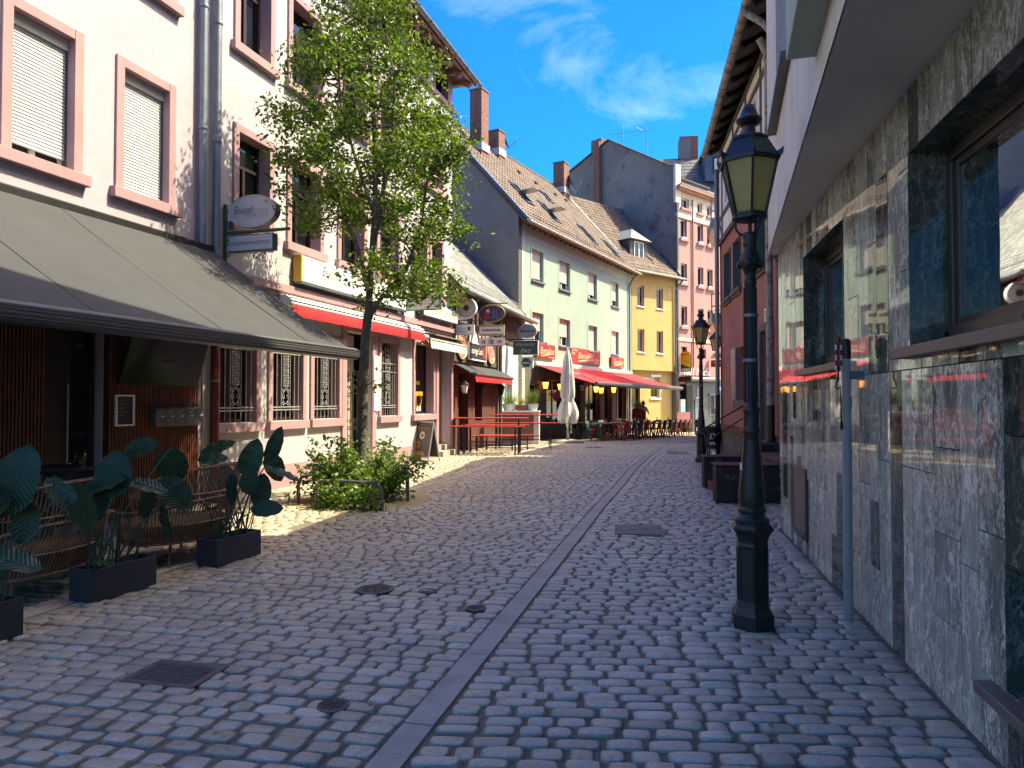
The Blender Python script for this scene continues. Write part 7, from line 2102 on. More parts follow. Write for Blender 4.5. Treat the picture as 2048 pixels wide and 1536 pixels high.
def oval(fr, s, dc, zc, a, b, thick, n=36):
    vs = [fr.p(s, dc + a * math.cos(2 * math.pi * k / n), zc + b * math.sin(2 * math.pi * k / n)) for k in range(n)]
    return vs
FA = L.out()
def build_beauty_signs():
    s = .42
    t = thing('oval_hanging_sign', 'grey oval hanging sign with black script over grey capitals on the cream house', 'sign', L.p(s, .57, 4.36), 'hanging signs')
    obj('case', MB().prism(oval(L, s, .57, 4.62, .44, .26, .1), L.along() * .14), M['bar_grey'], t, bevel=.006)
    obj('rim', MB().tube(oval(L, s - .004, .57, 4.62, .435, .255, 0) + [oval(L, s - .004, .57, 4.62, .435, .255, 0)[0]], .01, 5), M['sign_grey'], t, smooth=True)
    obj('face', MB().prism(oval(L, s - .006, .57, 4.62, .425, .245, 0), L.along() * .005), M['sign_grey'], t)
    fo = L.p(s - .008, .57, 4.62)
    text('Beyond', M['ink'], t, L.p(s - .01, .42, 4.63), FA, UP, width=.36, height=.17, shear=.35, bold=-.015)
    text('BEAUTY', M['ink_grey'], t, L.p(s - .01, .68, 4.56), FA, UP, width=.42, height=.1, bold=-.02)
    obj('line', MB().bar(L.p(s - .01, .6, 4.645), L.p(s - .01, .87, 4.645), .006, .004), M['ink_grey'], t)
    t2 = hang_box('institute_sign', 'rectangular hanging sign with thin black capitals below the oval sign', L, s, .13, .97, 3.98, 4.25, .12, M['sign_grey'], M['bar_grey'])
    text('SCHÖNHEITSINSTITUT', M['ink'], t2, L.p(s - .01, .55, 4.115), FA, UP, width=.72, height=.065, bold=-.005, space=1.15)
    bracket(t2, L, s, 4.3, 1.24, M['green_iron'], .95)
    # wall sign of two white light boxes
    t = thing('beauty_wall_sign', 'long white light box sign with yellow end cap above the red valance', 'sign', L.p(4.7, .1, 3.85))
    for a, b in ((2.42, 4.675), (4.685, 6.93)):
        obj('light_box', fbox(MB(), L, a, b, .03, .2, 3.84, 4.32), M['sign_white'], t, bevel=.006)
    obj('side_cap', fbox(MB(), L, 2.36, 2.418, .03, .205, 3.83, 4.33), M['sign_yellow'], t, bevel=.006)
    obj('lower_rail', fbox(MB(), L, 2.4, 6.95, .04, .19, 3.8, 3.838), M['zinc'], t)
    text('Beyond', M['ink'], t, L.p(3.42, .206, 4.12), L.along(), UP, width=.62, height=.26, shear=.35, bold=-.015)
    text('BEAUTY', M['ink_grey'], t, L.p(3.72, .206, 3.97), L.along(), UP, width=.8, height=.15, bold=-.02)
    obj('line', fbox(MB(), L, 3.75, 4.25, .205, .207, 4.1, 4.108), M['ink_grey'], t)
    text('Beyond BEAUTY', M['ink_grey'], t, L.p(5.8, .206, 4.06), L.along(), UP, width=1.3, height=.2, shear=.2, bold=-.015)
    # second hanging sign with two small lines
    s = 7.06
    t = hang_box('service_sign', 'grey hanging sign with two lines of small print on green bracket', L, s, .15, 1.06, 3.84, 4.2, .1, M['sign_grey'], M['green_iron'])
    text('Peeling · Fillern · Aqua Facial · Maniküre', M['ink'], t, L.p(s - .01, .62, 4.06), FA, UP, width=.72, height=.04)
    text('Waxing · Make-up · Permanent', M['ink'], t, L.p(s - .01, .62, 3.99), FA, UP, width=.56, height=.04)
    bracket(t, L, s, 4.27, 1.0, M['green_iron'], 1.5)
    t = thing('iris_wall_sign', 'white light box sign with golden letters at the far end of the cream house', 'sign', L.p(9.3, .1, 3.85))
    obj('light_box', fbox(MB(), L, 8.05, 10.5, .03, .2, 3.86, 4.22), M['sign_white'], t, bevel=.006)
    obj('side_cap', fbox(MB(), L, 7.95, 8.048, .03, .205, 3.85, 4.23), M['ink'], t)
    text("SPMAX' IRIS-FOTOGRAFIE", M['ink_gold'], t, L.p(9.5, .206, 4.04), L.along(), UP, width=1.75, height=.15)
build_beauty_signs()

def build_red_awning():
    t = thing('red_retracted_awning', 'retracted awning with pale cassette and red valance under the white sign', 'awning', L.p(5, .1, 3.3))
    s0, s1 = 1.95, 7.9
    mb = MB(); mb.prism([L.p(s0, d, z) for d, z in ((.02, 3.52), (.16, 3.52), (.26, 3.44), (.3, 3.36), (.28, 3.33), (.02, 3.33))], L.along() * (s1 - s0))
    obj('cassette', mb, M['white_paint'], t, bevel=.008)
    for z, d in ((3.475, .226), (3.41, .285)): obj('groove', fbox(MB(), L, s0 + .01, s1 - .01, d - .05, d + .012, z - .006, z + .006), M['bar_grey'], t)
    n = 40; vs = []; fs = []
    for i in range(n + 1):
        s_ = s0 + .03 + (s1 - s0 - .06) * i / n; w = .006 * math.sin(i * 1.7)
        vs += [L.p(s_, .285, 3.34), L.p(s_, .32 + w, 3.24), L.p(s_, .31 + w * 2, 3.13)]
    for i in range(n):
        for j in range(2): fs.append((i * 3 + j, i * 3 + j + 1, i * 3 + j + 4, i * 3 + j + 3))
    obj('valance', MB().add(vs, fs), M['red_fabric'], t, smooth=True)
    t = thing('green_striped_awning', 'small retracted awning with scalloped mint and white striped valance', 'awning', L.p(9.3, .1, 3.2))
    s0, s1 = 7.98, 10.75
    obj('hood', MB().prism([L.p(s0 + .3, d, z) for d, z in ((.02, 3.42), (.42, 3.36), (.46, 3.32), (.02, 3.38))], L.along() * (s1 - s0 - .3)), M['half_timber'], t)
    obj('roller', MB().tube([L.p(s0, .2, 3.28), L.p(s1, .2, 3.28)], .06, 10), M['shutter'], t, smooth=True)
    obj('front_rail', fbox(MB(), L, s0, s1, .36, .42, 3.19, 3.23), M['shutter_grey'], t)
    n = 26
    for i in range(n):
        a = s0 + .02 + (s1 - s0 - .04) * i / n; b = s0 + .02 + (s1 - s0 - .04) * (i + 1) / n; m_ = (a + b) / 2
        vs = [L.p(a, .4, 3.2), L.p(b, .4, 3.2), L.p(b, .43, 3.0), L.p(b - .2 * (b - a), .435, 2.965), L.p(m_, .435, 2.95), L.p(a + .2 * (b - a), .435, 2.965), L.p(a, .43, 3.0)]
        obj('valance_stripe', MB().add(vs, [(0, 1, 2, 3, 4, 5, 6)]), M['mint_fabric'] if i % 2 else M['white_fabric'], t)
    obj('crank', MB().tube(scroll(L.p(s0 - .02, .25, 3.1), L.out(), UP, .12, .04, .8, 12), .012, 6), M['brass'], t, smooth=True)
M['mint_fabric'] = mat('mint_fabric', (.2, .45, .37), .85, .08, 3.0)
build_red_awning()

def build_aboard():
    p0, p1, p2 = Vector((-2.79, 18.82, 0)), Vector((-2.16, 18.25, 0)), Vector((-1.96, 18.62, 0))
    t = thing('sandwich_board', 'sandwich board with iris photos standing below the shop window', 'sandwich board', (p0 + p1) / 2)
    al = (p1 - p0).normalized(); back = (p2 - p1); back = back - al * back.dot(al); bn = back.normalized()
    w = (p1 - p0).length; h = 1.02
    fx = lambda u, v, o=0: p0 + al * (u * w) + (bn * (back.length * .5) * v + UP * (h * v)) - (bn * .97 - UP * .25).normalized() * o
    bx = lambda u, v: p0 + al * (u * w) + back + (bn * -(back.length * .5) * v + UP * (h * v))
    mb = MB()
    for u in (0, 1): mb.bar(fx(u, 0), fx(u, 1), .03, .03)
    for v in (.12, 1.0): mb.bar(fx(0, v), fx(1, v), .035, .03)
    obj('front_frame', mb, M['flashing'], t)
    mb = MB()
    for u in (0, 1): mb.bar(bx(u, 0), bx(u, .99), .03, .03)
    mb.bar(bx(0, .12), bx(1, .12), .03, .03)
    obj('rear_frame', mb, M['flashing'], t)
    obj('poster', MB().quad(fx(.02, .13, .012), fx(.98, .13, .012), fx(.98, .985, .012), fx(.02, .985, .012)), M['poster_grey'], t)
    obj('rear_poster', MB().quad(bx(.02, .13), bx(.98, .13), bx(.98, .98), bx(.02, .98)), M['poster_grey'], t)
    obj('orange_banner', MB().quad(fx(.04, .14, .015), fx(.84, .16, .015), fx(.7, .27, .015), fx(.05, .26, .015)), M['sign_orange'], t)
    up = (fx(0, 1) - fx(0, 0)).normalized()
    text('SPMAX', M['sign_orange'], t, fx(.52, .92, .016), al, up, width=.28 * w, height=.045)
    text('IRIS-FOTOGRAFIE', M['sign_orange'], t, fx(.52, .84, .016), al, up, width=.7 * w, height=.05)
    for (u, v, r, m_) in ((.58, .66, .1, M['ink_cream']), (.42, .42, .105, M['sign_orange'])):
        mb = MB(); c = fx(u, v, .016)
        for k in range(20):
            a0, a1 = 2 * math.pi * k / 20, 2 * math.pi * (k + .85) / 20
            mb.add([c + (al * math.cos(a0) + up * math.sin(a0)) * r * .45, c + (al * math.cos(a0) + up * math.sin(a0)) * r, c + (al * math.cos(a1) + up * math.sin(a1)) * r, c + (al * math.cos(a1) + up * math.sin(a1)) * r * .45], [(0, 1, 2, 3)])
        obj('iris_picture', mb, m_, t)
M['poster_grey'] = mat('poster_grey', (.1, .09, .09), .4, .2, 3.0)
M['sign_orange'] = mat('sign_orange', (.6, .25, .05), .5, .08, 3.0)
build_aboard()

def build_door_notices():
    for k, (z0, z1, lab) in enumerate(((1.98, 2.62, 'upper white notice beside the iron gate of the cream house'), (1.35, 1.92, 'lower white notice beside the iron gate of the cream house'))):
        t = thing('wall_notice', lab, 'notice', L.p(5.75, .06, z0), 'notices beside the gate')
        obj('sheet', fbox(MB(), L, 5.54, 5.83, .055, .07, z0, z1), M['sign_white'], t)
        for q in range(6): obj('print_line', fbox(MB(), L, 5.58, 5.58 + .1 + .11 * ((q * 7 % 5) / 4), .071, .0725, z1 - .1 - q * .07, z1 - .09 - q * .07), M['ink_grey'], t)
    for s_, z, lab in ((6.25, .08, 'small grey meter box at the plinth near the sandwich board'), (3.05, .05, 'small grey vent plate at the plinth behind the shrub')):
        t = thing('meter_box', lab, 'meter box', L.p(s_, .04, z), 'boxes on the plinth')
        obj('case', fbox(MB(), L, s_, s_ + .28, .036, .1, z, z + .3), M['zinc'], t, bevel=.01)
        obj('door', fbox(MB(), L, s_ + .03, s_ + .25, .1, .107, z + .03, z + .27), M['zinc'], t, bevel=.004)
build_door_notices()

# ------------------------------------------------------------------ pub signs
FS = S.out()
def build_pub_signs():
    s = .1
    t = thing('iris_disc_sign', 'round hanging sign with sunflower-like iris picture above a white box sign', 'sign', S.p(s, .4, 4.05), 'hanging signs')
    c = S.p(s, .4, 4.35); n = 32
    obj('case', MB().prism([S.p(s, .4 + .31 * math.cos(2 * math.pi * k / n), 4.35 + .31 * math.sin(2 * math.pi * k / n)) for k in range(n)], S.along() * .14), M['sign_white'], t, bevel=.006)
    obj('disc', MB().prism([S.p(s - .006, .4 + .29 * math.cos(2 * math.pi * k / n), 4.35 + .29 * math.sin(2 * math.pi * k / n)) for k in range(n)], S.along() * .004), M['iris_grey'], t)
    for (r0, r1, m_, k_, of) in ((.09, .21, M['ink_gold'], 18, .009), (.15, .27, M['sign_grey'], 26, .011)):
        mb = MB()
        for k in range(k_):
            a = 2 * math.pi * k / k_ + of * 40
            e = lambda r, q: S.p(s - of, .4 + r * math.cos(a + q), 4.35 + r * math.sin(a + q))
            mb.add([e(r0, -.05), e((r0 + r1) / 2, -.09 if of < .01 else -.03), e(r1, 0), e((r0 + r1) / 2, .09 if of < .01 else .03), e(r0, .05)], [(0, 1, 2, 3, 4)])
        obj('ray', mb, m_, t)
    obj('pupil', MB().prism([S.p(s - .016, .4 + .085 * math.cos(2 * math.pi * k / 20), 4.35 + .085 * math.sin(2 * math.pi * k / 20)) for k in range(20)], S.along() * .003), M['ink'], t)
    t = hang_box('photo_booth_sign', 'white hanging sign for photo booth hire below the round iris sign', S, s, .06, .64, 3.54, 3.86, .1, M['sign_white'], M['sign_grey'])
    text('Fotob', M['ink_gold'], t, S.p(s - .01, .28, 3.74), FS, UP, width=.3, height=.09, bold=-.01)
    text('x', M['ink_red'], t, S.p(s - .01, .56, 3.735), FS, UP, width=.06, height=.07, bold=-.01)
    obj('print_box', fbox(MB(), S, s - .01, s - .008, .45, .52, 3.67, 3.79), M['ink'], t)
    text('Vermietung', M['ink'], t, S.p(s - .01, .27, 3.64), FS, UP, width=.28, height=.04)
    mb = MB(); mb.bar(S.p(s + .05, .03, 3.4), S.p(s + .05, .03, 4.75), .05, .05); mb.bar(S.p(s + .05, .03, 3.98), S.p(s + .05, 1.3, 3.98), .03, .03)
    obj('bracket', mb, M['black_iron'], t)
    mb = MB()
    for z in (4.15, 4.35, 4.55): mb.tube(scroll(S.p(s + .05, -.09, z), FS, UP, .1, .015, 1.3, 14, 1.5), .01, 5)
    obj('scrollwork', mb, M['black_iron'], t, smooth=True)
    # the three pub boxes
    s = 1.5
    t = thing('pub_oval_sign', 'dark oval hanging sign with painted portrait and gold rim', 'sign', S.p(s, .78, 4.06), 'hanging signs')
    obj('case', MB().prism(oval(S, s, .78, 4.34, .44, .28, .1), S.along() * .12), M['ink'], t)
    ov = oval(S, s - .004, .78, 4.34, .43, .27, 0)
    obj('rim', MB().tube(ov + [ov[0]], .014, 6), M['gold'], t, smooth=True)
    obj('picture', MB().prism(oval(S, s - .008, .78, 4.34, .42, .26, 0), S.along() * .004), M['picture_blue'], t)
    mb = MB(); mb.blob(S.p(s - .012, .62, 4.28), .1, .01, .16, 10, 8); obj('figure', mb, M['ink_red'], t, smooth=True)
    mb = MB(); mb.blob(S.p(s - .024, .66, 4.42), .05, .01, .065, 10, 8); mb.bar(S.p(s - .014, .84, 4.2), S.p(s - .014, .84, 4.5), .06, .006); mb.bar(S.p(s - .014, .93, 4.2), S.p(s - .014, .93, 4.44), .07, .006); obj('skyline', mb, M['ink_cream'], t)
    t = hang_box('pub_name_sign', 'gold framed hanging sign with a bold black pub name', S, s, .36, 1.18, 3.64, 3.98, .12, M['sign_white'], M['brass'])
    obj('frame', fbox(fbox(MB(), S, s - .012, s - .002, .36, 1.18, 3.64, 3.7), S, s - .012, s - .002, .36, 1.18, 3.92, 3.98), M['brass'], t)
    text('Frankfurter Kneipe', M['ink'], t, S.p(s - .012, .77, 3.81), FS, UP, width=.62, height=.12, bold=.02)
    t = hang_box('pub_number_sign', 'gold framed hanging sign reading 108 three times', S, s, .36, 1.17, 3.31, 3.58, .12, M['sign_white'], M['brass'])
    text('108', M['ink'], t, S.p(s - .012, .765, 3.445), FS, UP, width=.16, height=.15, bold=.02)
    for d in (.5, 1.03): text('108', M['ink_red'], t, S.p(s - .012, d, 3.44), FS, UP, width=.13, height=.11, bold=.02)
    mb = MB(); mb.bar(S.p(s + .05, .0, 4.66), S.p(s + .05, 1.3, 4.66), .03, .03)
    for d in (.5, 1.05): mb.bar(S.p(s + .05, d, 3.58), S.p(s + .05, d, 4.66), .02, .02)
    obj('bracket', mb, M['black_iron'], t)
    # portraits and name board on the timber wall
    for k, (s_, lab) in enumerate(((.62, 'gold rimmed oval painting left of the black name board'), (3.75, 'gold rimmed oval painting right of the black name board'))):
        t = thing('oval_painting', lab, 'painting', S.p(s_, .1, 2.95), 'oval paintings on the pub')
        ring = [S.p(s_ + .42 * math.cos(2 * math.pi * q / 28), .1, 3.22 + .36 * math.sin(2 * math.pi * q / 28)) for q in range(29)]
        obj('panel', MB().prism([S.p(s_ + .41 * math.cos(2 * math.pi * q / 28), .05, 3.22 + .35 * math.sin(2 * math.pi * q / 28)) for q in range(28)], FS * .05), M['picture_bright'], t)
        obj('rim', MB().tube(ring, .02, 6), M['gold'], t, smooth=True)
    t = thing('pub_name_board', 'black framed name board between the two oval paintings', 'sign', S.p(2.2, .1, 2.9))
    obj('board', fbox(MB(), S, 1.28, 3.08, .05, .1, 2.92, 3.42), M['ink'], t)
    obj('frame', fbox(fbox(fbox(fbox(MB(), S, 1.25, 3.11, .05, .12, 2.88, 2.92), S, 1.25, 3.11, .05, .12, 3.42, 3.46), S, 1.25, 1.28, .05, .12, 2.92, 3.42), S, 3.08, 3.11, .05, .12, 2.92, 3.42), M['white_paint'], t)
    text('Lounge Luis', M['ink_white'], t, S.p(2.05, .105, 3.17), S.along(), UP, width=1.3, height=.28)
    obj('red_field', fbox(MB(), S, 2.78, 3.06, .1, .104, 3.0, 3.36), M['ink_red'], t)
    # small red awning
    t = thing('pub_awning', 'small pub awning with scalloped red valance above the brick front', 'awning', S.p(2.8, .1, 2.5))
    obj('hood', MB().hexa([S.p(.1, .03, 2.66), S.p(.1, .5, 2.42), S.p(5.05, .5, 2.4), S.p(5.05, .03, 2.66), S.p(.1, .03, 2.7), S.p(.1, .5, 2.46), S.p(5.05, .5, 2.44), S.p(5.05, .03, 2.7)]), M['awning_grey'], t)
    obj('front_bar', MB().tube([S.p(.6, .52, 2.4), S.p(5.1, .52, 2.38)], .05, 10), M['bar_grey'], t, smooth=True)
    for i in range(22):
        a = .62 + i * .2; b = a + .196
        obj('valance_scallop', MB().add([S.p(a, .52, 2.36), S.p(b, .52, 2.36), S.p(b, .54, 2.2), S.p(b - .05, .545, 2.16), S.p((a + b) / 2, .545, 2.14), S.p(a + .05, .545, 2.16), S.p(a, .54, 2.2)], [(0, 1, 2, 3, 4, 5, 6)]), M['red_fabric'], t)
    # right hand group
    s = 6.3
    t = thing('brewery_oval_sign', 'grey oval brewery sign on top of the blackboard sign', 'sign', S.p(s, .77, 3.95), 'hanging signs')
    obj('case', MB().prism(oval(S, s, .77, 4.23, .38, .27, .1), S.along() * .12), M['sign_grey'], t)
    obj('face', MB().prism(oval(S, s - .006, .77, 4.23, .35, .24, 0), S.along() * .004), M['iris_grey'], t)
    text('Warsteiner', M['ink'], t, S.p(s - .01, .77, 4.24), FS, UP, width=.58, height=.11, bold=.02)
    t = hang_box('blackboard_sign', 'dark hanging board with two lines of white chalk script', S, s, .21, 1.2, 3.32, 3.88, .12, M['board_grey'], M['sign_white'])
    text('Werkstatt', M['ink_white'], t, S.p(s - .01, .72, 3.73), FS, UP, width=.75, height=.13, shear=.4, bold=-.02)
    text('live', M['ink_white'], t, S.p(s - .01, .72, 3.5), FS, UP, width=.42, height=.2, shear=.5, bold=-.02)
    obj('bracket', MB().bar(S.p(s + .06, 0, 3.92), S.p(s + .06, 1.25, 3.92), .03, .04), M['black_iron'], t)
    t = hang_box('beer_hexagon_sign', 'white square hanging sign with a dark green beer hexagon', S, s, .49, 1.0, 2.82, 3.25, .1, M['sign_grey'], M['sign_white'])
    obj('hexagon', MB().prism([S.p(s - .01, .74 + .2 * math.cos(k * math.pi / 3), 3.03 + .19 * math.sin(k * math.pi / 3)) for k in range(6)], S.along() * .003), M['beer_green'], t)
    text('Diebels', M['ink_white'], t, S.p(s - .014, .74, 3.02), FS, UP, width=.27, height=.07, bold=.01)
M['iris_grey'] = mat('iris_grey', (.3, .3, .34), .5, .25, 12.0)
M['board_grey'] = mat('board_grey', (.06, .065, .068), .6, .2, 3.0)
M['beer_green'] = mat('beer_green', (.03, .07, .045), .5, .1, 3.0)
M['picture_blue'] = mat('picture_blue', (.05, .05, .12), .4, .6, 6.0, dirt=(.2, .12, .25, 1), dirtp=(.5, .7), dscale=5)
M['picture_bright'] = mat('picture_bright', (.4, .33, .4), .4, .4, 7.0, dirt=(.5, .1, .04, 1), dirtp=(.48, .56), dscale=4)
build_pub_signs()
# ------------------------------------------------------------------ restaurant signs and red awning on the green house
def build_restaurant():
    GA = G.along()
    boards = [(1.35, 3.25, 3.4, 4.05, .14, 'left dark red restaurant sign partly behind the blackboard', True), (5.1, 8.9, 3.38, 4.1, .05, 'wide bright red restaurant sign in the middle of the green house', False), (10.3, 12.3, 3.35, 3.95, .14, 'right dark red restaurant sign near the yellow house', True)]
    for a, b, z0, z1, d, lab, small in boards:
        t = thing('restaurant_sign', lab, 'sign', G.p((a + b) / 2, d, z0), 'red restaurant signs')
        obj('board', fbox(MB(), G, a, b, .02, d, z0, z1), M['sign_dark_red'] if small else M['sign_red'], t, bevel=.06 if small else .01)
        m_ = M['ink_cream']
        c = (a + b) / 2
        text('Borsalino', m_, t, G.p(c + (.1 if small else -.05), d + .004, (z0 + z1) / 2 + .02), GA, UP, width=(b - a) * (.72 if small else .5), height=.3, shear=.35)
        obj('swash', MB().add([G.p(c - (b - a) * .25, d + .006, z0 + .13), G.p(c + (b - a) * .27, d + .006, z0 + .24), G.p(c + (b - a) * .25, d + .006, z0 + .2), G.p(c - (b - a) * .25, d + .006, z0 + .08)], [(0, 1, 2, 3)]), m_, t)
        if small:
            mb = MB(); mb.blob(G.p(c + .05, d + .01, z1 - .02), .11, .02, .14); obj('figure', mb, M['ink_white'], t, smooth=True)
            text('RISTORANTE', M['ink_white'], t, G.p(b - .45, d + .004, z0 + .07), GA, UP, width=.55, height=.05)
        else:
            text('PIZZERIA', M['ink_white'], t, G.p(b - .5, d + .004, z0 + .24), GA, UP, width=.6, height=.09); text('RISTORANTE', M['ink_white'], t, G.p(b - .5, d + .004, z0 + .1), GA, UP, width=.7, height=.09)
            text('TRATTORIA', M['ink_white'], t, G.p(a + .5, d + .004, z1 - .12), GA, UP, width=.65, height=.09); text('PIZZA', M['ink_white'], t, G.p(a + .35, d + .004, z1 - .27), GA, UP, width=.4, height=.09)
    t = thing('restaurant_awning', 'large red awning stretched over the restaurant tables', 'awning', G.p(7, .2, 3.1))
    s0, s1 = 1.3, 13.45; f0, f1 = 1.25, 14.05; za, zf, df = 3.12, 2.28, 2.85
    ns, nd = 40, 8; vs = []; fs = []
    for i in range(ns + 1):
        for j in range(nd + 1):
            u = j / nd; q = i / ns
            s_ = (s0 + (s1 - s0) * q) * (1 - u) + (f0 + (f1 - f0) * q) * u
            vs.append(G.p(s_, .12 + (df - .12) * u, za + (zf - za) * u - .04 * math.sin(math.pi * u) * (1 + .5 * math.sin(i * .8))))
    for i in range(ns):
        for j in range(nd): k = i * (nd + 1) + j; fs.append((k, k + 1, k + nd + 2, k + nd + 1))
    obj('fabric', MB().add(vs, fs), M['red_awning'], t, smooth=True)
    obj('front_bar', MB().tube([G.p(f0, df + .04, zf - .03), G.p(f1, df + .04, zf - .03)], .1, 12), M['bar_grey'], t, smooth=True)
    obj('cassette', fbox(MB(), G, s0 - .05, s1 + .05, .0, .2, za - .06, za + .12), M['white_fabric'], t, bevel=.02)
    for a in (1.8, 7.3, 12.8):
        mb = MB(); e = G.p(a + 1.3, 1.4, 2.72)
        mb.tube([G.p(a, .15, 3.0), e], .03, 6); mb.tube([e, G.p(a + .1, df, zf - .04)], .03, 6); obj('folding_arm', mb, M['bar_grey'], t)
    for k, (s_, z, on) in enumerate(((2.0, 2.25, 1), (3.54, 2.2, 1), (5.99, 2.2, 0), (7.8, 2.15, 1), (8.5, 2.1, 1), (10.3, 2.15, 1))):
        names = ['first wall lantern from the left under the red awning', 'second wall lantern from the left under the red awning', 'unlit white wall lantern behind the closed parasol', 'third glowing wall lantern from the left under the red awning', 'fourth glowing wall lantern from the left under the red awning', 'last glowing wall lantern on the right under the red awning']
        t = thing('wall_lantern', names[k], 'lantern', G.p(s_, .2, z - .2), 'lanterns under the red awning')
        c = G.p(s_, .25, z)
        obj('glass', MB().lathe([(.09, -.16), (.14, .12)], 6, c), M['lantern_on'] if on else M['lantern_off'], t)
        mb = MB(); mb.lathe([(.16, .12), (.16, .15), (.04, .24), (.02, .28)], 6, c); mb.lathe([(.1, -.19), (.1, -.16)], 6, c)
        for q in range(6):
            a = q * math.pi / 3; mb.bar(c + Vector((.095 * math.cos(a), .095 * math.sin(a), -.16)), c + Vector((.145 * math.cos(a), .145 * math.sin(a), .12)), .02, .02)
        mb.bar(G.p(s_, .0, z + .2), G.p(s_, .25, z + .24), .04, .04)
        obj('frame', mb, M['black_iron'], t)
M['sign_red'] = mat('sign_red', (.42, .03, .03), .5, .08, 2.0)
M['sign_dark_red'] = mat('sign_dark_red', (.25, .03, .03), .5, .08, 2.0)
M['red_awning'] = mat('red_awning', (.7, .025, .045), .85, .05, 1.0, .1, 80, .003)
M['lantern_on'] = emit_mat('lantern_on', (1.0, .42, .1), .9)
M['lantern_off'] = mat('lantern_off', (.7, .68, .62), .4, .05)
build_restaurant()

# ------------------------------------------------------------------ pub benches and tables
def long_board(name, label, cat, x0, x1, y, z, w, group, legs=True, tilt=-.06):
    y1 = y + tilt * (x1 - x0)
    A, B = Vector((x0, y, 0)), Vector((x1, y1, 0)); d = (B - A).normalized(); n_ = Vector((-d.y, d.x, 0))
    t = thing(name, label, cat, (A + B) / 2, group)
    for k, o in enumerate((-w / 4, w / 4)):
        obj('plank', MB().bar(A + n_ * o + UP * z, B + n_ * o + UP * z, w / 2 - .008, .035), M['bench_red'], t, bevel=.008)
    for f in (.13, .87):
        c = A.lerp(B, f)
        mb = MB()
        for o in (-1, 1): mb.bar(c + n_ * (w * .38 * o) + UP * .0, c + n_ * (w * .32 * o) + UP * (z - .02), .035, .035)
        mb.bar(c - n_ * w * .4 + UP * (z - .04), c + n_ * w * .4 + UP * (z - .04), .035, .03)
        mb.bar(c - n_ * w * .36 + UP * .15, c + n_ * w * .36 + UP * .15, .025, .025)
        obj('leg_frame', mb, M['black_iron'], t)
    mb = MB().bar(A.lerp(B, .13) + UP * (z * .35), A.lerp(B, .87) + UP * (z * .35), .025, .025)
    obj('stretcher', mb, M['black_iron'], t)
    return t
g_ = 'red pub benches and tables'
long_board('high_bench', 'front high bench of the nearer red pub table set', 'bench', -1.85, .38, 20.7, .83, .28, g_)
long_board('high_table', 'nearer high red pub table beside the sandwich board', 'table', -1.72, .48, 21.25, 1.06, .5, g_)
long_board('high_bench', 'rear high bench of the nearer red pub table set', 'bench', -1.55, .52, 21.85, .83, .28, g_)
long_board('low_bench', 'low red bench between the two high pub tables', 'bench', -1.3, .2, 22.4, .47, .27, g_)
long_board('low_bench', 'second low red bench just behind the first low one', 'bench', -1.05, .72, 22.95, .47, .27, g_)
long_board('high_bench', 'front high bench of the farther red pub table set', 'bench', -.85, 1.6, 23.55, .84, .28, g_)
long_board('high_table', 'farther high red pub table before the white counter', 'table', -.72, 1.55, 24.1, 1.1, .5, g_)

def tuft(name, mats, c, n, r, h, rr, size, spiky=True, parent=None):
    mb = MB(); ti = []
    for k in range(n):
        a = rr.uniform(0, 2 * math.pi); q = r * math.sqrt(rr.random())
        b = Vector(c) + Vector((q * .5 * math.cos(a), q * .5 * math.sin(a), 0)); e = Vector(c) + Vector((q * math.cos(a), q * math.sin(a), h * rr.uniform(.5, 1)))
        s_ = Vector((-math.sin(a), math.cos(a), 0)) * size
        mb.add([b - s_ * .6, b + s_ * .6, e], [(0, 1, 2)]); ti.append(rr.random())
        for f in (.5, .7, .85, 1.0):
            p = b.lerp(e, f); d = Vector((rr.gauss(0, 1), rr.gauss(0, 1), rr.gauss(.3, .6))).normalized() * size * 3
            o_ = d.cross(UP).normalized() * size * .9
            mb.add([p, p + d * .5 + o_, p + d, p + d * .5 - o_], [(0, 1, 2, 3)]); ti.append(rr.random())
    o = obj(name, mb, mats, parent, kind='stuff'); set_tint(o, ti)
    return o
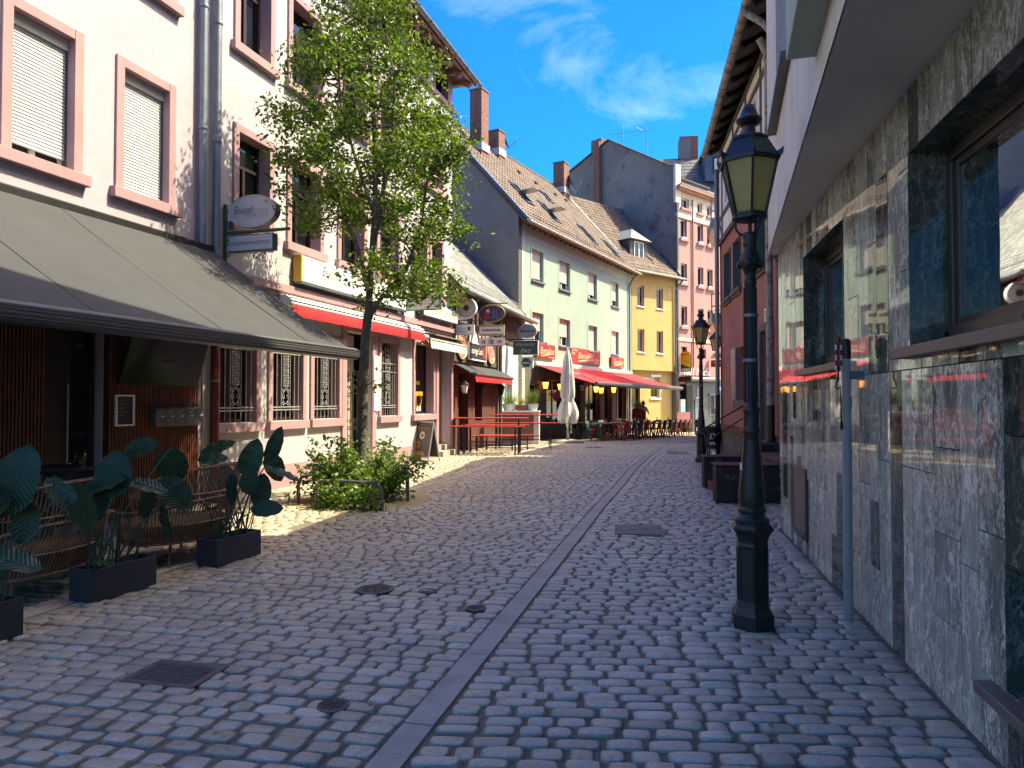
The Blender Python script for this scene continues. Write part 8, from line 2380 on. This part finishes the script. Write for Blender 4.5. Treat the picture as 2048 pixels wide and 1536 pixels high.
def build_counter():
    t = thing('service_counter', 'white counter with brown doors standing between pub and restaurant', 'counter', (.3, 26.0, 0))
    A = Vector((-.42, 25.85, 0)); d = Vector((1, -.08, 0)).normalized(); n_ = Vector((.08, 1, 0)).normalized()
    P = lambda u, v, z: A + d * u + n_ * v + UP * z
    bx = lambda u0, u1, v0, v1, z0, z1: MB().hexa([P(u, v, z) for z in (z0, z1) for u, v in ((u0, v0), (u1, v0), (u1, v1), (u0, v1))])
    obj('body', bx(0, 1.4, .03, .75, 0, 1.15), M['white_render'], t); obj('top', bx(-.03, 1.43, -.01, .78, 1.15, 1.2), M['white_paint'], t, bevel=.01)
    for k in range(2):
        dr = obj('door', bx(.03 + k * .6, .61 + k * .6, .005, .028, .12, 1.1), M['brown_board'], t, bevel=.006)
        obj('handle', bx((.52 if k == 0 else .68), (.55 if k == 0 else .71), -.02, .004, .92, 1.0), M['zinc'], dr)
    rr = random.Random(3)
    for k, (u, m_, w, kind, lab) in enumerate(((.3, M['white_paint'], .28, 'leaf_pot', 'wide white pot with lavender at the left end of the counter'), (.74, M['terracotta'], .2, 'leaf_dry', 'small brown pot with yellowish plant in the middle of the counter'), (1.15, M['shutter'], .22, 'leaf_pot', 'pale round pot with leafy plant at the right end of the counter'))):
        c = P(u, .35, 1.2)
        t2 = thing('plant_pot', lab, 'potted plant', c, 'pots on the counter')
        if k == 1: obj('pot', MB().box(c + UP * .11, (.42, .24, .22), -.08), m_, t2, bevel=.01)
        else: obj('pot', MB().lathe([(w * .7, 0), (w, .24), (w * 1.05, .26), (w * .95, .26)], 18, c), m_, t2, smooth=True)
        tuft('foliage', M[kind], c + UP * .24, 170 if k != 1 else 90, .42 if k == 0 else .28, .52 if k == 0 else (.26 if k == 1 else .55), rr, .013, parent=t2)
    # hanging flowers under the awning, potted tree by the door
    c = G.p(2.2, .7, 1.75)
    t2 = thing('flower_basket', 'hanging basket with magenta flowers under the red awning', 'flower basket', c)
    obj('basket', MB().lathe([(.05, -.22), (.16, -.12), (.2, 0)], 14, c), M['soil'], t2, smooth=True)
    tuft('flowers', M['flower_pink'], c - UP * .05, 160, .42, .3, rr, .022, parent=t2)
    obj('chain', MB().tube([c, c + UP * 1.1], .01, 4), M['black_iron'], t2)
    c = G.p(11.6, 1.2, gz(39)); 
    t2 = thing('potted_tree', 'small potted tree beside the restaurant door', 'potted plant', c)
    obj('pot', MB().lathe([(.2, 0), (.26, .42), (.28, .45), (.24, .45)], 16, c), M['white_paint'], t2, smooth=True)
    obj('trunk', MB().tube([c + UP * .4, c + UP * 1.5 + Vector((.05, 0, 0))], [.025, .018], 6), M['bark'], t2)
    tuft('foliage', M['leaf_pot'], c + UP * 1.35, 150, .42, .55, rr, .022, parent=t2)
build_counter()

def build_parasol():
    x, y, z = 2.12, 27.0, gz(27.0)
    t = thing('closed_parasol', 'closed white parasol tied around its pole before the red awning', 'parasol', (x, y, z))
    obj('base', MB().box((x - .05, y + .0, z + .05), (1.05, 1.0, .1), .3), M['granite'], t, bevel=.015)
    obj('sleeve', MB().lathe([(.05, .1), (.05, .5), (.04, .52)], 12, (x, y, z)), M['zinc'], t, smooth=True)
    obj('pole', MB().tube([(x, y, z + .1), (x, y, z + 3.5)], .03, 10), M['white_paint'], t, smooth=True)
    n = 32; prof = [(.04, 3.55), (.09, 3.4), (.17, 3.0), (.22, 2.5), (.25, 2.0), (.24, 1.72), (.18, 1.62), (.24, 1.5), (.33, 1.2), (.36, .98), (.3, .85)]
    vs = []; fs = []
    for i, (r, h) in enumerate(prof):
        for k in range(n):
            a = 2 * math.pi * k / n
            f = 1 + .2 * math.sin(k * math.pi / 2 + i * .25) * min(1, i / 3) + .06 * math.sin(k * 2.7 + i)
            if i in (9, 10): h2 = h + .12 * math.sin(k * 1.57 + .6) - (.0 if i == 9 else .04)
            else: h2 = h
            vs.append((x + r * f * math.cos(a), y + r * f * math.sin(a), z + h2))
    for i in range(len(prof) - 1):
        for k in range(n): fs.append((i * n + k, i * n + (k + 1) % n, (i + 1) * n + (k + 1) % n, (i + 1) * n + k))
    obj('canopy', MB().add(vs, fs), M['white_fabric'], t, smooth=True, ang=60)
    obj('strap', MB().lathe([(.2, 1.6), (.21, 1.63), (.2, 1.66)], 20, (x, y, z)), M['white_paint'], t, smooth=True)
    obj('finial', MB().lathe([(.03, 3.5), (.035, 3.56), (.01, 3.6)], 10, (x, y, z)), M['white_paint'], t, smooth=True)
    obj('collar', MB().lathe([(.06, .9), (.07, .75), (.05, .6)], 12, (x, y, z)), M['white_paint'], t, smooth=True)
build_parasol()

# ------------------------------------------------------------------ restaurant chairs and tables
def make_chair(m_, arms=True):
    root = thing('armchair' if arms else 'side_chair', 'x', 'chair', (0, 0, 0), 'chairs of the restaurant terrace')
    w, d, sh = .46, .46, .45
    obj('seat', MB().hexa([(-w / 2, -d / 2, sh - .03), (w / 2, -d / 2, sh - .03), (w / 2 - .02, d / 2, sh - .045), (-w / 2 + .02, d / 2, sh - .045), (-w / 2, -d / 2, sh + .0), (w / 2, -d / 2, sh + .0), (w / 2 - .02, d / 2, sh - .015), (-w / 2 + .02, d / 2, sh - .015)]), m_, root, bevel=.01)
    for sx in (-1, 1):
        obj('leg', MB().bar((sx * (w / 2 - .03), -d / 2 + .03, sh - .02), (sx * (w / 2 + .015), -d / 2 - .03, 0), .035, .035), m_, root)
        obj('leg', MB().bar((sx * (w / 2 - .04), d / 2 - .03, sh - .02), (sx * (w / 2 + .0), d / 2 + .05, 0), .035, .035), m_, root)
    b = MB()
    vs = []
    n = 8
    for i in range(n + 1):
        q = i / n; x = -w / 2 + w * q; bow = .05 * math.sin(math.pi * q)
        for z, yy in ((sh - .02, d / 2 - .04), (sh + .2, d / 2 + .01), (sh + .38, d / 2 + .06)):
            vs.append((x * (1 if z < sh + .1 else .98), yy + bow - (.0), z))
    fs = [(i * 3 + j, (i + 1) * 3 + j, (i + 1) * 3 + j + 1, i * 3 + j + 1) for i in range(n) for j in range(2)]
    b.add(vs, fs)
    o = obj('backrest', b, m_, root, smooth=True)
    sm = o.modifiers.new('solid', 'SOLIDIFY'); sm.thickness = .02
    if arms:
        for sx in (-1, 1):
            obj('armrest', MB().tube([(sx * (w / 2 + .01), d / 2 + .02, sh + .22), (sx * (w / 2 + .03), 0, sh + .23), (sx * (w / 2 + .02), -d / 2 + .04, sh + .2), (sx * (w / 2 - .01), -d / 2 + .02, sh - .01)], .018, 6), m_, root, smooth=True)
    return root
def terrace():
    protos = {}
    def put(kind, x, y, rz, label):
        if kind not in protos:
            o = make_chair(M['chair_' + kind.split('_')[0]], not kind.endswith('side')); protos[kind] = o
        else:
            o = copy_tree(protos[kind])
        o.location = (x, y, gz(y)); o.rotation_euler = (0, 0, rz); o['label'] = label
    # row along the street: backs to the street
    a = Vector((4.45, 28.9, 0)); b = Vector((9.0, 37.0, 0)); seq = ['red', 'black', 'black', 'red', 'black', 'red', 'black', 'black', 'red', 'red', 'red', 'red']
    ordn = ['first', 'second', 'third', 'fourth', 'fifth', 'sixth', 'seventh', 'eighth', 'ninth', 'tenth', 'eleventh', 'twelfth']
    d = (b - a).normalized(); ang = math.atan2(d.y, d.x)
    for i, k in enumerate(seq):
        p = a.lerp(b, i / 11)
        put(k, p.x, p.y, ang + math.pi + rnd.uniform(-.12, .12), '%s plastic armchair, %s in the street side row from the parasol' % (k, ordn[i]))
    put('red_side', 3.55, 29.55, R(-100), 'red armless chair at the near end of the long table')
    put('black', 10.1, 38.3, ang + 1.9, 'black armchair standing apart at the far end of the terrace')
    nrm = Vector((-d.y, d.x, 0))
    names2 = ['nearest', 'second', 'third', 'fourth', 'fifth', 'sixth']
    for i, k in enumerate(('teal', 'teal', 'red', 'teal', 'red', 'red')):
        p = a.lerp(b, .02 + i * .16) + nrm * 1.3
        put(k, p.x, p.y, ang + rnd.uniform(-.15, .15), '%s armchair on the house side of the long tables, %s of that row' % (k, names2[i]))
    names3 = ['nearest the counter', 'middle', 'farther']
    for i, k in enumerate(('teal', 'teal', 'red')):
        p = G.p(3.0 + i * 1.7, 1.0, 0)
        put(k, p.x, p.y, ang + .4 + rnd.uniform(-.3, .3), '%s armchair deep under the red awning, %s' % (k, names3[i]))
    tn = ['nearest table of the street side row', 'second table of the street side row', 'third table of the street side row', 'fourth table of the street side row', 'fifth table of the street side row', 'farthest table of the street side row']
    for i in range(6):
        c = a.lerp(b, .01 + i * .18) + nrm * .66; z = gz(c.y)
        t = thing('terrace_table', tn[i], 'table', (c.x, c.y, z), 'tables of the restaurant terrace')
        P = lambda u, v, h: c + d * u + nrm * v + UP * (z + h)
        obj('top', MB().hexa([P(u, v, h) for h in (.72, .75) for u, v in ((-.72, -.38), (.72, -.38), (.72, .38), (-.72, .38))]), M['table_top'], t, bevel=.006)
        for u in (-.55, .55):
            mb = MB(); mb.bar(P(u, 0, 0.02), P(u, 0, .72), .05, .05); mb.bar(P(u, -.3, .02), P(u, .3, .02), .06, .03); obj('leg', mb, M['black_iron'], t)
        for k in (i % 2,):
            q = P(-.1 + .2 * k, 0, .75)
            s_ = thing('condiment_set', 'small bottles on the ' + tn[i], 'bottles', q, 'bottles on the terrace tables')
            obj('bottle', MB().lathe([(.03, 0), (.03, .13), (.012, .17), (.012, .21)], 8, q), M['beer_green'] if k else M['chair_red'], s_, smooth=True)
            obj('napkin_box', MB().box(q + Vector((.09, .02, .04)), (.1, .07, .08)), M['black'], s_)
    for i, (s_, dd) in enumerate(((2.8, 1.8), (5.2, 1.7), (7.6, 1.6))):
        c = G.p(s_, dd - .35, 0); z = gz(c.y)
        t = thing('terrace_table', ['table nearest the counter in the shade of the awning', 'middle table in the shade of the awning', 'third table in the shade of the awning'][i], 'table', (c.x, c.y, z), 'tables of the restaurant terrace')
        obj('top', MB().box((c.x, c.y, z + .735), (.8, .8, .03), G.ang()), M['table_top'], t, bevel=.006)
        mb = MB(); mb.bar((c.x, c.y, z), (c.x, c.y, z + .72), .06, .06); mb.box((c.x, c.y, z + .015), (.45, .45, .03), G.ang()); obj('leg', mb, M['black_iron'], t)
terrace()

# ------------------------------------------------------------------ waiter
def skin_body(name, verts, edges, radii, root_i, m_, parent, sub=2):
    me = bpy.data.meshes.new(name); me.from_pydata(verts, edges, [])
    o = bpy.data.objects.new(name, me); col.objects.link(o); o.parent = parent
    me.materials.append(m_)
    sk = o.modifiers.new('skin', 'SKIN'); sk.use_smooth_shade = True
    for i, v in enumerate(me.skin_vertices[0].data):
        r = radii[i]; v.radius = r if isinstance(r, tuple) else (r, r); v.use_root = (i == root_i)
    ss = o.modifiers.new('sub', 'SUBSURF'); ss.levels = sub; ss.render_levels = sub
    return o
def build_person():
    x, y = 6.85, 37.2; z = gz(y)
    t = thing('person', 'person in a pale shirt bending over the long tables with a dark red cloth', 'person', (x, y, z), None, R(150))
    V = [(0, 0, .95), (0, .02, 1.15), (0, -.02, 1.38), (0, -.06, 1.5), (0, -.09, 1.62), (0, -.1, 1.7), (.18, -.03, 1.42), (.26, -.12, 1.2), (.2, -.34, 1.12), (.18, -.42, 1.1), (-.18, -.03, 1.42), (-.26, -.12, 1.2), (-.2, -.34, 1.12), (-.18, -.42, 1.1), (.1, 0, .9), (.12, -.02, .5), (.12, .02, .08), (.12, -.12, .04), (-.1, 0, .9), (-.12, .02, .5), (-.12, .06, .08), (-.12, -.08, .04)]
    E = [(0, 1), (1, 2), (2, 3), (3, 4), (4, 5), (2, 6), (6, 7), (7, 8), (8, 9), (2, 10), (10, 11), (11, 12), (12, 13), (0, 14), (14, 15), (15, 16), (16, 17), (0, 18), (18, 19), (19, 20), (20, 21)]
    Rr = [(.16, .12), (.16, .125), (.17, .12), .06, .095, .085, .07, .052, .042, .04, .07, .052, .042, .04, .095, .068, .05, .04, .095, .068, .05, .04]
    bm_, n, l, b, out = _nodes('waiter_clothes')
    tc = n.new('ShaderNodeTexCoord'); sx = n.new('ShaderNodeSeparateXYZ'); l.new(tc.outputs['Object'], sx.inputs[0])
    r1 = math_(n, l, 'GREATER_THAN', sx.outputs[2], .92); r2 = math_(n, l, 'GREATER_THAN', sx.outputs[2], 1.47)
    c = mixc(n, l, r1, (.03, .03, .04, 1), (.5, .45, .38, 1)); c = mixc(n, l, r2, c, (.3, .17, .11, 1)); l.new(c, b.inputs['Base Color'])
    skin_body('body', V, E, Rr, 0, bm_, t)
    hr = MB().blob((0, -.07, 1.7), .1, .11, .09, 12, 8); o = obj('hair', MB(), M['ink'], None) if False else None
    me = bpy.data.meshes.new('hair'); me.from_pydata(hr.v, [], hr.f); me.polygons.foreach_set('use_smooth', [True] * len(me.polygons)); me.materials.append(M['ink'])
    o = bpy.data.objects.new('hair', me); col.objects.link(o); o.parent = t
    cl = thing('folded_cloth', 'dark red cloth held over the table by the person in the pale shirt', 'cloth', (6.55, 36.6, z + 1.0))
    vs = []; fs = []
    for i in range(9):
        for j in range(5):
            vs.append((6.2 + .085 * i, 36.72 - .02 * i + .03 * math.sin(j + i), z + .85 + .12 * j + .1 * math.sin(i * .5 + .3) - .04 * (4 - j) * (i % 2)))
    for i in range(8):
        for j in range(4): fs.append((i * 5 + j, (i + 1) * 5 + j, (i + 1) * 5 + j + 1, i * 5 + j + 1))
    o = obj('cloth', MB().add(vs, fs), M['sign_dark_red'], cl, smooth=True)
    sm = o.modifiers.new('solid', 'SOLIDIFY'); sm.thickness = .02
build_person()

# ------------------------------------------------------------------ things at the far end
def build_far():
    TA = T.along(); TO = T.out()
    t = thing('club_sign', 'yellow and green arched hanging sign above the grey club front', 'sign', T.p(.3, .4, 3.4), 'signs of the tenement')
    P = lambda d, z, o=0: T.p(.3 - o, d, z)
    arch = [P(.08, 3.95), P(.08, 4.4)] + [P(.45 - .37 * math.cos(q * math.pi / 8), 4.4 + .22 * math.sin(q * math.pi / 8)) for q in range(1, 8)] + [P(.82, 4.4), P(.82, 3.35), P(.08, 3.95 - .6)]
    arch = [P(.08, 3.35), P(.08, 4.4)] + [P(.45 - .37 * math.cos(q * math.pi / 8), 4.4 + .22 * math.sin(q * math.pi / 8)) for q in range(1, 8)] + [P(.82, 4.4), P(.82, 3.35)]
    obj('board', MB().prism(arch, TA * .08), M['beer_green'], t)
    obj('yellow_field', MB().prism([P(.1, 3.85, .012), P(.1, 4.4, .012)] + [P(.45 - .35 * math.cos(q * math.pi / 8), 4.4 + .2 * math.sin(q * math.pi / 8), .012) for q in range(1, 8)] + [P(.8, 4.4, .012), P(.8, 3.6, .012)], TA * .008), M['sign_bright_yellow'], t)
    text('MABERRY', M['ink_red'], t, P(.45, 4.42, .016), TO, UP, width=.55, height=.16, bold=.02)
    text('PLAZA 44', M['ink_red'], t, P(.45, 4.22, .016), TO, UP, width=.45, height=.06)
    text('Raucher', M['ink'], t, P(.55, 4.06, .016), TO, UP, width=.36, height=.08); text('Bistro', M['ink'], t, P(.62, 3.92, .016), TO, UP, width=.26, height=.08)
    obj('lower_label', MB().quad(P(.14, 3.4, .01), P(.76, 3.4, .01), P(.76, 3.55, .01), P(.14, 3.55, .01)), M['sign_grey'], t)
    text('OPEN', M['ink'], t, P(.45, 3.475, .016), TO, UP, width=.3, height=.08) if False else None
    t = thing('club_letters', 'white raised letters above the rolled awning of the pink tenement', 'lettering', T.p(2, .1, 3.2))
    text('1001 Nacht', M['ink_white'], t, T.p(2.1, .14, 3.4), TA, UP, width=3.0, height=.5, shear=.1, bold=.02)
    obj('rail', fbox(MB(), T, .5, 3.7, .04, .1, 3.1, 3.16), M['sign_dark_red'], t)
    t = thing('studio_sign', 'small dark red sign under a pale round emblem board at the far right', 'sign', T.p(4.2, .5, 3.8), 'signs of the tenement')
    Q = lambda d, z, o=0: T.p(3.7 - o, d, z)
    obj('board', MB().prism([Q(.1, 3.75), Q(1.05, 3.75), Q(1.05, 4.2), Q(.1, 4.2)], TA * .06), M['sign_dark_red'], t)
    text('"Studio"', M['ink_cream'], t, Q(.6, 4.0, .01), TO, UP, width=.6, height=.15)
    obj('emblem_board', MB().prism([Q(.58 + .5 * math.cos(q * math.pi / 9), 4.3 + .42 * math.sin(q * math.pi / 9)) for q in range(10)], TA * .05), M['sign_grey'], t)
    ring = [Q(.58 + .17 * math.cos(q * math.pi / 8), 4.48 + .17 * math.sin(q * math.pi / 8), .012) for q in range(17)]
    obj('emblem', MB().tube(ring, .03, 5), M['ink_red'], t)
    # lantern on the corner of the dark pink house
    c = Vector((6.02, 20.95, 3.25))
    t = thing('corner_lantern', 'small black wall lantern at the far corner of the dark pink house', 'lantern', c)
    obj('glass', MB().lathe([(.09, -.2), (.16, .14)], 4, c), M['lamp_glass'], t)
    mb = MB(); mb.lathe([(.21, .14), (.2, .18), (.06, .32), (.03, .36)], 4, c); mb.tube([c - UP * .2, c - UP * .34 + Vector((.05, 0, 0)), c + Vector((.28, 0, -.3))], .018, 6)
    for q in range(4): a = q * math.pi / 2; mb.bar(c + Vector((.092 * math.cos(a), .092 * math.sin(a), -.2)), c + Vector((.163 * math.cos(a), .163 * math.sin(a), .14)), .02, .02)
    obj('frame', mb, M['black_iron'], t)
    # litter bin
    x, y = 5.82, 20.55
    t = thing('litter_bin', 'round black litter bin with white sticker by the rain pipe', 'litter bin', (x, y, 0))
    obj('body', MB().lathe([(.2, .2), (.23, .72), (.25, .76), (.25, .82), (.22, .84), (.21, .8)], 24, (x, y, 0)), M['chair_black'], t, smooth=True)
    for a in (-.12, .12): obj('leg', MB().box((x + a, y - .02, .1), (.06, .05, .22)), M['zinc'], t)
    mb = MB(); mb.tube([(x - .08 + .06 * math.cos(q), y - .232 + .0, .58 + .06 * math.sin(q)) for q in [i * math.pi / 6 for i in range(13)]], .012, 5)
    mb.blob((x - .12, y - .225, .5), .06, .012, .04); obj('emblem', mb, M['ink_white'], t)
    text('we.', M['ink_white'], t, Vector((x - .1, y - .24, .36)), Vector((1, 0, 0)), UP, width=.2, height=.1, bold=.03)
    # iron garden gate and planter at the club
    t = thing('iron_railing', 'black wrought iron railing beside the grey club front', 'railing', (11.6, 41.5, gz(41)))
    a, b = Vector((12.0, 42.6, gz(42) - .1)), Vector((12.9, 43.2, gz(43) - .1))
    mb = MB()
    for z in (.15, .8, 1.5): mb.bar(a + UP * z, b + UP * z, .04, .04)
    for q in range(9): p = a.lerp(b, q / 8); mb.bar(p, p + UP * 1.55, .03, .03)
    obj('bars', mb, M['black_iron'], t)
    for q in range(4): obj('scrollwork', MB().tube(scroll(a.lerp(b, .12 + q * .25) + UP * (.5 + .5 * (q % 2)), (b - a).normalized(), UP, .2, .03, 1.4, 14), .014, 5), M['black_iron'], t)
    t = thing('menu_easel', 'pale red menu panel standing at the far end of the terrace', 'menu board', (9.55, 39.6, gz(39.6)))
    z = gz(39.6)
    obj('panel', MB().box((9.55, 39.6, z + .95), (.95, .05, .55), .5), M['sign_rose'], t)
    for q in (-.4, .4): obj('leg', MB().box((9.55 + q * .88, 39.6 + q * .48, z + .35), (.05, .05, .7), .5), M['black_iron'], t)
    t = thing('blue_lamp', 'small blue light on the edge of the club front', 'lamp', T.p(4.62, .2, 2.35))
    obj('bulb', MB().blob(T.p(4.62, .22, 2.35), .1, .1, .12), emit_mat('blue_light', (.05, .08, 1.0), 2.0), t, smooth=True)
    obj('holder', MB().tube([T.p(4.62, .05, 2.5), T.p(4.62, .22, 2.48)], .03, 6), M['black'], t)
    t = thing('wall_dispenser', 'white box with pale blue label hung at the corner of the yellow house', 'box', T.p(.3, .15, 1.2))
    obj('case', fbox(MB(), T, .15, .65, .03, .2, .75, 1.65), M['white_paint'], t, bevel=.02)
    obj('label_panel', fbox(MB(), T, .18, .62, .2, .21, .8, 1.25), M['pale_blue'], t)
M['sign_bright_yellow'] = mat('sign_bright_yellow', (.75, .42, .02), .5, .05, 2.0)
M['sign_rose'] = mat('sign_rose', (.4, .17, .19), .6, .08, 2.0)
M['pale_blue'] = mat('pale_blue', (.2, .45, .6), .5, .05, 2.0)
build_far()

# pub lantern lights at the brick front
for k, (s_, lab) in enumerate(((.25, 'left carriage lantern on the brick pub front'), (2.0, 'middle carriage lantern on the brick pub front'), (4.3, 'right carriage lantern on the brick pub front'))):
    c = S.p(s_, .3, 1.95)
    t = thing('pub_lantern', lab, 'lantern', c, 'lanterns on the pub')
    obj('glass', MB().lathe([(.07, -.14), (.12, .1)], 6, c), M['lantern_off'] if k == 0 else M['dark_back'], t)
    mb = MB(); mb.lathe([(.14, .1), (.13, .13), (.04, .22), (.015, .26)], 6, c); mb.lathe([(.08, -.17), (.08, -.14)], 6, c); mb.bar(S.p(s_, .0, 2.05), S.p(s_, .3, 2.2), .03, .03)
    for q in range(6): a = q * math.pi / 3; mb.bar(c + Vector((.072 * math.cos(a), .072 * math.sin(a), -.14)), c + Vector((.122 * math.cos(a), .122 * math.sin(a), .1)), .014, .014)
    obj('frame', mb, M['black_iron'], t)
